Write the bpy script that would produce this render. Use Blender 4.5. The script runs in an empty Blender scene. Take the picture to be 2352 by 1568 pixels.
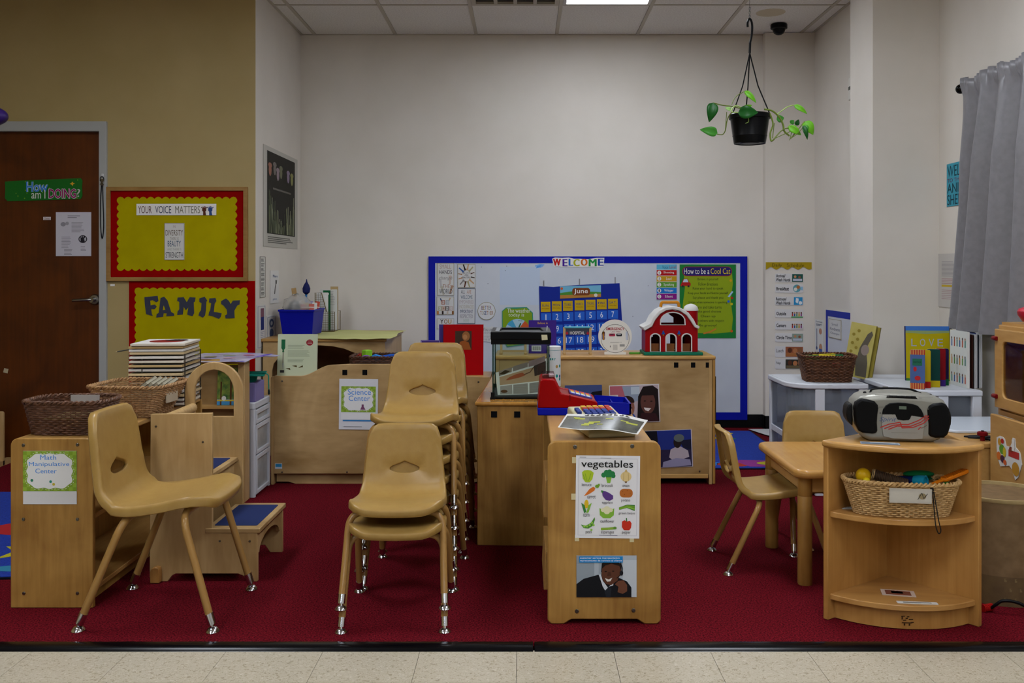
import bpy, bmesh, math, random
from mathutils import Vector, Matrix, geometry
random.seed(7)
SC = bpy.context.scene
COL = SC.collection
PI = math.pi
# ---------------------------------------------------------------- camera (level, shifted; pixel frame 2352 x 1568)
F, CX, CY, H = 2300.0, 1205.0, 617.0, 1.2
cam = bpy.data.cameras.new('camera'); camo = bpy.data.objects.new('camera', cam); COL.objects.link(camo)
camo.location = (0, 0, H); camo.rotation_euler = (PI/2, 0, 0)
cam.sensor_width = 36; cam.lens = 36*F/2352
cam.shift_x = -(CX-1176)/2352; cam.shift_y = -(784-CY)/2352
cam.clip_start = 0.05; SC.camera = camo
# ---------------------------------------------------------------- world, exposure
w = bpy.data.worlds.new('world'); SC.world = w; w.use_nodes = True
w.node_tree.nodes['Background'].inputs[0].default_value = (0.8, 0.85, 0.9, 1)
w.node_tree.nodes['Background'].inputs[1].default_value = 0.05
SC.view_settings.view_transform = 'Standard'; SC.view_settings.look = 'None'
SC.view_settings.gamma = 1; SC.view_settings.use_curve_mapping = False
SC.view_settings.exposure = 0.40
LAMP = 15.0          # troffer diffuser strength
# ---------------------------------------------------------------- pixel helpers (a pixel is a direction; depth comes from floor / wall / support)
def X(px, d): return (px-CX)*d/F
def Z(py, d): return H-(py-CY)*d/F
def D(py, z=0.0): return (H-z)*F/(py-CY)
# ---------------------------------------------------------------- materials
def lin(c):
    if isinstance(c, str):
        c = [int(c[i:i+2], 16) for i in (1, 3, 5)]
    return tuple(((v/255)/12.92 if v/255 <= .04045 else ((v/255+.055)/1.055)**2.4) for v in c)+(1.0,)
MATS = {}
def new_mat(name):
    m = bpy.data.materials.new(name); m.use_nodes = True
    return m, m.node_tree, m.node_tree.nodes['Principled BSDF']
def N(nt, t, **kw):
    n = nt.nodes.new(t)
    for k, v in kw.items(): setattr(n, k, v)
    return n
def flat(c, rough=.55, metal=0, alpha=1, coat=0, spec=.13):
    key = ('f', c, rough, metal, alpha, coat)
    if key not in MATS:
        m, nt, b = new_mat('paint_'+str(c).strip('#'))
        b.inputs['Base Color'].default_value = lin(c); b.inputs['Roughness'].default_value = rough
        b.inputs['Metallic'].default_value = metal; b.inputs['Specular IOR Level'].default_value = spec
        b.inputs['Coat Weight'].default_value = coat
        if alpha < 1: b.inputs['Alpha'].default_value = alpha
        MATS[key] = m
    return MATS[key]
def noisy(name, c1, c2, scale=(1, 1, 1), nscale=5, rough=.5, bump=0, bscale=None, detail=4, lo=.35, hi=.65, spec=.4, coord='Object', distort=0):
    if name in MATS: return MATS[name]
    m, nt, b = new_mat(name); L = nt.links.new
    tc = N(nt, 'ShaderNodeTexCoord'); mp = N(nt, 'ShaderNodeMapping'); mp.inputs['Scale'].default_value = scale
    L(tc.outputs[coord], mp.inputs[0])
    no = N(nt, 'ShaderNodeTexNoise'); no.inputs['Scale'].default_value = nscale; no.inputs['Detail'].default_value = detail
    no.inputs['Distortion'].default_value = distort
    L(mp.outputs[0], no.inputs['Vector'])
    cr = N(nt, 'ShaderNodeValToRGB'); cr.color_ramp.elements[0].position = lo; cr.color_ramp.elements[1].position = hi
    cr.color_ramp.elements[0].color = lin(c1); cr.color_ramp.elements[1].color = lin(c2)
    L(no.outputs['Fac'], cr.inputs[0]); L(cr.outputs[0], b.inputs['Base Color'])
    b.inputs['Roughness'].default_value = rough; b.inputs['Specular IOR Level'].default_value = spec
    if bump:
        n2 = N(nt, 'ShaderNodeTexNoise'); n2.inputs['Scale'].default_value = bscale or nscale; n2.inputs['Detail'].default_value = 3
        L(mp.outputs[0], n2.inputs['Vector'])
        bp = N(nt, 'ShaderNodeBump'); bp.inputs['Strength'].default_value = bump; bp.inputs['Distance'].default_value = .004
        L(n2.outputs['Fac'], bp.inputs['Height']); L(bp.outputs[0], b.inputs['Normal'])
    MATS[name] = m; return m
def wood(name, c1, c2, axis='z', rough=.38, ns=6, stretch=.06, knots=0.25):
    """fine grain along one axis plus large soft figure"""
    if name in MATS: return MATS[name]
    m, nt, b = new_mat(name); L = nt.links.new
    tc = N(nt, 'ShaderNodeTexCoord'); mp = N(nt, 'ShaderNodeMapping')
    sc = [1, 1, 1]; sc['xyz'.index(axis)] = stretch; mp.inputs['Scale'].default_value = sc
    oi = N(nt, 'ShaderNodeObjectInfo'); va = N(nt, 'ShaderNodeVectorMath', operation='ADD'); mu = N(nt, 'ShaderNodeMath', operation='MULTIPLY'); mu.inputs[1].default_value = 13.0
    L(oi.outputs['Random'], mu.inputs[0]); L(tc.outputs['Object'], va.inputs[0]); L(mu.outputs[0], va.inputs[1]); L(va.outputs[0], mp.inputs[0])
    n1 = N(nt, 'ShaderNodeTexNoise'); n1.inputs['Scale'].default_value = ns*9; n1.inputs['Detail'].default_value = 5; n1.inputs['Distortion'].default_value = .4
    n2 = N(nt, 'ShaderNodeTexNoise'); n2.inputs['Scale'].default_value = ns*.7; n2.inputs['Detail'].default_value = 3; n2.inputs['Distortion'].default_value = 1.2
    L(mp.outputs[0], n1.inputs['Vector']); L(va.outputs[0], n2.inputs['Vector'])
    mx = N(nt, 'ShaderNodeMix'); mx.inputs[0].default_value = 1-knots-.3
    L(n2.outputs['Fac'], mx.inputs[2]); L(n1.outputs['Fac'], mx.inputs[3])
    cr = N(nt, 'ShaderNodeValToRGB'); cr.color_ramp.elements[0].position = .33; cr.color_ramp.elements[1].position = .67
    cr.color_ramp.elements[0].color = lin(c1); cr.color_ramp.elements[1].color = lin(c2)
    L(mx.outputs[0], cr.inputs[0]); L(cr.outputs[0], b.inputs['Base Color'])
    b.inputs['Roughness'].default_value = rough; b.inputs['Specular IOR Level'].default_value = .28
    MATS[name] = m; return m
def pane(name, tint='#f2fbf7', refl=.05, rough=.02):
    """clear sheet: transparent plus a small mirror share"""
    if name in MATS: return MATS[name]
    m, nt, b = new_mat(name); L = nt.links.new
    tr = N(nt, 'ShaderNodeBsdfTransparent'); tr.inputs[0].default_value = lin(tint)
    gl = N(nt, 'ShaderNodeBsdfGlossy'); gl.inputs['Roughness'].default_value = rough
    mx = N(nt, 'ShaderNodeMixShader'); mx.inputs[0].default_value = refl
    L(tr.outputs[0], mx.inputs[1]); L(gl.outputs[0], mx.inputs[2]); L(mx.outputs[0], nt.nodes['Material Output'].inputs[0])
    MATS[name] = m; return m
def glassy(name, tint='#f2fbf7', rough=.02, ior=1.02, mixw=.92, spec_rough=.05):
    """thin sheet: mostly transparent with a glossy share that grows at grazing angles"""
    if name in MATS: return MATS[name]
    m, nt, b = new_mat(name); L = nt.links.new
    tr = N(nt, 'ShaderNodeBsdfTransparent'); tr.inputs[0].default_value = lin(tint)
    b.inputs['Base Color'].default_value = lin(tint); b.inputs['Roughness'].default_value = spec_rough
    mx = N(nt, 'ShaderNodeMixShader'); mx.inputs[0].default_value = 1-mixw
    L(tr.outputs[0], mx.inputs[1]); L(b.outputs[0], mx.inputs[2]); L(mx.outputs[0], nt.nodes['Material Output'].inputs[0])
    MATS[name] = m; return m
def emit(name, c, s):
    m, nt, b = new_mat(name)
    b.inputs['Base Color'].default_value = (.8, .8, .8, 1); b.inputs['Emission Color'].default_value = lin(c); b.inputs['Emission Strength'].default_value = s
    return m
def mk(m): return flat(m) if isinstance(m, str) else m
# ---------------------------------------------------------------- mesh builder
def rrect(x0, y0, x1, y1, r, n=5, corners=(1, 1, 1, 1)):
    out = []
    for (cx, cy, a, on) in ((x1-r, y0+r, -90, corners[1]), (x1-r, y1-r, 0, corners[2]), (x0+r, y1-r, 90, corners[3]), (x0+r, y0+r, 180, corners[0])):
        if not on:
            out.append((x1 if cx > (x0+x1)/2 else x0, y1 if cy > (y0+y1)/2 else y0)); continue
        for i in range(n+1):
            t = math.radians(a+90*i/n); out.append((cx+r*math.cos(t), cy+r*math.sin(t)))
    return out
def ell(cx, cy, rx, ry, n=24, a0=0, a1=360):
    full = abs(a1-a0) >= 360
    k = n if full else n+1
    return [(cx+rx*math.cos(math.radians(a0+(a1-a0)*i/n)), cy+ry*math.sin(math.radians(a0+(a1-a0)*i/n))) for i in range(k)]
def inside(p, poly):
    c = False; n = len(poly); x, y = p
    for i in range(n):
        x1, y1 = poly[i]; x2, y2 = poly[(i+1) % n]
        if (y1 > y) != (y2 > y) and x < (x2-x1)*(y-y1)/(y2-y1)+x1: c = not c
    return c
def cdt(outer, holes=()):
    vs = []; es = []
    for lp in (outer,)+tuple(holes):
        b = len(vs); n = len(lp); vs += [Vector(p) for p in lp]; es += [(b+i, b+(i+1) % n) for i in range(n)]
    r = geometry.delaunay_2d_cdt(vs, es, [], 0, 1e-7)
    tv = [tuple(v) for v in r[0]]; fs = []
    for f in r[2]:
        c = (sum(tv[i][0] for i in f)/len(f), sum(tv[i][1] for i in f)/len(f))
        if inside(c, outer) and not any(inside(c, h) for h in holes): fs.append(tuple(f))
    return tv, fs
def fillet(pts, r, n=6):
    pts = [Vector(p) for p in pts]; out = [pts[0]]
    for i in range(1, len(pts)-1):
        a, b, c = pts[i-1], pts[i], pts[i+1]
        u = (a-b); v = (c-b); rr = min(r, u.length*.49, v.length*.49)
        p0 = b+u.normalized()*rr; p1 = b+v.normalized()*rr
        for k in range(n+1):
            t = k/n; out.append(p0*(1-t)**2+b*2*t*(1-t)+p1*t*t)
    out.append(pts[-1]); return out
def spline(pts, n=8):
    P = [Vector(p) for p in pts]; out = []
    for i in range(len(P)-1):
        a = P[max(i-1, 0)]; b = P[i]; c = P[i+1]; d = P[min(i+2, len(P)-1)]
        for k in range(n):
            t = k/n
            out.append(.5*((2*b)+(c-a)*t+(2*a-5*b+4*c-d)*t*t+(3*b-a-3*c+d)*t**3))
    out.append(P[-1]); return out
class MB:
    def __init__(s): s.v = []; s.f = []; s.m = []; s.mi = 0
    def add(s, vs, fs):
        b = len(s.v); s.v += [tuple(v) for v in vs]; s.f += [tuple(i+b for i in f) for f in fs]; s.m += [s.mi]*len(fs); return s
    def box(s, x0, y0, z0, x1, y1, z1):
        return s.add([(x0, y0, z0), (x1, y0, z0), (x1, y1, z0), (x0, y1, z0), (x0, y0, z1), (x1, y0, z1), (x1, y1, z1), (x0, y1, z1)],
                     [(0, 3, 2, 1), (4, 5, 6, 7), (0, 1, 5, 4), (1, 2, 6, 5), (2, 3, 7, 6), (3, 0, 4, 7)])
    def _m(s, axis):
        return {'y': lambda p, t: (p[0], t, p[1]), 'z': lambda p, t: (p[0], p[1], t), 'x': lambda p, t: (t, p[0], p[1])}[axis]
    def prism(s, poly, axis, a, b, holes=()):
        f = s._m(axis)
        if holes:
            tv, fs = cdt(poly, holes)
            s.add([f(p, a) for p in tv], fs); s.add([f(p, b) for p in tv], [tuple(reversed(q)) for q in fs])
            for lp in (poly,)+tuple(holes):
                n = len(lp); s.add([f(p, a) for p in lp]+[f(p, b) for p in lp], [(i, (i+1) % n, n+(i+1) % n, n+i) for i in range(n)])
            return s
        n = len(poly)
        return s.add([f(p, a) for p in poly]+[f(p, b) for p in poly],
                     [tuple(range(n)), tuple(range(2*n-1, n-1, -1))]+[(i, (i+1) % n, n+(i+1) % n, n+i) for i in range(n)])
    def sheet(s, poly, axis, a, holes=()):
        f = s._m(axis); tv, fs = cdt(poly, holes); return s.add([f(p, a) for p in tv], fs)
    def tube(s, path, r, n=8, closed=False, r2=None):
        P = [Vector(p) for p in path]; k = len(P); vs = []; up = None
        for i in range(k):
            t = (P[(i+1) % k]-P[i-1]) if closed else (P[min(i+1, k-1)]-P[max(i-1, 0)])
            t.normalize()
            if up is None: up = Vector((0, 0, 1)) if abs(t.z) < .9 else Vector((1, 0, 0))
            a = t.cross(up); a.normalize(); b = t.cross(a); up = a.cross(t)
            rr = r if r2 is None else r+(r2-r)*i/(k-1)
            if callable(r): rr = r(i/(k-1))
            for j in range(n):
                q = 2*PI*j/n; vs.append(P[i]+a*(rr*math.cos(q))+b*(rr*math.sin(q)))
        fs = []
        for i in range(k if closed else k-1):
            for j in range(n):
                a0 = i*n+j; a1 = i*n+(j+1) % n; b0 = ((i+1) % k)*n+j; b1 = ((i+1) % k)*n+(j+1) % n
                fs.append((a0, a1, b1, b0))
        if not closed: fs += [tuple(range(n-1, -1, -1)), tuple((k-1)*n+j for j in range(n))]
        return s.add(vs, fs)
    def lathe(s, prof, n=20, o=(0, 0, 0), axis='z', caps=True):
        vs = []
        for (r, z) in prof:
            for j in range(n):
                q = 2*PI*j/n
                p = (r*math.cos(q), r*math.sin(q), z)
                if axis == 'y': p = (p[0], p[2], p[1])
                if axis == 'x': p = (p[2], p[0], p[1])
                vs.append((p[0]+o[0], p[1]+o[1], p[2]+o[2]))
        k = len(prof); fs = [(i*n+j, i*n+(j+1) % n, (i+1)*n+(j+1) % n, (i+1)*n+j) for i in range(k-1) for j in range(n)]
        if caps: fs += [tuple(range(n-1, -1, -1)), tuple((k-1)*n+j for j in range(n))]
        return s.add(vs, fs)
    def cyl(s, r, z0, z1, n=16, o=(0, 0, 0), axis='z'): return s.lathe([(r, z0), (r, z1)], n, o, axis)
    def sph(s, c, rx, ry, rz, n=16, m=10):
        vs = []; fs = []
        for i in range(m+1):
            th = PI*i/m
            for j in range(n):
                q = 2*PI*j/n; vs.append((c[0]+rx*math.sin(th)*math.cos(q), c[1]+ry*math.sin(th)*math.sin(q), c[2]+rz*math.cos(th)))
        for i in range(m):
            for j in range(n): fs.append((i*n+j, i*n+(j+1) % n, (i+1)*n+(j+1) % n, (i+1)*n+j))
        return s.add(vs, fs)
    def xf(s, M, start=0):
        for i in range(start, len(s.v)): s.v[i] = tuple(M @ Vector(s.v[i]))
        return s
    def build(s, name, mats, parent=None, bev=0, smooth=False, loc=None, rz=0, seg=2, ang=38, fix=True):
        me = bpy.data.meshes.new(name); me.from_pydata(s.v, [], s.f)
        mats = mats if isinstance(mats, (list, tuple)) else [mats]
        for m in mats: me.materials.append(mk(m))
        if len(mats) > 1: me.polygons.foreach_set('material_index', s.m)
        if fix:
            bm = bmesh.new(); bm.from_mesh(me); bmesh.ops.remove_doubles(bm, verts=bm.verts, dist=1e-6)
            bmesh.ops.recalc_face_normals(bm, faces=bm.faces); bm.to_mesh(me); bm.free()
        if smooth or bev:
            me.polygons.foreach_set('use_smooth', [True]*len(me.polygons)); me.set_sharp_from_angle(angle=math.radians(ang))
        o = bpy.data.objects.new(name, me); COL.objects.link(o)
        if parent: o.parent = parent
        if loc: o.location = loc
        if rz: o.rotation_euler = (0, 0, rz)
        if bev:
            b = o.modifiers.new('edge', 'BEVEL'); b.width = bev; b.segments = seg; b.limit_method = 'ANGLE'; b.angle_limit = math.radians(40)
            b.harden_normals = False
        return o
def tag(o, label, cat, group=None):
    o['label'] = label; o['category'] = cat
    if group: o['group'] = group
    return o
def thing(name, label, cat, loc=(0, 0, 0), rz=0, group=None, rot=None):
    o = bpy.data.objects.new(name, None); COL.objects.link(o); o.empty_display_size = .05
    o.location = loc; o.rotation_euler = rot or (0, 0, rz); return tag(o, label, cat, group)
def struct(o): o['kind'] = 'structure'; return o
def stuff(o): o['kind'] = 'stuff'; return o
def dup(root, loc=None, rz=None, label=None, group=None):
    r = root.copy(); COL.objects.link(r)
    if loc is not None: r.location = loc
    if rz is not None: r.rotation_euler = (0, 0, rz)
    if label: r['label'] = label
    if group: r['group'] = group
    for ch in list(root.children):
        c = ch.copy(); COL.objects.link(c); c.parent = r
        for g in list(ch.children):
            q = g.copy(); COL.objects.link(q); q.parent = c
    return r
# ---------------------------------------------------------------- flat print on sheets (text resolved in one batch at the end)
PRINTS = []
class Print:
    """collects flat print; coordinates are (u, v) mapped by self.map to the local x/z plane, front towards -y"""
    def __init__(s, parent, mapf, y0, name='print'):
        s.parent = parent; s.map = mapf; s.y = y0; s.items = []; s.name = name; PRINTS.append(s)
    def poly(s, pts, c, L=1): s.items.append(('p', pts, c, L)); return s
    def rect(s, x0, y0, x1, y1, c, L=1): return s.poly([(x0, y0), (x1, y0), (x1, y1), (x0, y1)], c, L)
    def ell(s, cx, cy, rx, ry, c, L=1, n=18, a0=0, a1=360): return s.poly(ell(cx, cy, rx, ry, n, a0, a1), c, L)
    def line(s, pts, w, c, L=1):
        for (a, b) in zip(pts[:-1], pts[1:]):
            dx, dy = b[0]-a[0], b[1]-a[1]; l = math.hypot(dx, dy) or 1; nx, ny = -dy/l*w/2, dx/l*w/2
            s.poly([(a[0]+nx, a[1]+ny), (b[0]+nx, b[1]+ny), (b[0]-nx, b[1]-ny), (a[0]-nx, a[1]-ny)], c, L)
        return s
    def frame(s, x0, y0, x1, y1, w, c, L=1):
        s.rect(x0, y0, x1, y0+w, c, L); s.rect(x0, y1-w, x1, y1, c, L); s.rect(x0, y0+w, x0+w, y1-w, c, L); return s.rect(x1-w, y0+w, x1, y1-w, c, L)
    def text(s, t, x0, y0, x1, y1, c, L=2, bold=0.0, shear=0.0, rot=0):
        s.items.append(('t', t, (x0, y0, x1, y1), c, L, bold, shear, rot)); return s
    def lines(s, x0, y0, x1, n, step, c, h=1.0, seed=1, L=1, ragged=.35):
        rnd = random.Random(seed)
        for i in range(n): s.rect(x0, y0+i*step, x1-(x1-x0)*ragged*rnd.random(), y0+i*step+h, c, L)
        return s
def resolve_prints():
    keys = {}
    for p in PRINTS:
        for it in p.items:
            if it[0] == 't': keys[(it[1], it[5], it[6])] = None
    obs = {}
    for k in keys:
        cu = bpy.data.curves.new('t', 'FONT'); cu.body = k[0]; cu.offset = k[1]; cu.shear = k[2]; cu.resolution_u = 3; cu.fill_mode = 'FRONT'; cu.align_x = 'CENTER'
        o = bpy.data.objects.new('t', cu); COL.objects.link(o); obs[k] = o
    dg = bpy.context.evaluated_depsgraph_get()
    for k, o in obs.items():
        me = o.evaluated_get(dg).to_mesh(); vs = [tuple(v.co) for v in me.vertices]; fs = [tuple(p.vertices) for p in me.polygons]
        if vs:
            xs = [v[0] for v in vs]; ys = [v[1] for v in vs]; a, b, c, d = min(xs), max(xs), min(ys), max(ys)
            keys[k] = ([((v[0]-a)/max(b-a, 1e-6), (v[1]-c)/max(d-c, 1e-6)) for v in vs], fs)
        o.evaluated_get(dg).to_mesh_clear()
    for o in obs.values():
        cu = o.data; bpy.data.objects.remove(o); bpy.data.curves.remove(cu)
    for p in PRINTS:
        for kind, nm in (('p', p.name), ('t', 'lettering')):
            mb = MB(); mats = []
            for ix, it in enumerate(p.items):
                if it[0] != kind: continue
                if kind == 't' or p.name == 'marker_smudge': mb = MB(); mats = []
                c = it[2] if kind == 'p' else it[3]; L = it[3] if kind == 'p' else it[4]
                if c not in mats: mats.append(c)
                mb.mi = mats.index(c); y = p.y-.0005*L-ix*.000006
                if kind == 'p':
                    pts = [p.map(*q) for q in it[1]]
                    mb.add([(q[0], y, q[1]) for q in pts], [tuple(range(len(pts)))])
                    if p.name == 'marker_smudge': mb.build(nm, [flat(c, .6) for c in mats], p.parent, fix=False); mb = MB()
                else:
                    g = keys[(it[1], it[5], it[6])]
                    if not g: continue
                    x0, y0, x1, y1 = it[2]; r = math.radians(it[7]); cx, cy = (x0+x1)/2, (y0+y1)/2; pts = []
                    for (a, b) in g[0]:
                        u, v = x0+(x1-x0)*a-cx, y1+(y0-y1)*b-cy
                        pts.append(p.map(cx+u*math.cos(r)-v*math.sin(r), cy+u*math.sin(r)+v*math.cos(r)))
                    mb.add([(q[0], y, q[1]) for q in pts], g[1]); mb.build(nm, [flat(c, .6) for c in mats], p.parent, fix=False)
            if mb.f and kind == 'p': mb.build(nm, [flat(c, .6) for c in mats], p.parent, fix=False)
XL, XR, XW = -1.694, 2.17, 2.405        # alcove left wall, board wall right, window wall
def poster(name, label, cat, rect, d=None, base='#ece8e2', wall='cam', th=.003, roll=0, group=None, outline=None, holes=(), bend=0):
    """a flat sheet seen at the pixel rectangle on a plane facing the camera (depth d) or on the side walls; returns (root, Print in photo pixels)"""
    x0, y0, x1, y1 = rect; cx, cy = (x0+x1)/2, (y0+y1)/2
    if wall == 'cam':
        w, h = (x1-x0)*d/F, (y1-y0)*d/F; loc = (X(cx, d), d-.0012, Z(cy, d)); rz = 0
    else:
        xw = {'L': XL, 'R': XR, 'W': XW}[wall] if not isinstance(wall, float) else wall
        ya, yb = F*xw/(x0-CX), F*xw/(x1-CX); w = abs(ya-yb); yc = (ya+yb)/2; h = (y1-y0)*yc/F
        loc = (xw+(.0012 if xw < 0 else -.0012), yc, Z(cy, yc)); rz = PI/2 if xw < 0 else -PI/2
    r = thing(name, label, cat, loc, group=group, rot=(0, math.radians(roll), rz))
    mp = lambda px, py: ((px-cx)/(x1-x0)*w, -(py-cy)/(y1-y0)*h)
    out = [mp(*q) for q in (outline or [(x0, y0), (x1, y0), (x1, y1), (x0, y1)])]
    MB().prism(out, 'y', -th, 0, tuple([mp(*q) for q in hh] for hh in holes)).build('sheet', base, r)
    return r, Print(r, mp, -th)
# ================================================================ THE SETTING
YB, YD, ZC, YS = 7.57, 6.305, 2.966, 3.186      # back wall, door wall, ceiling, carpet edge
m_cream = noisy('wall_cream_paint', '#d6cfc4', '#dbd4ca', nscale=3, rough=.6, bump=.05, bscale=160)
m_olive = noisy('wall_olive_paint', '#a8935f', '#ae9966', nscale=3, rough=.6, bump=.05, bscale=160)
m_ctile = noisy('ceiling_tile_fibre', '#d9d5cd', '#e6e3dc', nscale=90, rough=.9, bump=.35, bscale=120, lo=.4, hi=.6)
m_grid = flat('#b9b2a2', .5)
m_carpet = noisy('red_carpet_pile', '#2f0309', '#7c1622', nscale=170, rough=1, bump=1, bscale=220, lo=.34, hi=.68, spec=.05)
m_black = flat('#0c0c0d', .45); m_rubber = flat('#050508', .22, spec=.2)
def vct():
    m, nt, b = new_mat('speckled_vinyl_tile'); L = nt.links.new
    tc = N(nt, 'ShaderNodeTexCoord'); oi = N(nt, 'ShaderNodeObjectInfo'); va = N(nt, 'ShaderNodeVectorMath', operation='ADD')
    mu = N(nt, 'ShaderNodeMath', operation='MULTIPLY'); mu.inputs[1].default_value = 40
    L(oi.outputs['Random'], mu.inputs[0]); L(tc.outputs['Object'], va.inputs[0]); L(mu.outputs[0], va.inputs[1])
    vo = N(nt, 'ShaderNodeTexNoise'); vo.inputs['Scale'].default_value = 105; vo.inputs['Detail'].default_value = 3; vo.inputs['Distortion'].default_value = 1.2
    L(va.outputs[0], vo.inputs['Vector'])
    cr = N(nt, 'ShaderNodeValToRGB'); e = cr.color_ramp.elements
    e[0].position = .33; e[0].color = lin('#8d8068'); e[1].position = .66; e[1].color = lin('#c4bbaa')
    for p, c in ((.40, '#a69a80'), (.47, '#bbb19d'), (.56, '#b0a58f')):
        q = e.new(p); q.color = lin(c)
    L(vo.outputs['Fac'], cr.inputs[0]); L(cr.outputs[0], b.inputs['Base Color']); b.inputs['Roughness'].default_value = .35
    return m
m_vct = vct()
# floor: slab, vinyl tiles, carpet, edge strip
fl = struct(MB().box(-4.2, -6, -.1, 2.5, YB+.1, -.0075).build('floor', '#3a3428'))
tm = None
for j in range(7):
    y1 = 3.160 if j == 0 else 2.9175-.3048*(j-1); y0 = 2.9175-.3048*j
    for i in range(-10, 9):
        x0 = -.025+.3048*i; x1 = min(x0+.3048, XW); x0 = max(x0, -3.2)
        if x1-x0 < .02: continue
        if j and tm and abs(x1-x0-.3048) < 1e-6:
            o = bpy.data.objects.new('floor_tile', tm); COL.objects.link(o); o.parent = fl
        else:
            o = MB().box(.0007, .0007, -.0075, x1-x0-.0007, y1-y0-.0007, -.004).build('floor_tile', m_vct, fl)
            if j: tm = o.data
        o.location = (x0, y0, 0)
struct(MB().box(-4.2, YS, -.007, XW, YB, 0).build('floor_carpet', m_carpet))
prof = [(3.150, -.004), (3.152, -.001), (3.165, .0055), (3.180, .0075), (3.205, .0075), (3.212, .0045), (3.212, -.004)]
es = bpy.data.objects.new('trim_1', None); COL.objects.link(es); struct(es)
gx = X(1226, 3.18)
for a, b in ((-4.2, gx-.0025), (gx+.0025, XW)):
    MB().prism(prof, 'x', a, b).build('edge_strip', m_rubber, es, smooth=True)
# walls
struct(MB().box(XL-.14, YB, 0, XR+.14, YB+.1, ZC+.1).build('wall_back', m_cream))
struct(MB().box(XL-.14, YD+.002, 0, XL, YB, ZC+.1).build('wall_alcove_left', m_cream))
wd = struct(bpy.data.objects.new('wall_door', None)); COL.objects.link(wd)
dx1 = X(230, YD); dx0 = dx1-.914; dz = Z(302, YD)
wb = MB(); wb.box(dx1+.005, YD, 0, XL-.001, YD+.08, ZC+.1); wb.box(-4.2, YD, 0, dx0-.005, YD+.08, ZC+.1); wb.box(dx0-.005, YD, dz+.005, dx1+.005, YD+.08, ZC+.1)
wb.build('wall_surface', m_olive, wd)
struct(MB().box(XR, 6.21, 0, XR+.14, YB, ZC+.1).build('wall_right', m_cream))
struct(MB().box(2.02, 5.81, 0, XW+.1, 6.21, ZC+.1).build('wall_pier', m_cream))
struct(MB().box(1.80, 7.49, 0, XR, YB, ZC).build('wall_column', m_cream))
struct(MB().box(XW, -6, 0, XW+.1, 5.81, ZC+.1).build('wall_window_side', m_cream))
struct(MB().box(-4.3, -6, 0, -4.2, YD+.08, ZC+.1).build('wall_far_left', m_olive))
struct(MB().box(-4.3, -6.1, 0, XW+.1, -6, ZC+.1).build('wall_rear', m_cream))
# black cove base
bb = MB(); bb.box(XL, YB-.008, 0, 1.80, YB, .1); struct(bb.build('baseboard_back', m_black, bev=.003))
bb = MB(); bb.box(1.792, 7.482, 0, XR, 7.49, .1); bb.box(1.792, 7.482, 0, 1.80, YB-.008, .1); struct(bb.build('baseboard_column', m_black))
struct(MB().box(XL, YD, 0, XL+.008, YB-.008, .1).build('baseboard_left', m_black))
struct(MB().box(dx1+.06, YD-.008, 0, XL, YD, .1).build('baseboard_door', m_black))
struct(MB().box(XR-.008, 6.21, 0, XR, 7.48, .1).build('baseboard_right', m_black))
struct(MB().box(2.02, 5.802, 0, XW-.008, 5.81, .1).build('baseboard_pier', m_black))
struct(MB().box(XW-.008, -6, 0, XW, 5.80, .1).build('baseboard_window', m_black))
# door and frame
m_frame = flat('#a9aaa6', .4)
dr = bpy.data.objects.new('door_1', None); COL.objects.link(dr); struct(dr)
m_door = wood('door_veneer', '#451f04', '#5f2d05', 'z', .42, 5, .05, .3)
MB().box(dx0, YD+.025, .01, dx1, YD+.07, dz).build('door_leaf', m_door, dr)
fo = [(dx0-.047, 0), (dx0-.047, dz+.062), (dx1+.047, dz+.062), (dx1+.047, 0), (dx1, 0), (dx1, dz), (dx0, dz), (dx0, 0)]
MB().prism(fo, 'y', YD-.022, YD+.075).build('door_frame', m_frame, dr, bev=.003)
m_steel = flat('#8d8a86', .28, 1); m_chrome = flat('#c9c9cc', .16, 1)
hz = Z(688, YD); hx = X(215, YD)
lv = MB(); lv.lathe([(.034, 0), (.034, -.008), (.028, -.016), (.014, -.018), (.013, -.05), (.016, -.056), (.016, -.066)], 20, (hx, YD+.025, hz), 'y')
lv.tube(spline([(hx, YD-.035, hz), (hx-.03, YD-.042, hz), (hx-.08, YD-.042, hz-.002), (hx-.115, YD-.038, hz-.004)], 5), .010, 10)
lv.build('door_lever', m_steel, dr, smooth=True)
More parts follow.
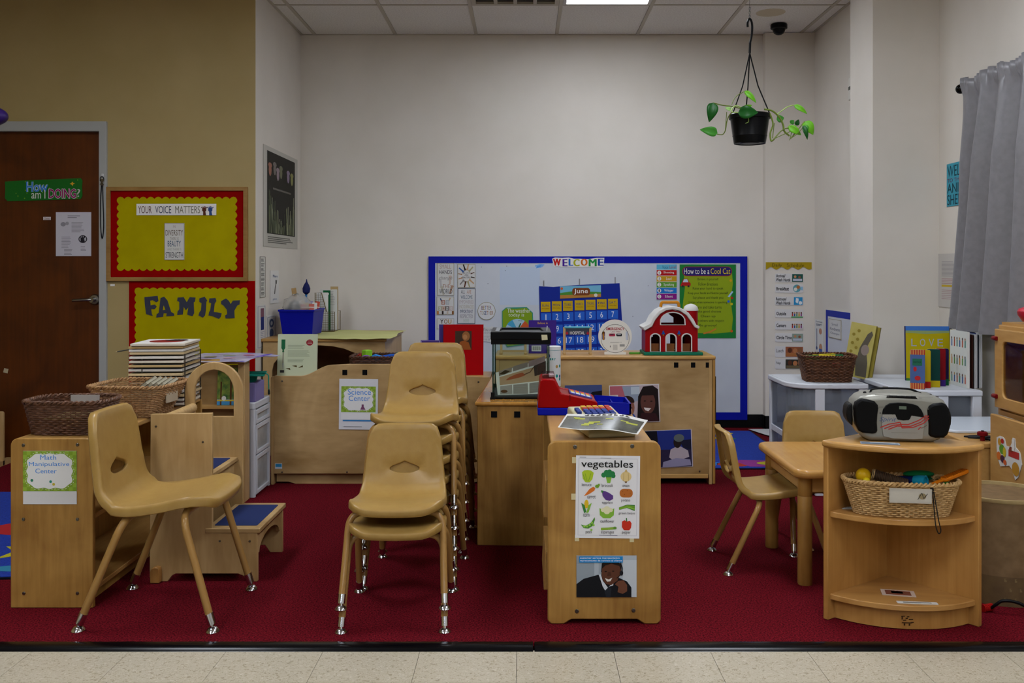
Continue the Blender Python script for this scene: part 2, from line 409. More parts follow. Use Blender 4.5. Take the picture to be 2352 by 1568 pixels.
# ceiling: slab, tee bars, panels, troffers, vent
ce = struct(MB().box(-4.3, -6.1, ZC+.03, XW+.1, YB+.1, ZC+.12).build('ceiling', '#6d675e'))
xs = [.243+.6096*k for k in range(-8, 5)]; ys = [YB, 6.713]+[6.713-1.2192*k for k in range(1, 10)]
troffers = {(.243, 1), (.8526, 3), (.243-2.4384, 3), (.8526, 5), (.243-2.4384, 5), (.8526, 7), (.243-2.4384, 7), (.8526, 9), (.243-2.4384, 9)}  # the two unseen rows behind the camera are added for frontal light
tro = {}
pm = {}
for j in range(len(ys)-1):
    for i in range(len(xs)-1):
        x0, x1, y1, y0 = xs[i], xs[i+1], ys[j], ys[j+1]
        lo, hi = (XL, XR) if j == 0 else (-4.2, XW)
        if j == 0 and x1 < XL+.01: continue
        x0c, x1c = max(x0, lo), min(x1, hi)
        if x1c-x0c < .03: continue
        if any(abs(x0-tx) < .02 and j == tj for tx, tj in troffers): tro[(round(x0, 3), j)] = (x0, x1, y0, y1); continue
        if j == 1 and abs(x0-(.243-.6096)) < .02: vent = (x0, x1, y1-.6096, y1); y1 = y1-.6096
        key = (round(x1c-x0c, 3), round(y1-y0, 3))
        if key not in pm:
            o = MB().box(.013, .013, 0, x1c-x0c-.013, y1-y0-.013, .015).build('ceiling_panel', m_ctile, ce, bev=.003); pm[key] = o.data
        else:
            o = bpy.data.objects.new('ceiling_panel', pm[key]); COL.objects.link(o); o.parent = ce
        o.location = (x0c, y0, ZC+.003)
for x in xs:
    if -4.2 < x < XW: MB().box(x-.012, -6, ZC-.002, x+.012, YB if XL < x < XR else YD, ZC+.03).build('ceiling_tee', m_grid, ce)
for y in ys[1:]:
    MB().box(-4.2 if y < YD else XL, y-.012, ZC-.001, XW if y < 5.8 else XR, y+.012, ZC+.028).build('ceiling_tee', m_grid, ce)
wa = MB(); wa.box(XL, YB-.02, ZC-.002, XR, YB, ZC+.02); wa.box(XL, YD, ZC-.002, XL+.02, YB, ZC+.02); wa.box(XR-.02, 6.21, ZC-.002, XR, 7.48, ZC+.02); wa.build('wall_angle', m_grid, ce)
m_lamp = emit('fluorescent_diffuser', '#eef5ff', LAMP); m_lamp_dim = emit('fluorescent_diffuser_dim', '#eef5ff', LAMP*.8)  # second one is set weaker so the back wall gets less light
tl = ['recessed fluorescent ceiling light nearest the back wall', 'recessed fluorescent ceiling light over the middle of the carpet', 'recessed fluorescent ceiling light over the foreground chair',
      'recessed fluorescent ceiling light above the vinyl floor', 'recessed fluorescent ceiling light above the vinyl floor, left row', 'recessed fluorescent ceiling light behind the viewer', 'recessed fluorescent ceiling light added behind the camera for frontal light, left row', 'recessed fluorescent ceiling light at the rear of the room', 'recessed fluorescent ceiling light added at the far rear for frontal light, left row']
for k, ((x0r, j), (x0, x1, y0, y1)) in enumerate(sorted(tro.items(), key=lambda t: (t[0][1], -t[0][0]))):
    t = thing('ceiling_light', tl[k], 'ceiling light', ((x0+x1)/2, (y0+y1)/2, ZC), group='recessed ceiling lights')
    a, b = .6096/2-.013, 1.2192/2-.013
    MB().prism([(-a, -b), (a, -b), (a, b), (-a, b)], 'z', -.002, .025, ([(-a+.022, -b+.022), (a-.022, -b+.022), (a-.022, b-.022), (-a+.022, b-.022)],)).build('light_frame', '#c9c7c2', t)
    MB().box(-a+.023, -b+.023, .006, a-.023, b-.023, .012).build('diffuser', m_lamp if k else m_lamp_dim, t)
x0, x1, y0, y1 = vent
t = thing('ceiling_vent', 'square metal air vent in the ceiling beside the light', 'vent', ((x0+x1)/2, (y0+y1)/2, ZC))
a = .6096/2-.013
MB().prism([(-a, -a), (a, -a), (a, a), (-a, a)], 'z', -.004, .02, ([(-a+.03, -a+.03), (a-.03, -a+.03), (a-.03, a-.03), (-a+.03, a-.03)],)).build('vent_frame', '#b5ae9e', t)
MB().box(-a+.03, -a+.03, .012, a-.03, a-.03, .018).build('vent_back', '#3a342c', t)
for k in range(1, 4): MB().box(-a+.03+k*(2*a-.06)/4-.012, -a+.03, -.003, -a+.03+k*(2*a-.06)/4+.012, a-.03, .010).build('vent_bar', '#b5ae9e', t)
for k in range(1, 5): MB().box(-a+.03, -a+.03+k*(2*a-.06)/5-.006, 0, a-.03, -a+.03+k*(2*a-.06)/5+.006, .010).build('vent_bar', '#b5ae9e', t)
# dome camera, stain, wire on ceiling
MB().prism(ell(1.70, 6.92, .10, .11, 24), 'z', ZC+.0024, ZC+.0034).build('water_stain', '#c4b79c', ce)
yc = 7.24; xc = X(1789, yc)
t = thing('dome_camera', 'black dome security camera on the ceiling in the corner', 'camera', (xc, yc, ZC))
MB().lathe([(.058, 0), (.06, -.006), (.06, -.03), (.052, -.036)], 24).build('housing', flat('#141414', .35), t, smooth=True)
MB().lathe([(.045, -.036), (.043, -.05), (.034, -.066), (.018, -.076), (.002, -.079)], 24).build('dome', flat('#17181b', .1), t, smooth=True)
t = thing('ceiling_wire', 'thin dark wire looping below the ceiling tiles by the vent', 'wire', (X(920, 6.4), 6.4, ZC))
MB().tube(spline([(X(840, 6.4)-X(920, 6.4), 0, .0), (X(862, 6.4)-X(920, 6.4), 0, -.012), (X(915, 6.4)-X(920, 6.4), 0, -.010), (X(950, 6.4)-X(920, 6.4), 0, -.022), (X(965, 6.4)-X(920, 6.4), 0, .0)], 6), .0015, 5).build('wire', m_black, t)
# thermostat on the board wall next to the pier
t = thing('thermostat', 'small white wall control at the edge of the tall pier', 'thermostat', (XR, 6.62, Z(203, 6.62)))
MB().box(-.022, -.035, -.075, 0, .035, .075).build('case', '#d9d5cc', t, bev=.006)
MB().box(-.024, -.02, -.01, -.021, .02, .012).build('screen', '#5a5d58', t)
# ================================================================ CHAIRS
m_shell = noisy('tan_moulded_plastic', '#9d7b40', '#a28145', nscale=40, rough=.34, bump=.04, bscale=300)
m_tube = flat('#9a7440', .28, coat=.3)
def chair_parts(root):
    P3 = spline([(0, .196, .546), (0, .184, .47), (0, .172, .40), (0, .157, .342), (0, .120, .311), (0, .06, .306), (0, -.03, .316), (0, -.11, .330), (0, -.165, .333), (0, -.194, .322)], 10)
    ln = [0]
    for a, b in zip(P3[:-1], P3[1:]): ln.append(ln[-1]+(b-a).length)
    T = ln[-1]
    def at(t):
        t = max(0, min(T, t))
        for i in range(len(ln)-1):
            if ln[i+1] >= t: break
        k = (t-ln[i])/(ln[i+1]-ln[i]); p = P3[i].lerp(P3[i+1], k); d = (P3[i+1]-P3[i]).normalized(); return p, d
    def hw(t):
        q = t/T; pts = [(0, .127), (.25, .138), (.45, .150), (.6, .157), (.85, .157), (1, .148)]
        for (a, b), (c, d) in zip(pts[:-1], pts[1:]):
            if q <= c: return b+(d-b)*(q-a)/(c-a)
        return pts[-1][1]
    r = .045
    def edge(s, r):                       # how far the top / front edge drops near the corners
        e = abs(s)*.14; e0 = .14-r
        return 0 if e < e0 else r-math.sqrt(max(0, r*r-(e-e0)**2))
    def pos(s, t01):
        ta, tb = edge(s, .045), T-edge(s, .06); t = ta+(tb-ta)*t01
        p, d = at(t); n = Vector((0, d.z, -d.y))        # sitter side normal
        w = hw(t); q = t/T
        cup = (.016 if q < .45 else .010)*s*s
        return Vector((s*w, p.y, p.z))+n*cup, n
    NS, NT = 16, 30
    S = [-1+2*i/NS for i in range(NS+1)]; TT = [j/NT for j in range(NT+1)]
    mb = MB(); vid = {}
    def vert(s, t):
        k = (round(s, 5), round(t, 5))
        if k not in vid: vid[k] = len(mb.v); mb.v.append(tuple(pos(s, t)[0]))
        return vid[k]
    i0, i1 = 3, 13; z_of = lambda t: pos(0, t)[0].z
    tc = min(TT, key=lambda t: abs(z_of(t)-.386)); jc = TT.index(tc); j0, j1 = jc-3, jc+3
    for i in range(NS):
        for j in range(NT):
            if i0 <= i < i1 and j0 <= j < j1: continue
            mb.f.append((vert(S[i], TT[j]), vert(S[i+1], TT[j]), vert(S[i+1], TT[j+1]), vert(S[i], TT[j+1]))); mb.m.append(0)
    hole = [(.40, 0), (.43, .12), (.41, .3), (.3, .62), (.15, .82), (0, .88), (-.15, .82), (-.3, .62), (-.41, .3), (-.43, .12), (-.40, 0), (-.36, -.18), (0, -1.0), (.36, -.18)]
    hh = (TT[j1]-TT[j0])*.235
    hole = [(a*1.02, tc+b*hh) for a, b in hole]
    rectb = [(S[i], TT[j0]) for i in range(i0, i1)]+[(S[i1], TT[j]) for j in range(j0, j1)]+[(S[i], TT[j1]) for i in range(i1, i0, -1)]+[(S[i0], TT[j]) for j in range(j1, j0, -1)]
    def ray(ax, ay):
        best = None
        for k in range(len(hole)):
            x1, y1 = hole[k]; x2, y2 = hole[(k+1) % len(hole)]; y1 -= tc; y2 -= tc
            den = ax*(y2-y1)-ay*(x2-x1)
            if abs(den) < 1e-9: continue
            u = (x1*(y2-y1)-y1*(x2-x1))/den; v = (x1*ay-y1*ax)/den
            if u > 0 and -1e-6 <= v <= 1+1e-6: best = u if best is None else min(best, u)
        return best
    ring = []
    for (s, t) in rectb:
        ax_, ay_ = s/abs(S[i0])*.44 if s < 0 else s/abs(S[i1])*.44, (t-tc)/(TT[j1]-tc)*hh; u = ray(ax_, ay_); ring.append(vert(ax_*u+1e-7, tc+ay_*u))
    n = len(rectb)
    for k in range(n):
        mb.f.append((vert(*rectb[k]), ring[k], ring[(k+1) % n], vert(*rectb[(k+1) % n]))); mb.m.append(0)
    back = lambda s, t: -pos(s, t)[1]
    # turned edge: outer rim and slot rim
    border = [(S[i], 0.0) for i in range(NS)]+[(1.0, TT[j]) for j in range(NT)]+[(S[i], 1.0) for i in range(NS, 0, -1)]+[(-1.0, TT[j]) for j in range(NT, 0, -1)]
    rings = [[vert(*b) for b in border]]
    for (o, bk) in ((.004, .002), (.007, .008), (.007, .024), (.004, .027)):
        rg = []
        for (s, t) in border:
            p = pos(s, t)[0]; c = pos(s*.9, .5+(t-.5)*.96)[0]; out = (p-c)
            nb = back(s, t); out = out-nb*out.dot(nb); out.normalize()
            rg.append(len(mb.v)); mb.v.append(tuple(p+out*o+nb*bk))
        rings.append(rg)
    nb_ = len(border)
    for a, b in zip(rings[:-1], rings[1:]):
        for k in range(nb_): mb.f.append((a[k], a[(k+1) % nb_], b[(k+1) % nb_], b[k])); mb.m.append(0)
    prev = ring
    hc = sum((Vector(mb.v[k]) for k in ring), Vector())/n
    for bk, inw in ((.0010, .0022), (.0035, .0042), (.014, .0050)):
        cur = []
        for k in range(n):
            p = Vector(mb.v[ring[k]]); p = p+(hc-p).normalized()*inw; cur.append(len(mb.v)); mb.v.append(tuple(p+Vector((0, .95, -.25))*bk))
        for k in range(n): mb.f.append((prev[k], cur[k], cur[(k+1) % n], prev[(k+1) % n])); mb.m.append(0)
        prev = cur
    o = mb.build('seat_shell', m_shell, root, smooth=True, ang=50)
    sol = o.modifiers.new('thick', 'SOLIDIFY'); sol.thickness = .004; sol.offset = -1
    R = .0115
    for nm, yf, yt, zt in (('front_leg_frame', -.20, -.105, .297), ('rear_leg_frame', .20, .075, .283)):
        pth = fillet([(-.170, yf, .03), (-.158, yt-(yf-yt)*-.0, zt), (.158, yt, zt), (.170, yf, .03)], .055, 8)
        MB().tube(pth, R, 10).build(nm, m_tube, root, smooth=True)
        for sx in (-1, 1):
            dv = Vector((sx*.158, yt, zt))-Vector((sx*.170, yf, .03)); dv.normalize(); b0 = Vector((sx*.170, yf, .03))
            g = MB(); g.tube([b0+dv*.018, b0-dv*.012], .0128, 10); g.tube([b0-dv*.012, b0-dv*.020], .006, 8)
            f0 = b0-dv*.02
            g.lathe([(.004, .014), (.012, .012), (.019, .005), (.0205, .002), (.0195, 0)], 14, (f0.x, f0.y, 0))
            g.build('foot_glide', m_chrome, root, smooth=True)
    st = MB(); st.box(-.05, -.10, .287, .05, .075, .292); st.build('under_seat_plate', flat('#2a2117', .5), root)
    return root
c0 = thing('school_chair', 'x', 'chair')
chair_parts(c0)
used = [False]
def chair(loc, rz, label, group=None, k=1.0):
    o = c0 if not used[0] else dup(c0); used[0] = True
    o.location = loc; o.rotation_euler = (0, 0, rz); o.scale = k if isinstance(k, tuple) else (k, k, k); o['label'] = label
    if group: o['group'] = group
    elif 'group' in o: del o['group']
    return o
DZ = .0765
ordn = ['bottom', 'second from bottom', 'middle', 'second from top', 'topmost']
xs_ = (X(783, 3.313)+X(1018, 3.313))/2
for k in range(2):
    chair((xs_, 3.313+.20, k*DZ), math.radians(1), 'tan plastic school chair, %s of the two-chair stack nearest the camera' % ['lower', 'upper'][k], 'stacked tan school chairs')
for k in range(5):
    chair((X(943, 3.75), 3.75+.20, k*DZ), math.radians(-2), 'tan plastic school chair, %s of the middle stack of five' % ordn[k], 'stacked tan school chairs')
for k in range(5):
    chair((X(977, 4.245), 4.245+.20, k*DZ), math.radians(-3), 'tan plastic school chair, %s of the rear stack beside the tank cabinet' % ordn[k], 'stacked tan school chairs')
chair((-1.25, (D(1450)+D(1352))/2, 0), PI/2-.02, 'large tan school chair standing alone beside the math shelf', None, (1.28, 1.08, 1.29))
chair((.807+.20, (3.926+4.27)/2, 0), PI/2, 'tan school chair pushed in at the left side of the kids table', 'chairs at the kids table')
chair((X(1880, 4.45), 4.38, 0), math.radians(-3), 'tan school chair at the far side of the kids table', 'chairs at the kids table')
# ================================================================ CABINETS AND SHELVES
w_end = wood('maple_panel_v', '#8c632c', '#b28745', 'z', .4, 6, .08)
w_lenx = wood('maple_board_x', '#a37a42', '#bd9458', 'x', .32, 6, .06)
w_leny = wood('maple_board_y', '#a1763c', '#bb9054', 'y', .32, 6, .06)
w_birch = wood('birch_ply_panel', '#8f6f42', '#c0a070', 'x', .42, 3.2, .3, .45)
w_birchv = wood('birch_ply_side', '#a3804f', '#bb9a69', 'z', .42, 5, .12)
w_corner = wood('corner_shelf_maple', '#9c6b33', '#bb8a4b', 'z', .3, 5, .05, .3)
m_screw = flat('#77736c', .3, 1)
m_velcro = flat('#08080a', .95)
def screws(root, pts, y, r=.006):
    for (x, z) in pts:
        g = MB(); g.lathe([(r, 0), (r, -.002), (r*.8, -.0035), (r*.35, -.0035), (r*.3, -.0015)], 12, (x, y, z), 'y'); g.build('screw', m_screw, root, smooth=True)
# ---- math manipulatives shelf (end panel towards the camera, open to the right)
d = D(1396); s = F/d
t = thing('low_shelf', 'low maple shelf unit with a white and green math sign on its end', 'shelf', (X(24, d), d, 0)); MATH = t; ym = d
w_, h_ = .292, .60
MB().prism(rrect(0, 0, w_, h_, .026, 5, (0, 0, 1, 1)), 'y', 0, .022).build('end_panel', w_end, t, bev=.003)
MB().prism(rrect(0, 0, w_, h_, .026, 5, (0, 0, 1, 1)), 'y', 1.18, 1.202).build('end_panel', w_end, t, bev=.003)
MB().box(0.004, .022, h_-.026, w_-.002, 1.18, h_-.004).build('top_board', w_leny, t, bev=.006)
MB().box(.016, .022, .30, w_-.02, 1.18, .318).build('shelf_board', w_leny, t, bev=.003)
MB().box(.016, .022, .05, w_-.006, 1.18, .068).build('shelf_board', w_leny, t, bev=.003)
MB().box(.004, .022, .03, .016, 1.18, h_-.026).build('back_panel', w_end, t)
MB().box(w_-.05, .022, 0, w_-.04, 1.18, .05).build('toe_board', w_end, t)
screws(t, [((px-24)/s, (1396-py)/s) for px, py in ((54, 1022), (178, 1021), (54, 1192), (178, 1192), (55, 1362), (178, 1362))], 0)
# ---- fish tank cabinet
d = 4.346; s = F/d
t = thing('low_cabinet', 'plain maple cabinet carrying the empty glass tank', 'cabinet', (X(1096, d), d, 0), math.radians(-2.2)); TANKC = t
w_ = .315
MB().box(0, 0, 0, w_, .02, .605).build('end_panel', w_end, t, bev=.003)
MB().box(0, 1.10, 0, w_, 1.12, .605).build('end_panel', w_end, t, bev=.003)
MB().box(0, .02, .0, .012, 1.10, .605).build('side_panel', w_end, t)
MB().box(-.010, -.008, .605, w_+.012, 1.13, .623).build('top_board', wood('tank_top_board', '#9a6a2e', '#b9863f', 'y', .18, 6, .06), t, bev=.007, seg=3)
MB().box(.012, .02, .3, w_-.01, 1.10, .315).build('shelf_board', w_leny, t)
MB().box(.012, .02, .05, w_-.01, 1.10, .065).build('shelf_board', w_leny, t)
for px in (1134, 1187):
    MB().box((px-6-1096)/s, -.0025, .605-(951-925)/s, (px+8-1096)/s, 0, .605-(937-925)/s).build('hook_patch', m_velcro, t)
# ---- vegetables cabinet
d = D(1433); s = F/d
t = thing('low_shelf', 'low maple cabinet with a vegetables poster on its end', 'shelf', (X(1258, d), d, 0)); VEG = t
w_ = 260/s; h_ = 420/s
out = [(0, 0.012), (0, h_-.03)]
out += [(.03-.03*math.cos(math.radians(a)), h_-.03+.03*math.sin(math.radians(a))) for a in range(15, 91, 15)]
out += [(w_-.03+.03*math.sin(math.radians(a)), h_-.03+.03*math.cos(math.radians(a))) for a in range(0, 91, 15)]
out += [(w_, .012), (w_-.012, 0), (w_-.055, 0), (w_-.08, .016), (.08, .016), (.055, 0), (.012, 0)]
MB().prism(out, 'y', 0, .024).build('end_panel', w_end, t, bev=.004)
MB().prism(out, 'y', .885, .909).build('end_panel', w_end, t, bev=.004)
MB().box(.012, .024, h_-.028, w_-.022, .885, h_-.008).build('top_board', w_leny, t, bev=.006)
MB().box(w_-.022, .024, .03, w_-.010, .885, h_-.028).build('back_panel', w_end, t)
for z in (.05, .30): MB().box(.012, .024, z, w_-.022, .885, z+.018).build('shelf_board', w_leny, t)
for k, (y, z) in enumerate(((.08, .34), (.08, .09))):                     # slanted bin lips peeking out on the open side
    MB().prism([(-.012, z), (.004, z), (.012, z+.13), (-.006, z+.13)], 'y', y, y+.36).build('bin_front', w_leny, t, bev=.002)
screws(t, [((px-1258)/s, (1433-py)/s) for px, py in ((1321, 1026), (1452, 1024), (1325, 1403), (1455, 1401))], 0, .007)
# ---- science shelf (its back panel faces the camera)
d = 5.565; s = F/d; x0 = X(622, d)
zz = lambda py: (1113-py)/s
t = thing('science_shelf', 'birch shelf unit with curved top and a science sign, seen from behind', 'shelf', (x0, d, 0)); SCI = t
Wd = 1.235
cv = []
for k in range(13):
    q = k/12; e = q*q*(3-2*q); cv.append(((690+72*q-622)/s, zz(863-25*e)))
top = [(0.016, zz(863)), ((672-622)/s, zz(863))]+cv+[((800-622)/s, zz(836)), ((950-622)/s, zz(836))]+[(Wd-a+.0, b) for a, b in reversed(cv)]+[(Wd-.02, zz(866)), (Wd-.016, zz(866))]
MB().prism([(Wd-.016, zz(1088)), (.016, zz(1088))]+top, 'y', 0, .015).build('back_panel', w_birch, t, bev=.003)
MB().prism(rrect(0, 0, .016, zz(863)-.006, .006, 3, (0, 0, 1, 1)), 'y', .0, .37).build('side_panel', w_birchv, t, bev=.002)
MB().prism(rrect(Wd-.016, 0, Wd, zz(866)-.006, .006, 3, (0, 0, 1, 1)), 'y', .0, .37).build('side_panel', w_birchv, t, bev=.002)
zt = zz(868)
MB().box(.016, .015, zt-.018, Wd-.016, .36, zt).build('shelf_board', w_lenx, t)
MB().box(.016, .015, .30, Wd-.016, .36, .315).build('shelf_board', w_lenx, t)
MB().box(.016, .015, .06, Wd-.016, .36, .076).build('shelf_board', w_lenx, t)
MB().prism([(.025, .012), (.09, .012), (.13, .0), (Wd-.13, .0), (Wd-.09, .012), (Wd-.025, .012), (Wd-.025, .06), (.025, .06)], 'y', .03, .045).build('toe_board', w_birch, t)
SCIZ = zt
screws(t, [((px-622)/s, zz(py)) for px, py in ((648, 875), (797, 1084), (648, 1084), (1099, 877), (1020, 1084))], 0, .005)
for px in (792, 838): MB().box((px-5.5-622)/s, -.002, zz(861), (px+5.5-622)/s, 0, zz(849)).build('hook_patch', m_velcro, t)
MB().box((632-622)/s, -.0012, zz(1076), (648-622)/s, 0, zz(1064)).build('sticker', '#c5d3da', t)
MB().box((633-622)/s, -.0016, zz(1072), (647-622)/s, -.0012, zz(1065)).build('sticker_print', '#2f86b8', t)
# ---- long cabinet with the toy barn (back panel faces the camera)
d = 5.576; s = F/d; x1 = X(1643, d); x0 = x1-1.222
t = thing('long_cabinet', 'long birch cabinet with photos taped on its back, carrying the toy barn', 'cabinet', (x0, d, 0)); BARN = t
W_ = 1.222; zz2 = lambda py: (1112-py)/s; TOPZ = zz2(817)
MB().box(.018, 0, zz2(1090), W_-.036, .012, TOPZ-.022).build('back_panel', w_birch, t)
MB().box(W_-.036, -.004, 0, W_-.018, .37, TOPZ-.022).build('side_panel', w_birchv, t, bev=.002)
MB().box(W_-.016, -.006, .004, W_-.001, .37, TOPZ-.022).build('side_panel', w_end, t, bev=.002)
MB().box(0, -.004, 0, .018, .37, TOPZ-.022).build('side_panel', w_birchv, t, bev=.002)
MB().box(-.006, -.010, TOPZ-.022, W_+.002, .385, TOPZ).build('top_board', w_lenx, t, bev=.008, seg=3)
MB().box(.018, -.010, zz2(1098), W_-.04, .37, zz2(1088)).build('bottom_board', w_lenx, t, bev=.004)
MB().box(.018, .05, .35, W_-.036, .37, .366).build('shelf_board', w_lenx, t)
for px in (1553, 1592, 1626): MB().box(X(px-5, d)-x0, -.002, zz2(844), X(px+5, d)-x0, 0, zz2(832)).build('hook_patch', m_velcro, t)
screws(t, [(X(1607, d)-x0, zz2(1082))], 0, .005)
MB().box(W_-.002, .0, .30, W_+.004, .16, .60).build('dark_strip', '#20160e', t)
# ---- two step stool with arch (side panels face the camera)
y0, y1 = D(1335), D(1265); xa = -1.440
t = thing('toddler_steps', 'wooden toddler steps with blue treads and an arched side panel', 'steps', (xa, y0, 0)); dy = y1-y0
sn = F/y0
near = [(0, .015), (.03, .006), (.03, 0), (.07, 0), (.085, .022), (.10, .03), (.34, .03), (.36, .022), (.375, 0), (.414, 0), (.414, .186), (.24, .186), (.24, .646), (.004, .642)]
MB().prism(near, 'y', 0, .018).build('side_panel', w_birchv, t, bev=.002)
arch_o = [(0, 0), (.07, 0), (.09, .03), (.34, .03), (.36, 0), (.414, 0), (.414, .186), (.247, .186), (.247, .68)]+[(.1235+.1235*math.cos(math.radians(a)), .68+.125*math.sin(math.radians(a))) for a in range(10, 180, 10)]+[(0, .68)]
arch_h = [(.042, .575), (.207, .575), (.207, .68)]+[(.1245+.0825*math.cos(math.radians(a)), .68+.092*math.sin(math.radians(a))) for a in range(15, 180, 15)]+[(.042, .68)]
MB().prism(arch_o, 'y', dy-.018, dy, (arch_h,)).build('arched_side_panel', w_birchv, t, bev=.003)
MB().box(.214, -.004, .186, .424, dy+.004, .204).build('tread', w_birch, t, bev=.003)
MB().box(.006, .018, .386, .226, dy-.018, .404).build('tread', w_birch, t, bev=.003)
m_pad = flat('#1f2b55', .75)
MB().prism(rrect(.236, .04, .402, dy-.035, .008), 'z', .204, .2055).build('blue_pad', m_pad, t)
MB().prism(rrect(.02, .045, .204, dy-.05, .008), 'z', .404, .4055).build('blue_pad', m_pad, t)
for (x, za, zb) in ((.412, .10, .186), (.214, .300, .386)):
    ar = [(.018, za), (.018, zb), (dy-.018, zb), (dy-.018, za)]+[(dy/2+(dy/2-.05)*math.cos(math.radians(a)), za+.052*math.sin(math.radians(a))) for a in range(0, 181, 20)]
    MB().prism(ar, 'x', x-.018, x-.004).build('riser_arch', w_birch, t)
MB().tube([(.035, .018, .612), (.035, dy-.018, .612)], .019, 14).build('rail', wood('dowel', '#a98550', '#c8a876', 'x', .4, 8, .3), t, smooth=True)
MB().prism([(.012, .002), (.012, .045), (.018, .058), (.030, .062), (.044, .060), (.048, .05), (.048, .002)], 'y', -.03, 0).build('skid_block', w_corner, t, bev=.003)
screws(t, [(.025, .595), (.205, .535), (.21, .37), (.27, .155), (.385, .155)], 0, .004)
# ---- slim book display behind the steps
ybk = 5.14
t = thing('book_display', 'slim wooden book display stand behind the arched steps', 'shelf', (X(563, 5.15)-.54, ybk, 0))
MB().box(.505, 0, 0, .54, .095, .712).build('side_panel', w_birchv, t, bev=.002)
MB().box(0, 0, 0, .02, .095, .712).build('side_panel', w_birchv, t, bev=.002)
MB().box(.02, .075, .03, .505, .087, .700).build('back_panel', w_birch, t)
MB().box(0, -.01, .712, .54, .10, .728).build('top_board', w_lenx, t, bev=.003)
for z in (.10, .48): MB().box(.02, .004, z, .505, .075, z+.014).build('ledge', w_lenx, t)
MB().box(.25, .0, .02, .275, .07, .712).build('divider', w_birchv, t)
# ---- kids table
xt0, xt1, yt0, yt1, zt_ = 1.015, 1.56, 3.745, 4.39, .445
t = thing('kids_table', 'low maple kids table with thick round legs', 'table', ((xt0+xt1)/2, (yt0+yt1)/2, 0))
a, b = (xt1-xt0)/2, (yt1-yt0)/2
MB().prism(rrect(-a, -b, a, b, .05, 6), 'z', zt_-.034, zt_).build('table_top', wood('table_top_maple', '#a8783a', '#bd8d4c', 'y', .22, 5, .06), t, bev=.014, seg=4)
for sx in (-1, 1):
    for sy in (-1, 1):
        lx, ly = sx*(a-.052), sy*(b-.068)
        MB().lathe([(.026, 0), (.0275, .004), (.0275, .335), (.0262, .337), (.0275, .339), (.0275, zt_-.034)], 18, (lx, ly, 0)).build('leg', w_end, t, smooth=True)
for sy in (-1, 1): MB().box(-a+.06, sy*(b-.068)-.01, zt_-.094, a-.06, sy*(b-.068)+.01, zt_-.034).build('apron', w_lenx, t, bev=.003)
for sx in (-1, 1): MB().box(sx*(a-.052)-.01, -b+.07, zt_-.094, sx*(a-.052)+.01, b-.07, zt_-.034).build('apron', w_leny, t, bev=.003)
# ---- quarter round corner shelf
ap = Vector((1.316, 3.657, 0)); th = math.radians(-7.9)
t = thing('corner_shelf', 'quarter round maple corner shelf with three open tiers', 'shelf', ap, th); CORN = t; R_ = .366
dl, dr_ = math.radians(225), math.radians(315)
def quarter(R, inset=0, n=22, bul=1.0):
    o = [(0, -inset*1.4)]
    for k in range(n+1):
        q = dl+(dr_-dl)*k/n; o.append((R*math.cos(q), R*math.sin(q)))
    return o
for q, nm in ((dl, 'side_panel'), (dr_, 'side_panel')):
    c_, s_ = math.cos(q), math.sin(q); nx, ny = (-s_, c_) if q == dl else (s_, -c_)
    th_ = .020
    pl = [(0, 0), (R_*c_, R_*s_), (R_*c_+th_*nx*-1, R_*s_+th_*ny*-1), (-th_*nx, -th_*ny)] if False else [(0, 0), (R_*c_, R_*s_), (R_*c_+th_*nx, R_*s_+th_*ny), (th_*nx, th_*ny)]
    MB().prism(pl, 'z', 0, .592).build(nm, w_corner, t, bev=.003)
MB().prism(quarter(R_+.012, -.01), 'z', .592, .614).build('top_board', wood('corner_top', '#a87a3e', '#c09356', 'x', .22, 5, .08), t, bev=.008, seg=3)
for z in (.350, .068): MB().prism(quarter(R_-.012, .012), 'z', z, z+.020).build('shelf_board', wood('corner_board', '#a07038', '#bb8b4e', 'x', .28, 5, .08), t, bev=.003)
kick = [( (R_-.035)*math.cos(dl+(dr_-dl)*k/20), (R_-.035)*math.sin(dl+(dr_-dl)*k/20)) for k in range(21)]
kick = kick+[(p[0]*.95, p[1]*.95) for p in reversed(kick)]
MB().prism(kick, 'z', .003, .068).build('kick_board', w_corner, t)
for q in (dl, dr_):
    MB().cyl(.008, -.004, .004, 12, (.30*math.cos(q)*.98, .30*math.sin(q)*.98-.012, .572)).build('bracket', '#b98f57', t)
yk = -(R_-.035)-.0008
p = Print(t, lambda u, v: (u, v), yk, 'brand_mark')
for (u0, v0, u1, v1) in ((-.018, .043, -.006, .047), (-.012, .030, -.002, .034), (.0, .042, .008, .046), (.006, .034, .02, .038), (-.016, .022, .016, .026), (-.010, .014, -.005, .022), (.006, .014, .011, .022), (-.004, .036, .003, .041), (-.017, .034, -.013, .044), (.012, .024, .022, .028)):
    p.poly([(u0, v0), (u1, v0+.001), (u1, v1), (u0, v1-.001)], '#3a2412')
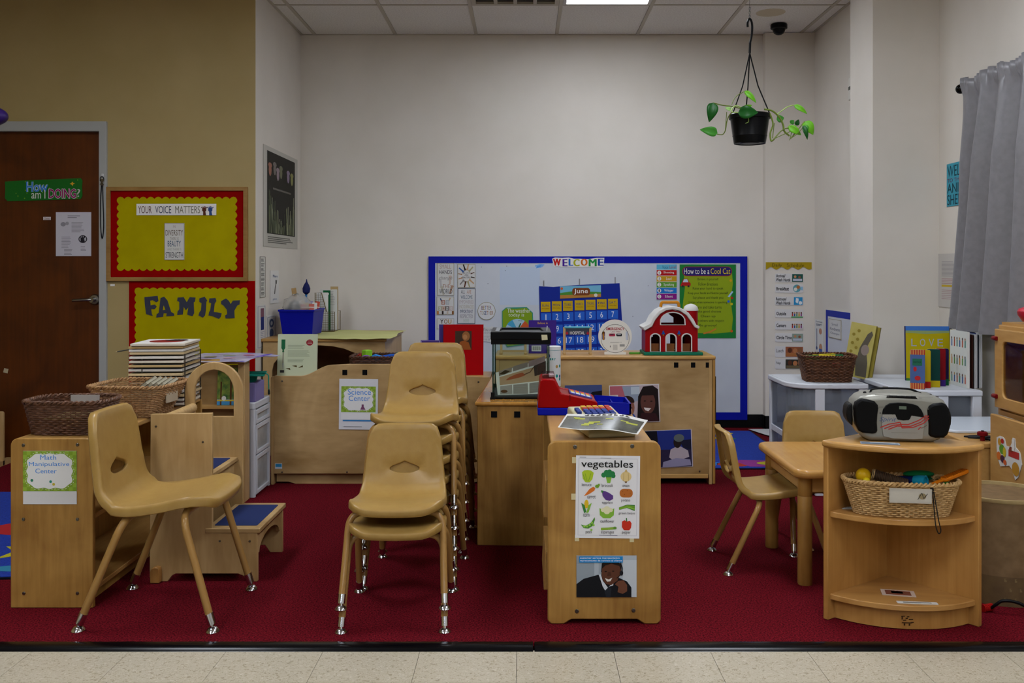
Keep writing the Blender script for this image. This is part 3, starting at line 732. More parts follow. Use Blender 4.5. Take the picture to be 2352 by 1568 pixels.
# ---- arched activity table under the blue bin
yA, yBk, zA = 6.43, 7.30, .752; xR = -.897; xLft = XL+.012
t = thing('activity_cube', 'birch play cube with arched openings in the back corner', 'table', (xLft, yA, 0)); w_ = xR-xLft; dd = yBk-yA; CUBE = t
def archhole(x0, x1, zb, zs, zt): return [(x0, zb), (x1, zb), (x1, zs)]+[((x0+x1)/2+(x1-x0)/2*math.cos(math.radians(a)), zs+(zt-zs)*math.sin(math.radians(a))) for a in range(15, 180, 15)]+[(x0, zs)]
fx = lambda px: X(px, yA)-xLft
MB().prism([(0, 0), (w_, 0), (w_, zA-.02), (0, zA-.02)], 'y', 0, .016, (archhole(.06, fx(845), .06, Z(850, yA), Z(793, yA)),)).build('front_panel', w_birch, t, bev=.002)
MB().prism([(.016, 0), (dd, 0), (dd, zA-.02), (.016, zA-.02)], 'x', w_-.016, w_, (archhole(.30, .62, .06, .42, .62),)).build('side_panel', w_birchv, t)
MB().prism([(.016, 0), (dd, 0), (dd, zA-.02), (.016, zA-.02)], 'x', 0, .016).build('side_panel', w_birchv, t)
MB().box(.016, dd-.016, 0, w_-.016, dd, zA-.02).build('back_panel', w_birch, t)
MB().box(-.008, -.012, zA-.02, w_+.012, dd+.008, zA).build('top_board', w_lenx, t, bev=.004)
MB().box(.016, .016, .04, w_-.016, dd-.016, .055).build('floor_board', '#5a2f1c', t)
# ---- small wood panel at the far left edge
t = thing('wood_divider', 'light wooden divider panel at the left edge by the door', 'divider', (X(7, 6.1)-.5, 6.1, 0))
MB().prism(rrect(0, 0, .5, Z(945, 6.1), .012, 3, (0, 0, 1, 1)), 'y', 0, .02).build('panel', w_birchv, t, bev=.002)
MB().box(.03, -.001, .06, .47, 0, Z(960, 6.1)).build('inset', '#8d8a78', t)
MB().box(.0, -.08, 0, .04, .12, .03).build('foot', w_birchv, t)
MB().box(.46, -.08, 0, .50, .12, .03).build('foot', w_birchv, t)
# ================================================================ WALL BOARDS, POSTERS AND SIGNS
def scallop(x0, y0, x1, y1, px=14, amp=4):
    """wavy outline inside the rectangle"""
    o = []
    def side(a, b, hor, fixed, sgn):
        n = max(2, round(abs(b-a)/px)); m = n*6
        for k in range(m):
            t = k/m; v = a+(b-a)*t; w = amp*abs(math.sin(PI*n*t))
            o.append((v, fixed+sgn*w) if hor else (fixed+sgn*w, v))
    side(x0, x1, True, y0+amp, -1); side(y0, y1, False, x1-amp, 1); side(x1, x0, True, y1-amp, 1); side(y1, y0, False, x0+amp, -1)
    return o
m_paper = '#e6e4e0'
ye = noisy('yellow_paper', '#a99b00', '#b2a400', nscale=6, rough=.7, spec=.05); rd = noisy('red_paper', '#8e0000', '#980000', nscale=6, rough=.7, spec=.05)
# framed bulletin board by the door
d = YD; s = F/d
t = thing('bulletin_board', 'wood framed bulletin board with yellow paper and red scalloped border', 'bulletin board', (X(408.5, d), d, Z(537.5, d)))
a, b = 161.5/s, 108/s
MB().prism([(-a, -b), (a, -b), (a, b), (-a, b)], 'y', -.024, 0, ([(-a+9/s, -b+9/s), (a-9/s, -b+9/s), (a-9/s, b-9/s), (-a+9/s, b-9/s)],)).build('frame', wood('board_frame', '#8a6530', '#a57e45', 'x', .45, 6, .1), t, bev=.002)
q = lambda px, py: ((px-408.5)/s, -(py-537.5)/s)
MB().box(-a+8/s, -.010, -b+8/s, a-8/s, 0, b-8/s).build('red_border', rd, t)
MB().prism([q(*p) for p in scallop(270, 452, 546, 622, 17, 5)], 'y', -.012, -.010).build('yellow_paper', ye, t)
_, p = poster('sign_strip', 'white strip sign reading Your Voice Matters on the framed board', 'sign', (314, 468, 497, 494), d-.013)
p.text('YOUR', 318, 473, 349, 490, '#5a3b33').text('VOICE', 357, 473, 394, 490, '#39475c').text('MATTERS', 403, 473, 460, 490, '#7d7c6b')
for cx, c in ((470, '#5c3020'), (484, '#2f4e86')):
    p.poly([(cx-3, 494), (cx+4, 494), (cx+2, 484), (cx-3, 484)], c).ell(cx-.5, 482, 5, 4.5, c)
    for k in range(5): p.line([(cx-.5, 482), (cx-7+k*3.4, 473+abs(k-2)*1.3)], 1.9, c)
_, p = poster('sign_card', 'small white card reading Diversity Beauty Strength on the framed board', 'sign', (378, 512, 424, 597), d-.013, '#d8d6d0')
p.frame(378, 512, 424, 597, 1, '#8b7f6a')
for tx, y0_, y1_, c in (('IN', 517, 523, '#a98f86'), ('DIVERSITY', 528, 541, '#6a5a4a'), ('THERE IS', 545, 551, '#9a8f86'), ('BEAUTY', 553, 566, '#33566e'), ('AND THERE IS', 570, 575, '#a9a59d'), ('STRENGTH', 579, 592, '#4c4c4c')):
    wd_ = {'IN': 5, 'THERE IS': 20, 'BEAUTY': 30, 'AND THERE IS': 32}.get(tx, 40); p.text(tx, 401-wd_/2, y0_, 401+wd_/2, y1_, c)
# family board
t, p = poster('family_board', 'yellow family wall display with red scalloped border', 'wall display', (297, 645, 586, 905), d, rd, th=.004)
cx, cy = 441.5, 775
q = lambda px, py: ((px-cx)/s, -(py-cy)/s)
MB().prism([q(*v) for v in scallop(310, 660, 570, 900, 17, 4)], 'y', -.006, -.004).build('yellow_paper', ye, t)
m_let = flat('#3a3d4c', .7)
def letter(pts, hole=None):
    MB().prism([q(*v) for v in pts], 'y', -.009, -.006, ([q(*v) for v in hole],) if hole else ()).build('letter', m_let, t)
letter([(333, 682), (363, 679), (365, 691), (360, 694), (352, 689), (346, 690), (347, 701), (357, 699), (361, 704), (356, 710), (348, 709), (350, 721), (352, 725), (337, 721), (334, 700)])
letter([(370, 684), (378, 681), (386, 690), (394, 716), (401, 720), (401, 725), (383, 726), (384, 719), (377, 719), (376, 727), (360, 729), (361, 721), (366, 718)], [(377, 700), (381, 711), (375, 712)])
letter([(409, 683), (423, 682), (430, 694), (437, 682), (450, 683), (449, 692), (446, 694), (447, 719), (443, 726), (431, 722), (434, 705), (428, 712), (423, 704), (421, 722), (408, 723), (409, 715), (413, 710), (413, 693), (408, 691)])
letter([(459, 685), (471, 681), (477, 690), (475, 693), (474, 712), (472, 724), (467, 729), (457, 724), (459, 717), (463, 712), (464, 696), (459, 693)])
letter([(482, 685), (496, 684), (498, 691), (494, 697), (492, 716), (500, 717), (510, 719), (508, 727), (504, 732), (490, 726), (480, 724), (481, 717), (484, 712), (486, 696), (481, 694)])
letter([(509, 691), (520, 685), (526, 690), (531, 698), (536, 690), (552, 689), (551, 699), (546, 701), (539, 713), (540, 730), (519, 731), (518, 724), (523, 721), (522, 711), (514, 701), (509, 698)])
poster('door_label', 'tiny white label on the wall below the framed board', 'label', (254, 652, 264, 657), d-.0)
# door items
dd_ = YD+.025
wv = [(12, 417), (60, 414), (120, 412), (186, 409), (190, 415), (189, 430), (190, 450), (186, 457), (120, 459), (60, 461), (18, 462), (12, 455), (13, 438)]
_, p = poster('door_banner', 'green banner on the door asking How am I doing', 'sign', (12, 409, 190, 462), dd_, '#1f6b22', outline=wv)
p.text('How', 61, 417, 111, 441, '#dce8f4', 1, .045).text('How', 61, 417, 111, 441, '#3f86d6', 2, .015).text('am I', 73, 437, 105, 456, '#dfe3dc', 2).text('DOING', 112, 433, 176, 456, '#e8dce4', 1, .05).text('DOING', 113, 434, 175, 455, '#8d1258', 2, .02).text('?', 178, 434, 185, 452, '#c9c7c0', 2)
for k in range(16):
    rnd = random.Random(k); p.ell(20+165*rnd.random(), 413+44*rnd.random(), 1.2, 1.2, '#8fae2a', 1, 6)
p.poly([(161, 422), (165, 420), (167, 417), (169, 420), (173, 421), (169, 423), (168, 427), (165, 424)], '#d5a32a')
_, p = poster('notice_sheet', 'white printed notice sheet taped to the door', 'paper', (129, 487, 210, 588), dd_, '#c9c6ce')
p.lines(156, 495, 186, 2, 4, '#55535a', 1.2).lines(165, 511, 194, 8, 3, '#77757c', .8, 3).lines(142, 544, 164, 8, 3.4, '#77757c', .8, 4).lines(148, 572, 172, 5, 3, '#77757c', .8, 5).lines(186, 566, 200, 4, 3, '#77757c', .8, 6)
p.ell(146, 515, 6, 5, '#8f8d94').ell(155, 513, 4, 4, '#9c9aa1').ell(191, 549, 10, 9, '#26242a').ell(191, 549, 8, 7, '#b6b3bb', 2)
p.poly([(186, 556), (196, 556), (194, 548), (197, 544), (194, 541), (192, 546), (190, 540), (188, 546), (185, 542), (186, 548)], '#26242a', 3)
_, p = poster('door_label', 'tiny white label left of the notice sheet on the door', 'label', (100, 498, 117, 505), dd_, '#d7cfcc')
p.text('Closet', 102, 499, 115, 504, '#7a3a4a')
poster('tape_scrap', 'scrap of masking tape stuck low on the door', 'tape', (9, 846, 19, 856), dd_, '#b7a888', roll=14)
# keys on the door frame
yk_ = YD-.024
t = thing('key_lanyard', 'bunch of keys with a black lanyard hanging on the door frame', 'keys', (X(236, yk_), yk_, Z(403, yk_)))
MB().box(-.008, -.006, -.012, .008, 0, .012).build('hook', '#c8c8c6', t, bev=.003)
MB().tube([(.011*math.cos(k*PI/8), -.012, -.022+.016*math.sin(k*PI/8)) for k in range(16)], .0025, 6, True).build('key_ring', flat('#15151c', .4), t)
for k in range(5):
    a = math.radians(-35+17*k); ky = MB(); ky.prism([(-.005, -.012), (.005, -.012), (.006, -.002), (.003, .0), (.002, .028), (-.002, .028), (-.003, 0), (-.006, -.002)], 'y', -.001, .001)
    ky.xf(Matrix.Translation((math.sin(a)*.01, -.010-.002*k, -.036)) @ Matrix.Rotation(PI+a, 4, 'Y')); ky.build('key', flat('#6e6556', .35, 1), t)
MB().tube(spline([(-.003, -.008, -.05), (-.011, -.006, -.15), (-.011, -.005, -.32), (-.002, -.005, -.395), (.008, -.005, -.32), (.004, -.006, -.15), (.002, -.008, -.05)], 6), .003, 6).build('lanyard', flat('#17171b', .7), t)
# alcove left wall
_, p = poster('nature_poster', 'black and white nature poster with pale flowers on the alcove wall', 'poster', (604, 350, 682, 569), wall='L', base='#b9b5ab')
p.rect(611, 360, 675, 540, '#26241f')
for k in range(70):
    rnd = random.Random(k+50); x = 612+61*rnd.random(); hh = (22+50*rnd.random())*(.5+abs(x-643)/31); p.line([(x, 538), (x+4*rnd.random()-2, 538-hh)], 1.2, ['#6f7453', '#565c45', '#8a8d74', '#43493a'][k % 4], 2+k % 2)
for k, (x, y, c) in enumerate(((617, 400, '#9a6a58'), (627, 395, '#77706a'), (634, 405, '#8f7f86'), (641, 398, '#6f7058'), (658, 402, '#8b7a90'), (667, 405, '#8a8a55'))):
    p.ell(x, y, 3, 14, c, 2, 10).ell(x, y-10, 4, 6, c, 2, 8)
p.rect(623, 437, 664, 441, '#6a675f', 3); p.lines(612, 546, 672, 4, 4, '#5f5d57', 2, 9)
_, p = poster('word_strip', 'narrow white strip with tiny black print near the wall corner', 'sign', (595.5, 589, 608, 683), wall='L', base='#cdcac2')
p.frame(595.5, 589, 608, 683, .7, '#26251f')
for k in range(8): p.lines(598, 594+k*11, 606, 3, 2.6, '#3c3a35', 1.2, k)
_, p = poster('tool_card', 'white picture card of pliers on the alcove wall', 'picture card', (620, 621, 639, 696), wall='L', base='#dcdad6')
p.text('Pliers', 625, 631, 636, 637, '#6f7fa6').text('pliers', 625, 684, 634, 690, '#6f7fa6').line([(631.5, 643), (632, 652), (630.5, 660), (629, 675)], 1.6, '#3a3934').line([(634, 643), (633, 652)], 1.4, '#3a3934')
_, p = poster('tool_card', 'white picture card of red and blue pliers on the alcove wall', 'picture card', (589, 700, 608.5, 800), wall='L', base='#d2d0cc')
p.frame(590.5, 703, 607.5, 797, .7, '#5a6480').rect(597, 708, 604.5, 735, '#7e5560').rect(597.5, 728, 604.5, 758, '#27336e').lines(597, 762, 606, 5, 4, '#8f96a8', 1.2)
_, p = poster('tool_card', 'white picture card of a drawn blue tool on the alcove wall', 'picture card', (611, 724, 632, 822), wall='L', base='#d2d0cc')
p.frame(612.5, 727, 631, 812, .7, '#5a6480').ell(622, 742, 5, 10, '#44557c').ell(622, 742, 2.5, 5, '#c6c8cc', 2).ell(622, 765, 4.5, 11, '#4a5a80').lines(618, 782, 628, 4, 4.5, '#8f8f96', 1.2).poly([(628, 785), (630, 785), (627, 812), (624, 810)], '#7a2f2c', 2)
# right board wall
_, p = poster('thermometer_card', 'white feelings thermometer strip beside the blue taped board', 'sign', (1873, 734, 1892, 815), wall='R', base='#d8d8d6')
p.text('Feelings', 1876, 737, 1890, 741, '#4c5566').lines(1876, 744, 1890, 2, 2.4, '#5c6576', 1.4).rect(1877, 755, 1878.2, 800, '#3c4c7c').ell(1877.5, 800, 1.8, 4, '#3c4c7c').ell(1886, 760, 3.4, 7, '#c08a70').ell(1886.5, 797, 3.6, 9, '#b98a6a').rect(1883, 800, 1890, 810, '#3d5fa8', 2)
t, p = poster('taped_whiteboard', 'whiteboard edged with blue tape on the right side wall', 'whiteboard', (1900, 716, 1982, 905), wall='R', base='#c9ccd2', th=.008)
p.rect(1900, 716, 1982, 731, '#1d2f9a').rect(1900, 731, 1905, 905, '#1d2f9a')
_, p = poster('taped_note', 'white note with gold edge on the blue taped side board', 'paper', (1904.5, 733, 1934, 777), wall=XR-.009, base='#d5d4d0')
p.frame(1904.5, 733, 1934, 777, 1.2, '#a2987a').text('Small', 1912, 742, 1926, 748, '#8a8a94').text('Kindness', 1908, 752, 1931, 759, '#8a8a94').text('Changes', 1909, 763, 1930, 769, '#8a8a94')
# window wall
_, p = poster('welcome_poster', 'blue handmade welcome sign half hidden by the grey curtain', 'sign', (2176, 371, 2232, 471), wall='W', base='#3c97ac')
p.text('WELCOME', 2178.5, 376, 2248, 402, '#123a46', 2, -.005).text('TO THE COOL', 2178, 406, 2240, 415, '#6b3a5c').text('ANIMAL', 2178, 418, 2236, 440, '#123a46').text('SHELTER', 2178, 444, 2236, 468, '#123a46')
_, p = poster('posted_letter', 'white typed letter with a yellow line behind the curtain edge', 'paper', (2155, 582, 2212, 706), wall='W', base='#c3beb8')
p.lines(2165, 600, 2205, 12, 3, '#8b878a', 1, 2).lines(2165, 640, 2205, 4, 3.4, '#a06a6c', 1, 3).rect(2165, 654, 2207, 659, '#c6a83a').lines(2165, 666, 2205, 6, 4, '#a07a80', 1, 4)
# ================================================================ WHITEBOARD AND ITS POSTERS
d = YB; s = F/d
t = thing('whiteboard', 'large whiteboard with a blue taped border on the back wall', 'whiteboard', (X(1350, d), d-.0012, Z(776, d)))
a, b = 365/s, 187/s
m_wb = noisy('whiteboard_surface', '#c3c8d0', '#cdd1d8', nscale=2.5, rough=.3)
MB().box(-a, -.014, -b, a, 0, b).build('board', m_wb, t)
m_btape = flat('#07159c', .5)
for x0, z0, x1, z1 in ((-a-.001, b-15/s, a+.001, b+.001), (-a-.001, -b-.001, a+.001, -b+17/s), (-a-.001, -b+17/s, -a+15/s, b-15/s), (a-16/s, -b+17/s, a+.001, b-15/s)):
    MB().box(x0, -.0165, z0, x1, -.002, z1).build('blue_tape', m_btape, t)
q = lambda px, py: ((px-1350)/s, -(py-776)/s)
p = Print(t, q, -.0142, 'marker_smudge')
p.poly([(1229, 609), (1240, 606), (1251, 607), (1246, 613), (1236, 617), (1228, 618)], '#7fb0e6').poly([(1233, 611), (1244, 608), (1240, 614), (1231, 616)], '#5b9ae0', 2)
p.rect(1148, 612, 1240, 700, '#bfccde')
for x, y in ((1106, 613), (1121, 651), (1164, 611), (1161, 621), (1488, 656), (1453, 726)): p.ell(x, y, 1, 1, '#5a606a', 2, 6)
db = YB-.016
# welcome lettering
WEL = [('W', 1269, 1289, '#c0221c'), ('E', 1291, 1304, '#4b2690'), ('L', 1305, 1317, '#1a5fb4'), ('C', 1316, 1332, '#a8a81c'), ('O', 1333, 1350, '#d06a1c'), ('M', 1351, 1371, '#1d8c3c'), ('E', 1372, 1387, '#1d3f9c')]
t = thing('welcome_banner', 'colourful cut out letters spelling welcome on the blue tape', 'sign', (X(1329, db), db, Z(603, db)))
q2 = lambda px, py: ((px-1329)*db/F, -(py-603)*db/F)
ol = [(1268, 594), (1275, 591), (1291, 592), (1306, 591), (1318, 594), (1333, 594), (1350, 595), (1371, 592), (1388, 592), (1387, 605), (1386, 613), (1374, 614), (1362, 612), (1350, 613), (1333, 614), (1318, 613), (1304, 612), (1290, 613), (1284, 611), (1272, 612)]
MB().prism([q2(*v) for v in ol], 'y', -.002, 0).build('backing', '#e4e2dc', t)
p = Print(t, q2, -.002)
for k, (ch, x0, x1, c) in enumerate(WEL):
    for dx in (-1.1, -.4, .4, 1.1): p.text(ch, x0+2+dx, 594+(k % 2)*.8, x1-1.6+dx, 610+(k % 2)*1.2, c, 1)
hand_cols = ['#2b1d16', '#5a3524', '#9a6b44', '#c79f78', '#8f8a86', '#3a5f9e', '#a8a07a', '#b5763f']
def hand(p, cx, cy, ang, l, c, L=2):
    ca, sa = math.cos(ang), math.sin(ang); R = lambda x, y: (cx+x*ca-y*sa, cy+x*sa+y*ca)
    p.poly([R(-l, -l*.16), R(0, -l*.16), R(0, l*.16), R(-l, l*.16)], c, L); p.ell(cx+ca*l*.12, cy+sa*l*.12, l*.22, l*.22, c, L, 10)
    for k in range(5): p.line([R(l*.1, 0), R(l*(.62-.05*abs(k-2)), (k-2)*l*.16)], l*.10, c, L)
# left column of word posters
_, p = poster('word_poster', 'tall poster reading Small Hands change the World', 'poster', (1004, 604, 1043, 678), db, '#d3d2cf')
p.frame(1004, 604, 1043, 678, 1, '#9a906c')
for (x, y, a, c) in ((1012, 648, -1.7, '#b9b7b8'), (1034, 640, -1.5, '#c9b3a6'), (1037, 662, -1.3, '#b08a72'), (1016, 664, -1.8, '#b9b3a4')): hand(p, x, y, a, 13, c, 1)
p.text('SMALL', 1010, 607, 1036, 617, '#b79a92').text('HANDS', 1009, 620, 1038, 629, '#3b3b40').text('change', 1008, 634, 1039, 644, '#8f8a8a', 2, 0, .3).text('THE', 1017, 653, 1033, 661, '#a37a66').text('WORLD', 1009, 663, 1039, 674, '#4a5058')
_, p = poster('word_poster', 'white poster ringed by reaching hands in many skin tones', 'poster', (1051, 606, 1092, 660), db, '#d3d2cf')
p.frame(1051, 606, 1092, 660, 1, '#9a906c')
for k in range(12):
    a = 2*PI*k/12+.2; cx, cy = 1071.5+13.5*math.cos(a), 633+18*math.sin(a); hand(p, cx, cy, a+PI, 11.5*(.62 if abs(math.cos(a)) > .9 else 1)*.8, hand_cols[(k*3) % 8], 1+k % 2)
p.text('ALL OF US', 1063, 625, 1080, 628, '#55555a', 4).text('ARE', 1067, 630, 1076, 633, '#55555a', 4).text('BEAUTIFUL', 1062, 635, 1081, 639, '#55555a', 4)
_, p = poster('word_poster', 'square poster of hands holding letter tiles that spell be kind', 'poster', (1003, 681, 1043, 722), db, '#d3d2cf')
p.frame(1003, 681, 1043, 722, 1, '#9a906c')
hand(p, 1015, 692, 1.1, 8, '#3c4c70'); hand(p, 1031, 691, 2.0, 8, '#c2a384')
for k, (x, y, ch, c) in enumerate(((1018, 694, 'B', '#a05a3c'), (1028, 694, 'E', '#9aa6b0'), (1011, 708, 'K', '#a8aa86'), (1019, 708, 'I', '#b58f78'), (1027, 708, 'N', '#3a322e'), (1036, 708, 'D', '#bfa3a0'))):
    p.rect(x-4, y-5, x+4, y+5, c, 3).rect(x-2.6, y-3.6, x+2.6, y+3.6, '#d3d2cf', 4).text(ch, x-1.8, y-2.6, x+1.8, y+2.6, c, 5)
for x, c in ((1006, '#b5763f'), (1017, '#2b1d16'), (1028, '#c7b9a8'), (1040, '#8a5a34')): p.line([(x, 722), (x, 714)], 4, c, 2)
_, p = poster('word_poster', 'small white card reading You above the red book', 'poster', (1004, 731, 1043, 755), db, '#d3d2cf')
p.frame(1004, 731, 1043, 755, .8, '#a8a6a0').text('Y', 1011, 733, 1019, 743, '#3b3432', 2, .02).text('O', 1020, 733, 1028, 743, '#8f6a4c', 2, .02).text('U', 1029, 733, 1037, 743, '#b08a4c', 2, .02)
_, p = poster('word_poster', 'tall black edged poster listing welcome, empowered, encouraged, important, respected', 'poster', (1051, 662, 1092, 743), db, '#d0d0d0', roll=.8)
p.frame(1051, 662, 1092, 743, 1.2, '#2f3848')
for tx, y0, wd_, c in (('ALL', 666, 9, '#4c5058'), ('WELCOME', 678, 27, '#4a6478'), ('EMPOWERED', 689, 33, '#b5a8a8'), ('ENCOURAGED', 700, 34, '#b8b09c'), ('IMPORTANT', 711, 30, '#3f4c6c'), ('RESPECTED', 722, 30, '#8b8790'), ('HERE', 732, 13, '#b0bcb4')):
    x = 1063 if tx == 'ALL' else 1071.5; p.text(tx, x-wd_/2, y0, x+wd_/2, y0+8, c)
p.text('ARE', 1072, 666, 1082, 674, '#b98a72')
_, p = poster('round_sign', 'round white sign reading Better Together', 'sign', (1097, 693, 1138, 735), db, '#8f8a66', outline=ell(1117.5, 714, 20.5, 20.5, 36))
p.ell(1117.5, 714, 19.4, 19.4, '#d6d6d6', 1, 32)
for i, ch in enumerate('BETTER'): p.text(ch, 1106+i*3.9, 702, 1109.4+i*3.9, 711, ['#6a3048', '#a08a4a', '#3c5c94', '#a05c3c', '#8a8f86', '#8f6a8a'][i], 2)
for i, ch in enumerate('TOGETHER'): p.text(ch, 1103+i*3.8, 714, 1106.3+i*3.8, 723, ['#a0603c', '#b0a070', '#3c4c60', '#2a3c74', '#a8642c', '#b5b0a8', '#a07a50', '#9a5a2c'][i], 2)
_, p = poster('cloud_sign', 'cloud shaped white sign reading You are, beside the red book', 'sign', (1107, 749, 1148, 786), db, '#cfcfcc', outline=[(1107, 751), (1114, 749), (1122, 752), (1130, 749), (1140, 752), (1148, 751), (1148, 785), (1138, 783), (1126, 786), (1116, 783), (1107, 785)])
p.text('You are', 1109, 752, 1134, 760, '#77767a').text('courageous', 1109, 762, 1146, 768, '#a5a4a8').text('smart', 1109, 770, 1128, 775, '#b0aeb0').text('you are', 1109, 777, 1130, 783, '#9a9a9e')
# weather wheel
ol = [(1153, 714), (1162, 706), (1210, 705), (1224, 718), (1226, 770), (1214, 790), (1165, 797), (1153, 780)]
t, p = poster('weather_chart', 'lime green weather chart with a round dial', 'chart', (1153, 705, 1226, 797), db, '#2f8f7a', outline=ol)
p.poly([(1154.5, 715), (1163, 707.5), (1185, 709), (1209, 706.5), (1222, 719), (1224, 770), (1213, 788), (1166, 795), (1155, 780)], '#7f9e1c')
p.text('The weather', 1165, 708, 1218, 718, '#e0e0d0', 3).text('today is', 1168, 719, 1204, 729, '#e0e0d0', 3)
p.ell(1189, 758, 28, 26, '#a9c9d6', 2, 32).poly([(1189, 758)]+ell(1189, 758, 28, 26, 8, -55, -5), '#c8582c', 3).poly([(1189, 758)]+ell(1189, 758, 28, 26, 8, -150, -115), '#4aa0c4', 3).text('Windy', 1190, 735, 1200, 738, '#444444', 4)
p.line([(1189, 758), (1196, 742)], 3, '#27552c', 5).ell(1189, 758, 3, 3, '#222222', 5)
# pocket chart calendar
dc = db-.004
t = thing('pocket_calendar', 'blue pocket chart calendar with yellow weekday cards', 'calendar', (X(1335, dc), dc, Z(740, dc)), rot=(0, math.radians(-.6), 0))
qc = lambda px, py: ((px-1335)*dc/F, -(py-740)*dc/F)
MB().prism([qc(*v) for v in ((1239, 656), (1272, 658), (1330, 654), (1424, 651), (1430, 760), (1432, 868), (1242, 870))], 'y', -.003, 0).build('chart', flat('#152a8c', .5), t)
for k in range(3): MB().box(qc(1250+k*82, 0)[0]-.004, -.006, qc(0, 656-k*3)[1]-.004, qc(1250+k*82, 0)[0]+.004, 0, qc(0, 643-k*3)[1]).build('hanger', flat('#9a9aa0', .3, 1), t)
cw = 25.6
mc = {}
for k, dn in enumerate(('SUN.', 'MON.', 'TUES.', 'WED.', 'THURS.', 'FRI.', 'SAT.')):
    x = 1242.5+k*cw+(1 if k > 2 else 0); y0 = 692-k*.9
    o = MB().prism([qc(*v) for v in ((x, y0), (x+22, y0), (x+22, y0+23), (x, y0+23))], 'y', -.005, -.0034).build('weekday_card', '#c6a312', t)
    pp = Print(t, qc, -.005); pp.text(dn, x+2.5, y0+6, x+19.5, y0+11, '#24336e').text(['Sunday', 'Monday', 'Tuesday', 'Wednesday', 'Thursday', 'Friday', 'Saturday'][k], x+3, y0+14, x+19, y0+17, '#8a4a12')
for row in range(5):
    for k in range(7):
        n = row*7+k+(1 if row < 1 else 1)
        if n > 30: continue
        x = 1243+k*cw+row*.7; y0 = 718-k*.9+row*27.6
        o = MB().prism([qc(*v) for v in ((x, y0), (x+23, y0), (x+23, y0+20), (x, y0+20))], 'y', -.0045, -.0034).build('date_card', flat('#2b62c4', .35), t)
        pp = Print(t, qc, -.0045); w_ = 2.4 if n == 1 else 6 if n < 10 else 14; pp.text(str(n), x+11-w_/2, y0+3, x+11+w_/2, y0+16, '#dfe5ee', 2)
MB().prism([qc(*v) for v in ((1287, 657), (1381, 655), (1381, 682), (1287, 685))], 'y', -.0055, -.0034).build('month_card', '#74b4cf', t)
pp = Print(t, qc, -.0055); pp.poly([(1287, 672), (1320, 668), (1381, 671), (1381, 676), (1287, 678)], '#4c8a34').poly([(1287, 677), (1381, 675), (1381, 682), (1287, 685)], '#b5803a').poly(rrect(1315, 661, 1356, 678, 6, 4), '#7a3f1c', 2).text('June', 1319, 663, 1351, 676, '#ece6d8', 3, .01).ell(1291, 662, 3, 3, '#cf5a2a', 2).ell(1369, 678, 4, 4, '#d8d4c8', 2)
# voice levels
t, p = poster('voice_chart', 'voice level chart with red, yellow, green, blue and purple bars', 'chart', (1508, 607, 1554, 687), db, '#d9d9d6')
p.rect(1508, 607, 1554, 619, '#5fb2cf').text('Voice', 1521, 610, 1534, 617, '#27507c').text('Level', 1537, 610, 1552, 616, '#a03a34')
for k, (tx, c) in enumerate((('Shouting', '#b8181c'), ('Loud', '#c99a1c'), ('Speaking', '#5f9c34'), ('Whisper', '#1f78c8'), ('Silent', '#8a1a80'))):
    y0 = 620+k*13.6; p.rect(1508, y0, 1554, y0+12.6, c).ell(1514, y0+6.3, 4.6, 4.6, '#e6e4de', 2, 16).text(str(4-k), 1512.5, y0+3.2, 1515.5, y0+9.4, '#55504c', 3)
    w_ = len(tx)*3; p.text(tx, 1536-w_/2, y0+3, 1536+w_/2, y0+(10.5 if tx in ('Speaking', 'Whisper') else 9), '#f0ece4')
# how to be a cool cat poster (the animal mascot is left out)
t, p = poster('rules_poster', 'green and lime poster titled How to be a Cool Cat', 'poster', (1561, 607, 1690, 776), db, '#1f7a34')
p.poly([(1570, 622), (1600, 615), (1680, 618), (1683, 650), (1678, 690), (1683, 730), (1680, 762), (1640, 766), (1590, 764), (1570, 768), (1568, 700), (1573, 660)], '#8fa41a')
p.poly(rrect(1567, 612, 1681, 634, 10, 5), '#8f2a3c', 2).poly(rrect(1568.5, 613.5, 1679.5, 632.5, 9, 5), '#2a2268', 3)
p.text('How to be a', 1571, 616, 1629, 629, '#e8e4dc', 4).text('Cool Cat', 1632, 616, 1677, 629, '#d6c022', 4)
for k, (tx, w_) in enumerate((('Believe in yourself', 48), ('Follow directions', 44), ('Raise your hand to speak', 70), ('Keep your hands and feet to yourself', 92), ('Say please and thank you', 70), ('Listen when someone is speaking', 88), ('Share and take turns', 62), ('Make good choices', 60), ('Clean up', 34), ('Treat others with respect', 74), ('Be groovy!', 40))):
    p.text(tx, 1626-w_/2, 638+k*10.6, 1626+w_/2, 645+k*10.6, '#39471a', 3)
p.poly([(1563, 655), (1566, 648), (1570, 640), (1579, 640), (1583, 648), (1586, 650), (1586, 656), (1563, 657)], '#b3201f', 3).poly([(1568, 648), (1571, 641), (1578, 641), (1581, 648)], '#bcd4e2', 4).ell(1568, 657, 2.4, 2.4, '#333333', 4).ell(1581, 657, 2.4, 2.4, '#333333', 4)
for x, y, c in ((1681, 684, '#b02a1c'), (1673, 692, '#2a62c0'), (1680, 698, '#d0c020'), (1678, 644, '#d0a01c'), (1680, 760, '#c85a1c')): p.ell(x, y, 3, 3, c, 3, 10)
p.poly([(1671, 681), (1681, 668), (1684, 670), (1675, 682)], '#a9c9e4', 3).poly([(1614, 764), (1630, 760), (1644, 753), (1645, 756), (1631, 764), (1616, 767)], '#c8802c', 3)
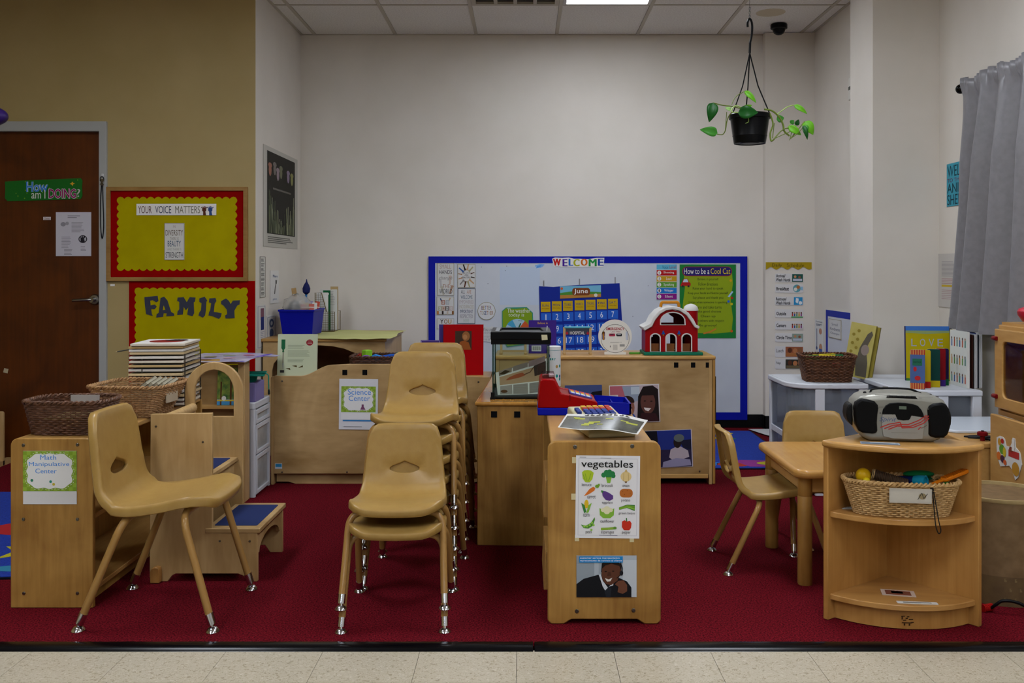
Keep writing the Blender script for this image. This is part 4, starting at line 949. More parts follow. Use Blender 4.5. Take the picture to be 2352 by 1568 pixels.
# daily schedule on the column
dcol = 7.49-.0005
ol = [(1759, 602), (1864, 602), (1864, 618)]+[(1864-105*k/36, 616+3*math.sin(2*PI*k/36*4.2)) for k in range(1, 36)]+[(1759, 619)]
t, p = poster('schedule_header', 'yellow scalloped header strip reading Daily Schedule', 'sign', (1759, 602, 1864, 619), dcol, '#a88f14', outline=ol)
p.text('Daily', 1773, 605, 1796, 614, '#5a4c10').text('Schedule', 1807, 605, 1846, 613, '#5a4c10')
cards = [('Arrival/', 'Wash Hands', 628, 648, '#23564c'), ('Breakfast', None, 653, 672, '#5f9aa6'), ('Restroom/', 'Wash Hands', 681, 701, '#2d8ec4'), ('Outside', None, 710, 729, '#8fb58c'), ('Centers', None, 737, 757, '#c4b0b4'), ('Circle Time', None, 765, 785, '#8a9a8c'), ('Lunch', None, 795, 820, '#9a5a3c'), ('Nap', None, 824, 847, '#33302a'), ('Small', 'Group', 858, 877, '#b89a1c'), ('Dismissal', None, 887, 907, '#3c7c5c')]
for k, (l1, l2, y0, y1, c) in enumerate(cards):
    t, p = poster('schedule_card', 'white daily schedule card reading %s' % (l1.strip('/').lower()+(' and '+l2.lower() if l2 else '')), 'schedule card', (1780, y0, 1845, y1), dcol, '#d6d4d4', th=.002, group='daily schedule cards', roll=.5, outline=rrect(1780, y0, 1845, y1, 3, 3))
    if l2: p.text(l1, 1782, y0+2, 1782+len(l1)*2.7, y0+9, '#2b2b2f', 2, .022).text(l2, 1782, y0+11, 1782+len(l2)*3.3, y0+18, '#2b2b2f', 2, .022)
    else: p.text(l1, 1783, y0+6, 1783+len(l1)*3.2, y0+14, '#2b2b2f', 2, .022 if k not in (6, 7) else 0)
    if k == 1: p.ell(1830, y0+9, 9, 9, c).ell(1827, y0+11, 4, 4, '#dcdcd4', 2).ell(1833, y0+6, 4, 4, '#b5703a', 2).rect(1840, y0+5, 1843, y0+13, '#6ab0d4', 2)
    elif k == 2: p.rect(1823, y0+1, 1843, y1-1, c).poly([(1828, y0+3), (1834, y0+4), (1834, y0+10), (1831, y0+16), (1827, y0+12)], '#dfe6ea', 2).ell(1838, y0+14, 4, 4, '#d8e0e4', 2)
    elif k in (3, 4):
        for i in range(5): p.ell(1820+i*5, y0+8, 1.8, 2.2, ['#6a4030', '#c08a5c'][i % 2], 2, 8).rect(1818.4+i*5, y0+10, 1821.6+i*5, y0+16, ['#b03a3a', '#3a5c94', '#5c8a4a', '#c0902c', '#8a4a80'][i], 2)
        p.rect(1817, y0+16.5, 1844, y0+19, '#4c9a5c' if k == 3 else '#c9c0c0')
    elif k in (6, 7):
        p.rect(1804, y0+1, 1844, y1-1, c); p.ell(1814, y0+9, 5, 6, '#5c3424', 2).ell(1826, y0+10, 5, 6, '#b5764c', 2).ell(1837, y0+9, 5, 6, '#8a5a3a', 2).rect(1806, y0+15, 1842, y1-2, '#a86a3c' if k == 6 else '#6a5c44', 2)
    else: p.rect(1819, y0+1, 1844, y1-1, c).ell(1826, y0+7, 3, 3, '#c08a64', 2, 10).ell(1836, y0+8, 3, 3, '#8a5a44', 2, 10).rect(1821, y0+12, 1842, y1-3, '#b9c0d0' if k != 8 else '#4a3a14', 2)
# ---------------------------------------------------------------- signs taped on the furniture
def sign(name, label, rect, d, lines, extra=None):
    t, p = poster(name, label, 'sign', rect, d, '#dcdbd8', th=.002)
    return t, p
def green_sign(p, x0, y0, x1, y1):
    p.rect(x0, y0, x1, y1, '#7f9e2e')
    for i in range(14):
        for j in range(10):
            if (i+j) % 2: p.rect(x0+(x1-x0)*i/14, y0+(y1-y0)*j/10, x0+(x1-x0)*(i+1)/14, y0+(y1-y0)*(j+1)/10, '#8fae3c', 2)
    cx, cy = (x0+x1)/2, (y0+y1)/2; a, b = (x1-x0)*.42, (y1-y0)*.43
    pts = []
    for k in range(96):
        q = 2*PI*k/96; r = 1+.035*math.cos(q*12); c_, s_ = math.cos(q), math.sin(q); e = (abs(c_)**4+abs(s_)**4)**-.25
        pts.append((cx+a*r*e*c_, cy+b*r*e*s_))
    p.poly(pts, '#e0e0de', 3)
    pt2 = [(cx+(x-cx)*1.06, cy+(y-cy)*1.06) for x, y in pts]
    for k in range(0, 96, 2): p.line([pt2[k], pt2[k+1]], (x1-x0)*.008, '#d9dccb', 3)
t, p = poster('center_sign', 'math manipulative center sign taped to the low shelf end', 'sign', (54, 1035, 177, 1157), ym, '#d3d2d2', th=.002)
green_sign(p, 54, 1035, 177, 1127); bl = '#4f8fd8'
p.text('Math', 94, 1044, 131, 1055, bl, 4).text('Manipulative', 68, 1060, 161, 1072, bl, 4).text('Center', 83, 1075, 132, 1086, bl, 4)
for x, y, c in ((75, 1102, '#2f7a5c'), (118, 1105, '#2f8a7a'), (125, 1111, '#c0b03c')): p.ell(x, y, 3.2, 3.2, c, 4, 12)
t, p = poster('center_sign', 'science center sign taped to the curved birch panel', 'sign', (779, 870, 868, 986), 5.564, '#d2d2d6', th=.002, roll=.6)
green_sign(p, 784, 887, 863, 946); p.text('Science', 799, 893, 852, 906, bl, 4).text('Center', 801, 908, 850, 920, bl, 4)
p.rect(784, 947, 862, 963, '#dededf').rect(788, 964, 856, 967, '#2f78b4').lines(790, 979, 834, 1, 3, '#6a6a70', 1).poly([(831, 928), (836, 928), (836, 933), (840, 940), (828, 940), (831, 933)], '#7a4a6a', 5)
# vegetables poster
dv = D(1433)
t, p = poster('vegetables_poster', 'white vegetables poster with twelve labelled drawings', 'poster', (1322, 1046, 1469, 1235), dv, '#dddcdf', th=.002, roll=.7)
p.frame(1328, 1052, 1463, 1229, .8, '#b9b7c0').text('vegetables', 1334, 1056, 1453, 1078, '#151515', 3, .008).lines(1330, 1049, 1346, 1, 2, '#555555', 1).lines(1378, 1051, 1404, 1, 2, '#777777', .8).rect(1377, 1228, 1419, 1229, '#3a3a60')
def lab(tx, cx, y, w_): p.text(tx, cx-w_/2, y, cx+w_/2, y+7, '#4a4a4e', 3)
g1, g2, g3, ok = '#6f9a2c', '#3c7a3a', '#7fb03c', '#3a3a2a'
p.poly([(1336, 1084), (1341, 1080), (1349, 1079), (1356, 1080), (1363, 1085), (1360, 1100), (1354, 1107), (1344, 1107), (1338, 1099)], '#a9c02e', 2); p.line([(1343, 1087), (1348, 1105)], 1, g1, 3).line([(1356, 1087), (1351, 1105)], 1, g1, 3).line([(1338, 1088), (1344, 1103)], 1, g1, 3); lab('lettuce', 1347, 1109, 22)
for x, y, r in ((1386, 1090, 6), (1392, 1084, 6), (1399, 1083, 6), (1406, 1087, 6), (1408, 1092, 5), (1397, 1091, 7)): p.ell(x, y, r, r, '#2a7a44', 2, 12)
p.poly([(1391, 1095), (1404, 1095), (1401, 1108), (1394, 1108)], g3, 3); lab('broccoli', 1394, 1110, 25)
p.ell(1437, 1093, 12.5, 11.5, '#d8bf86', 2, 20).poly([(1433, 1083), (1441, 1083), (1438, 1077), (1436, 1077)], '#c7ab70', 2).line([(1432, 1084), (1431, 1103)], .7, '#a88a50', 3).line([(1442, 1084), (1443, 1103)], .7, '#a88a50', 3).poly([(1434, 1104), (1440, 1104), (1438, 1108), (1436, 1108)], '#6a4a2a', 3); lab('onion', 1437, 1110, 16)
p.poly([(1341, 1139), (1353, 1123), (1362, 1117), (1367, 1120), (1365, 1126), (1353, 1134)], '#d0702a', 2); p.ell(1371, 1116, 5, 4, g1, 3, 8).ell(1375, 1113, 2.5, 3, g1, 3, 8); lab('carrot', 1358, 1137, 19)
p.poly([(1382, 1126), (1390, 1127), (1399, 1131), (1408, 1137), (1408, 1145), (1400, 1149), (1391, 1147), (1384, 1138)], '#5a3c80', 2).poly([(1380, 1125), (1386, 1126), (1384, 1131), (1381, 1130)], g2, 3); lab('eggplant', 1395, 1150, 25)
p.poly(rrect(1423, 1121, 1453, 1141, 9, 5), '#b0662c', 2)
for x, y in ((1430, 1127), (1440, 1125), (1434, 1134), (1447, 1131)): p.ell(x, y, .9, .9, '#7a3c18', 3, 6)
lab('potato', 1437, 1145, 20)
p.ell(1347, 1157, 5, 10, '#d8b428', 2, 14).poly([(1335, 1154), (1343, 1160), (1347, 1175), (1342, 1178), (1339, 1168)], g2, 3).poly([(1359, 1154), (1351, 1160), (1347, 1178), (1352, 1176), (1355, 1168)], g3, 3); lab('corn', 1347, 1179, 14)
p.poly([(1377, 1166), (1388, 1172), (1394, 1178), (1400, 1172), (1411, 1166), (1410, 1182), (1402, 1189), (1386, 1189), (1378, 1182)], g3, 2)
for x, y, r in ((1386, 1170, 6), (1394, 1167, 7), (1402, 1170, 6), (1394, 1174, 7)): p.ell(x, y, r, r*.85, '#d9d6b0', 3, 12)
lab('cauliflower', 1395, 1192, 32)
for k in range(5): p.line([(1422, 1168-k*1.6+k), (1440, 1163-k), (1458, 1166-k*2.6+4)], 3.4, [g2, g3, '#4f8a2c', g1, g2][k], 2+k % 2)
lab('green beans', 1440, 1174, 38)
p.poly([(1335, 1204), (1345, 1207), (1358, 1200), (1366, 1187), (1367, 1193), (1362, 1207), (1352, 1213), (1341, 1212)], '#4f8a34', 2)
for x, y in ((1343, 1208), (1349, 1208), (1355, 1205), (1360, 1200), (1364, 1205), (1359, 1216)): p.ell(x, y, 2.6, 2.6, '#8fc04a', 3, 10)
lab('peas', 1353, 1219, 14)
p.line([(1381, 1214), (1398, 1213), (1414, 1211)], 5.5, '#86a83a', 2).ell(1413, 1211, 4, 3.2, '#5c8a34', 3, 10); lab('asparagus', 1396, 1219, 30)
p.poly([(1429, 1196), (1435, 1193), (1440, 1196), (1447, 1194), (1451, 1200), (1450, 1210), (1446, 1216), (1434, 1216), (1429, 1209)], '#c0321f', 2).line([(1440, 1196), (1439, 1188)], 2.4, g2, 3); lab('pepper', 1439, 1219, 20)
for (x0, y0) in ((1314, 1049), (1312, 1133), (1320, 1228), (1446, 1230)):
    poster('tape_piece', 'bit of masking tape at the %s of the vegetables poster' % {1314: 'top left corner', 1312: 'left edge', 1320: 'lower left corner', 1446: 'lower right corner'}[x0], 'tape', (x0, y0, x0+10, y0+14), dv-.0003, '#cdbf94', th=.0012)
# headset photo
t, p = poster('photo_card', 'photo of a smiling man with a headset in a dark suit', 'photo', (1324, 1275, 1462, 1370), dv, '#a9b2bb', th=.002)
p.rect(1324, 1275, 1365, 1370, '#8d979f').rect(1430, 1285, 1462, 1370, '#bcc3c9').rect(1375, 1290, 1420, 1330, '#98a2ab')
p.poly([(1324, 1370), (1324, 1340), (1340, 1328), (1372, 1319), (1384, 1318), (1396, 1340), (1404, 1340), (1418, 1324), (1440, 1334), (1450, 1348), (1450, 1370)], '#15161a', 2)
p.poly([(1375, 1318), (1384, 1345), (1391, 1357), (1398, 1346), (1408, 1343), (1409, 1336), (1396, 1348), (1384, 1332), (1380, 1318)], '#c9d0d8', 3).poly([(1388, 1356), (1398, 1346), (1404, 1350), (1402, 1370), (1392, 1370)], '#22252c', 4)
p.poly([(1381, 1316), (1382, 1298), (1392, 1290), (1410, 1289), (1424, 1296), (1427, 1310), (1418, 1332), (1404, 1342), (1392, 1340), (1384, 1330)], '#5a3626', 4)
p.poly([(1381, 1306), (1384, 1292), (1398, 1285), (1416, 1286), (1428, 1296), (1427, 1309), (1422, 1298), (1404, 1293), (1390, 1297)], '#1c1512', 5)
p.poly([(1389, 1326), (1398, 1329), (1406, 1325), (1402, 1333), (1394, 1334)], '#d8cfc6', 6).ell(1391, 1311, 3, 1.2, '#1d1410', 6, 8).ell(1408, 1310, 3, 1.2, '#1d1410', 6, 8).poly([(1396, 1312), (1402, 1312), (1404, 1321), (1394, 1321)], '#4a2b1e', 5).line([(1381, 1312), (1383, 1292), (1402, 1281), (1424, 1288), (1430, 1304), (1428, 1316), (1416, 1326)], 1.5, '#14161a', 7).ell(1427, 1314, 4, 6, '#1a1c22', 7)
p.poly([(1412, 1340), (1420, 1332), (1432, 1331), (1440, 1342), (1440, 1356), (1430, 1362), (1418, 1358), (1420, 1346)], '#6a4230', 6)
p.rect(1330, 1276, 1430, 1290, '#1f7fc0', 8).text('customer service representative', 1332, 1277.5, 1423, 1282.5, '#e8ecf0', 9).text('representante de servicio al cliente', 1332, 1283.5, 1428, 1288.5, '#e8ecf0', 9)
# photos on the long cabinet
dp = 5.576-.0005
t, p = poster('photo_card', 'photo of two smiling children, tilted on the long cabinet', 'photo', (1400, 883, 1515, 970), dp, '#d4cfd0', th=.002, roll=-2)
p.rect(1402, 885, 1513, 968, '#b9a7ac').rect(1402, 885, 1450, 930, '#b0606c').poly([(1430, 886), (1470, 886), (1470, 920), (1440, 925)], '#8f9aac').rect(1450, 888, 1470, 905, '#b6c2cc', 2).rect(1402, 905, 1420, 925, '#cfc4c0', 2)
p.ell(1443, 935, 14, 22, '#8a5a48', 3).poly(ell(1441, 922, 16, 14, 14, 180, 370), '#2a1c18', 4).ell(1438, 934, 2.4, 1.2, '#22140f', 5, 8).ell(1450, 936, 2.4, 1.2, '#22140f', 5, 8).poly([(1436, 946), (1448, 944), (1444, 951)], '#d6c6c0', 5).poly([(1424, 968), (1430, 952), (1455, 950), (1464, 968)], '#30539c', 4)
p.poly([(1462, 968), (1466, 910), (1478, 888), (1500, 886), (1512, 895), (1513, 968)], '#1e1515', 4).ell(1488, 925, 17, 26, '#5c3830', 5).poly(ell(1489, 910, 18, 18, 14, 185, 355), '#1e1515', 6).ell(1481, 921, 3, 1.3, '#140c0a', 6, 8).ell(1496, 922, 3, 1.3, '#140c0a', 6, 8).poly([(1478, 936), (1495, 938), (1488, 945), (1481, 942)], '#d8ccc8', 6).poly([(1467, 968), (1472, 948), (1505, 950), (1513, 968)], '#33181c', 6)
t, p = poster('photo_card', 'photo of a seated person in a head wrap against deep blue', 'photo', (1478, 987, 1590, 1073), dp, '#b9b4c0', th=.002, roll=-2.2)
p.rect(1479, 988, 1588, 1072, '#22307c').rect(1479, 1032, 1588, 1072, '#2a2440').poly([(1479, 988), (1510, 988), (1512, 1020), (1500, 1036), (1479, 1036)], '#12121c', 2).poly([(1536, 1050), (1540, 1032), (1552, 1026), (1564, 1026), (1580, 1036), (1582, 1050), (1570, 1054), (1544, 1056)], '#b0a4ac', 3).ell(1556, 1016, 9, 13, '#241a1a', 4).ell(1560, 1006, 12, 9, '#5c6464', 5).poly([(1522, 1060), (1552, 1052), (1584, 1056), (1586, 1070), (1520, 1072)], '#8f8aa8', 3).poly([(1560, 1012), (1588, 1010), (1588, 1034), (1570, 1030)], '#1c1c30', 2)
t, p = poster('photo_card', 'dusky blue photo half hidden behind the toy cash register', 'photo', (1298, 884, 1383, 960), dp, '#35406e', th=.002, roll=-1)
p.rect(1298, 884, 1383, 905, '#414f80').poly([(1350, 912), (1360, 900), (1383, 897), (1383, 960), (1345, 960)], '#15151d', 2)
# ================================================================ THINGS ON THE LEFT AND CENTRE FURNITURE
def wick(c1, c2): return noisy('wicker_'+c1.strip('#'), c1, c2, nscale=60, rough=.55, spec=.3)
def basket(label, loc, rz, base, rim, h, mat, pitch=.0075, stake=.019, pw=4.0, cat='basket', tagside=None, group=None, dip=0):
    t = thing('wicker_basket', label, cat, loc, rz, group)
    def ring(k, n, off=0):
        a, b = (base[0]+(rim[0]-base[0])*k)/2+off, (base[1]+(rim[1]-base[1])*k)/2+off; o = []
        for i in range(n):
            q = 2*PI*i/n; c, s_ = math.cos(q), math.sin(q); e = (abs(c)**pw+abs(s_)**pw)**(-1/pw); o.append((a*e*c, b*e*s_))
        return o
    per = 2*(rim[0]+rim[1]); ns = max(24, int(per/stake)//2*2); n = ns*3; mb = MB(); rows = int(h/pitch)
    for r in range(rows):
        k = (r+.5)/rows; z = h*k; o = ring(k, n); pts = []
        for i, (x, y) in enumerate(o):
            w_ = .0034*math.sin(2*PI*i/n*ns/2+PI*(r % 2)); l = math.hypot(x, y); pts.append((x*(1+w_/l), y*(1+w_/l), z))
        mb.tube(pts, pitch*.43, 5, True)
    o0, o1 = ring(0, ns), ring(1, ns)
    for i in range(ns): mb.tube([(o0[i][0], o0[i][1], .002), (o1[i][0], o1[i][1], h)], .0016, 4)
    stuff(mb.build('woven_wall', mat, t, smooth=True))
    rb = MB(); m = ns*5
    for ph in (0, PI):
        o = ring(1, m, .001); pts = []
        for i, (x, y) in enumerate(o):
            q = 2*PI*i/m*ns*.55+ph; l = math.hypot(x, y); pts.append((x+x/l*.0045*math.cos(q), y+y/l*.0045*math.cos(q), h+.003+.0045*math.sin(q)))
        rb.tube(pts, .0042, 5, True)
    rb.build('braided_rim', mat, t, smooth=True)
    MB().prism(ring(0, 40, -.001), 'z', .001, .005).build('basket_base', mat, t)
    return t
wk_dark, wk_mid, wk_lite, wk_br = wick('#4b3020', '#6a4834'), wick('#8a6440', '#aa8458'), wick('#a5804e', '#c8a470'), wick('#4a2c1a', '#6e452b')
zs = .596
t = basket('dark brown wicker basket on the near end of the math shelf', (X(38, 3.6)+.150, 3.715, zs), math.radians(-1), (.25, .18), (.30, .23), .118, wk_dark)
MB().box(-.055, .100, .095, .055, .104, .124).build('label_sleeve', glassy('clear_sleeve', '#d9d2cc', mixw=.55, spec_rough=.15), t)
MB().box(-.055, -.104, .06, .05, .09, .065).build('basket_fill', '#6b5a3a', t)
t = basket('light brown wicker basket holding board books on the math shelf', (-1.603, 4.165, zs), math.radians(-4), (.20, .21), (.315, .33), .125, wk_mid, pw=6)
MB().box(.14, -.06, .055, .1435, .05, .105).xf(Matrix.Translation((.002, -.005, 0))).build('label_sleeve', '#b9ab96', t)
LB = t
for k in range(5):
    tt = thing('board_book', 'grey edged board book leaning in the light basket, number %s from the left' % ['first', 'second', 'third', 'fourth', 'fifth'][k], 'book', (-1.625+.021*k, 4.10+.012*k, zs+.075), group='board books in the light basket', rot=(math.radians(8), math.radians(52), math.radians(10)))
    MB().box(-.006, -.045, -.055, .006, .085, .115-.004*k).build('pages', '#a9a28c', tt)
    MB().box(-.0075, -.047, -.055, -.006, .087, .117-.004*k).build('cover', ['#57503e', '#6a604a', '#4d4a40', '#6a604a', '#3a3a38'][k], tt)
    MB().box(.006, -.047, -.055, .0075, .087, .117-.004*k).build('cover', '#4d4a40', tt)
tt = thing('paper_pad', 'small blue and green card stack beside the light basket', 'cards', (-1.575, 3.875, zs))
MB().box(-.03, -.03, 0, .045, .05, .006).build('green_card', '#1f6a52', tt); MB().box(-.035, -.035, .006, .03, .045, .010).build('blue_card', '#3f86b4', tt); MB().box(-.035, -.03, .010, .02, .045, .014).build('white_card', '#d8d8d4', tt)
# puzzle rack
rx, ry = -1.612, 4.52
t = thing('puzzle_rack', 'wire rack full of wooden puzzle boards on the math shelf', 'rack', (rx, ry, zs), math.radians(4))
m_wire = flat('#4a4640', .3, .9)
for (x, y) in ((-.065, -.155), (.118, -.155), (.118, .115), (-.065, .115)): MB().tube([(x, y, 0), (x, y, .232)], .0026, 6).build('upright_wire', m_wire, t)
for k in range(13): MB().tube([(-.124, -.155, .006+k*.0185), (.118, -.155, .006+k*.0185), (.118, .12, .006+k*.0185), (-.124, .12, .006+k*.0185)], .0014, 4).build('shelf_wire', m_wire, t)
edge = ['#c9bfae', '#cfc9c0', '#c2ab82', '#d3d0ca', '#b99d6c']
nm = ['bottom', 'second from bottom', 'third from bottom', 'fourth from bottom', 'fifth from bottom', 'sixth from bottom', 'seventh from bottom', 'eighth from bottom', 'ninth from bottom', 'seventh from top', 'sixth from top', 'fifth from top', 'fourth from top', 'third from top', 'second from top', 'topmost']
for k in range(16):
    rnd = random.Random(k); z = zs+.0085+k*.0185 if k < 12 else zs+.2300+(k-12)*.0128
    tt = thing('puzzle_board', 'flat wooden puzzle board in the wire rack, %s' % nm[k], 'puzzle', (rx+(rnd.random()-.5)*.012, ry-.012+(rnd.random()-.5)*.012, z), math.radians(4+(rnd.random()-.5)*(2 if k < 12 else 5)), 'puzzle boards in the wire rack')
    MB().box(-.118, -.150, 0, .113, .140, .010).build('board', edge[k % 5], tt, bev=.001)
    if k == 15:
        MB().box(-.108, -.14, .010, .103, .13, .0106).build('picture', '#d0cbc4', tt)
        p_ = MB(); p_.prism(ell(.0, .0, .075, .085, 24), 'z', .0106, .0112); p_.build('puzzle_piece', '#7c1c1c', tt); MB().prism(ell(.03, .05, .05, .05, 16), 'z', .0106, .0115).build('puzzle_piece', '#2a1a18', tt)
    else: MB().box(-.108, -.14, .010, .103, .13, .0106).build('picture', ['#6a2a24', '#28406a', '#7a7060', '#34506a', '#6c5a30'][(k*2) % 5], tt)
tt = thing('pencil', 'dark pencil sticking out left of the puzzle rack', 'pencil', (rx-.13, ry-.10, zs+.248), rot=(0, math.radians(-100), math.radians(5)))
MB().tube([(0, 0, 0), (0, 0, .055)], .003, 6).build('shaft', '#3a3a34', tt); MB().lathe([(.003, .055), (.0005, .066)], 6).build('tip', '#b09a70', tt)
# laminated sheets on the book display
z = .7285; sh = MB(); nx, ny = 12, 6; a0 = (-1.80, 5.07); b0 = (-1.415, 5.62)
vs = []; fs = []
for j in range(ny+1):
    for i in range(nx+1):
        u, v = i/nx, j/ny; x = a0[0]+(b0[0]-a0[0])*u+.05*v*u; y = a0[1]+(b0[1]-a0[1])*v; vs.append((x, y, z+(.012*max(0, u-.7)/.3)*math.sin(v*5)-.01*max(0, u-.75)+.0015*math.sin(u*9+v*4)))
fs = [(j*(nx+1)+i, j*(nx+1)+i+1, (j+1)*(nx+1)+i+1, (j+1)*(nx+1)+i) for j in range(ny) for i in range(nx)]
t = thing('laminated_sheet', 'pale purple laminated picture sheet lying on the book display', 'sheet', (-1.6, 5.15, .7285))
sh.add([(v[0]+1.6, v[1]-5.15, v[2]-.7285) for v in vs], fs); o = sh.build('sheet', noisy('laminated_print', '#8f88c0', '#c6c2dc', nscale=9, rough=.25), t, smooth=True, fix=False)
def drape(pts, c, nm='printed_patch'):
    MB().sheet(pts, 'z', .0022).build(nm, c, t)
for (x, y, c) in ((-.06, .05, '#8a6a62'), (.05, .12, '#b98a9a'), (.0, .28, '#8f9a7a'), (-.08, .2, '#77705a'), (.1, .3, '#b56a80'), (.12, .04, '#a89ac8')): drape(ell(x, y, .035, .03, 14), c)
drape([(.10, -.07), (.17, -.07), (.215, .38), (.19, .38)], '#5a44a8', 'purple_band')
# book standing in the display
t = thing('picture_book', 'green picture book with trees standing in the slim book display', 'book', (-1.545, 5.19, .494), rot=(math.radians(-6), 0, 0))
MB().box(-.045, -.012, 0, .06, .004, .19).build('pages', '#c9c4b4', t); MB().box(-.046, -.015, -.001, .061, -.012, .192).build('cover', noisy('book_green', '#2f5a2c', '#8a9a3c', nscale=30, rough=.4), t)
p = Print(t, lambda u, v: (u, v), -.015); p.rect(-.046, 0, .061, .03, '#3f86b8').rect(-.03, .0, -.022, .12, '#5a3c20', 2).rect(.02, .0, .03, .13, '#5a3c20', 2).rect(-.046, .02, .061, .028, '#c9b43c', 2).ell(-.01, .035, .012, .012, '#d0d0c8', 3)
# white drawer tower
m_wp = flat('#c5c8cf', .35); m_tr = noisy('translucent_drawer', '#8f9294', '#a9acac', nscale=7, rough=.25)
xf, yn, yf = -1.415, 5.25, 5.575
t = thing('drawer_tower', 'white plastic three drawer tower behind the steps', 'drawers', (xf-.32, yn, 0)); w_, dd = .32, yf-yn
MB().prism(rrect(0, 0, w_, dd, .02, 4), 'z', .46, .497).build('tower_top', m_wp, t, bev=.006)
for (x, y) in ((.0, .0), (w_-.03, 0), (0, dd-.03), (w_-.03, dd-.03)): MB().prism(rrect(x, y, x+.03, y+.03, .01, 3), 'z', 0, .46).build('post', m_wp, t)
MB().box(.02, .004, .02, w_-.02, .012, .46).build('side_panel', m_wp, t); MB().box(0, .02, .02, .008, dd-.02, .46).build('side_panel', m_wp, t)
for k, (z0, z1) in enumerate(((.012, .215), (.222, .376), (.383, .455))):
    g = MB().box(w_-.03, .022, z0, w_-.006, dd-.022, z1).build('drawer', m_tr, t)
    fr = MB(); fr.prism([(.02, z0), (dd-.02, z0), (dd-.02, z1), (.02, z1)], 'x', w_-.008, w_+.004, ([(.045, z0+.018), (dd-.045, z0+.018), (dd-.045, z1-.022), (.045, z1-.022)],)); fr.build('drawer_frame', m_wp, g, bev=.002)
tt = thing('storage_box', 'lavender cardboard box on the white drawer tower', 'box', (xf-.105, yn+.12, .497))
MB().box(-.13, -.09, 0, .10, .09, .10).build('box_body', '#7f76aa', tt, bev=.002); p = Print(tt, lambda u, v: (u, v), -.09); p.text('Blue Track', .0, .045, .06, .06, '#d8d4e4')
tt = thing('graduation_cap', 'teal graduation cap with hanging tassel on the lavender box', 'cap', (xf-.10, yn+.12, .597), math.radians(12)); m_teal = flat('#0f7a68', .7)
MB().lathe([(.075, 0), (.08, .02), (.08, .036)], 24).build('cap_band', m_teal, tt, smooth=True)
MB().prism([(-.12, -.11), (.12, -.12), (.125, .11), (-.115, .12)], 'z', .036, .042).build('cap_board', m_teal, tt, bev=.002)
MB().tube(spline([(0, 0, .044), (.08, -.03, .046), (.135, -.06, .040), (.140, -.065, .0), (.142, -.066, -.04)], 5), .003, 6).build('tassel_cord', m_teal, tt); MB().lathe([(.003, 0), (.006, -.008), (.006, -.026), (.002, -.03)], 10, (.142, -.066, -.038)).build('tassel', '#13201e', tt)
# ---------------------------------------------------------------- on the play cube
t = thing('paper_sheet', 'pale green paper sheet spread over the play cube', 'paper', (-1.15, 6.85, zA)); zp = .0025
sx = MB(); vs = []
for j in range(7):
    for i in range(13):
        u, v = i/12, j/6; x = -.37+.66*u+.015*math.sin(v*7); y = -.46+.84*v+.02*math.sin(u*6); vs.append((x, y, zp+.004*max(0, math.sin(u*8+v*5))+(.0 if v > .05 else -.004*abs(math.sin(u*14)))))
sx.add(vs, [(j*13+i, j*13+i+1, (j+1)*13+i+1, (j+1)*13+i) for j in range(6) for i in range(12)]); sx.build('sheet', noisy('green_paper', '#bfbe76', '#c8c682', nscale=5, rough=.7), t, smooth=True, fix=False)
yb_ = 6.60
t = thing('storage_bin', 'bright blue plastic bin full of craft things on the play cube', 'bin', (X(684, yb_), yb_+.17, zA+.008)); m_bb = flat('#060f92', .4)
def taper(mb, x0, y0, x1, y1, z0, x2, y2, x3, y3, z1): return mb.add([(x0, y0, z0), (x1, y0, z0), (x1, y1, z0), (x0, y1, z0), (x2, y2, z1), (x3, y2, z1), (x3, y3, z1), (x2, y3, z1)], [(0, 3, 2, 1), (0, 1, 5, 4), (1, 2, 6, 5), (2, 3, 7, 6), (3, 0, 4, 7)])
o = taper(MB(), -.105, -.15, .09, .15, 0, -.125, -.17, .105, .17, .165).build('bin_body', m_bb, t, fix=True); o.modifiers.new('w', 'SOLIDIFY').thickness = .004
MB().prism([(-.13, -.175), (.11, -.175), (.11, .175), (-.13, .175)], 'z', .158, .17, ([(-.122, -.167), (.102, -.167), (.102, .167), (-.122, .167)],)).build('bin_lip', m_bb, t)
bx, by, bz = X(684, yb_), yb_+.17, zA+.008
def in_bin(name, label, cat, dx, dy, dz, rot, build):
    o = thing(name, label, cat, (bx+dx, by+dy, bz+dz), rot=tuple(math.radians(a) for a in rot)); build(o); return o
def brush(o):
    MB().tube([(0, 0, 0), (0, 0, .21)], .008, 8).build('handle', '#2f6fa8', o, smooth=True); MB().lathe([(.008, .205), (.024, .22), (.027, .245), (.018, .27), (.006, .29), (.002, .31)], 16).build('bristle_head', '#161c50', o, smooth=True)
in_bin('paint_dabber', 'dark blue pointed foam dabber on a blue stick in the bin', 'brush', .0, .05, .06, (0, 2, 0), brush)
in_bin('wood_ruler', 'short wooden ruler poking out of the blue bin', 'ruler', -.05, .08, .06, (0, -8, 0), lambda o: MB().box(-.016, -.003, 0, .016, .003, .25).build('stick', w_birchv, o))
m_bag = glassy('clear_bag', '#e8e6e2', mixw=.7, spec_rough=.12)
def bag(o):
    mb = MB(); mb.sph((0, 0, 0), .085, .10, .07, 14, 9); rnd = random.Random(4)
    mb.v = [(v[0]*(1+.25*rnd.random()), v[1]*(1+.2*rnd.random()), v[2]*(1+.3*rnd.random())) for v in mb.v]; mb.build('bag_film', m_bag, o, smooth=True)
in_bin('plastic_bag', 'crumpled clear plastic bag on top of the blue bin', 'bag', -.035, -.03, .19, (0, 0, 0), bag)
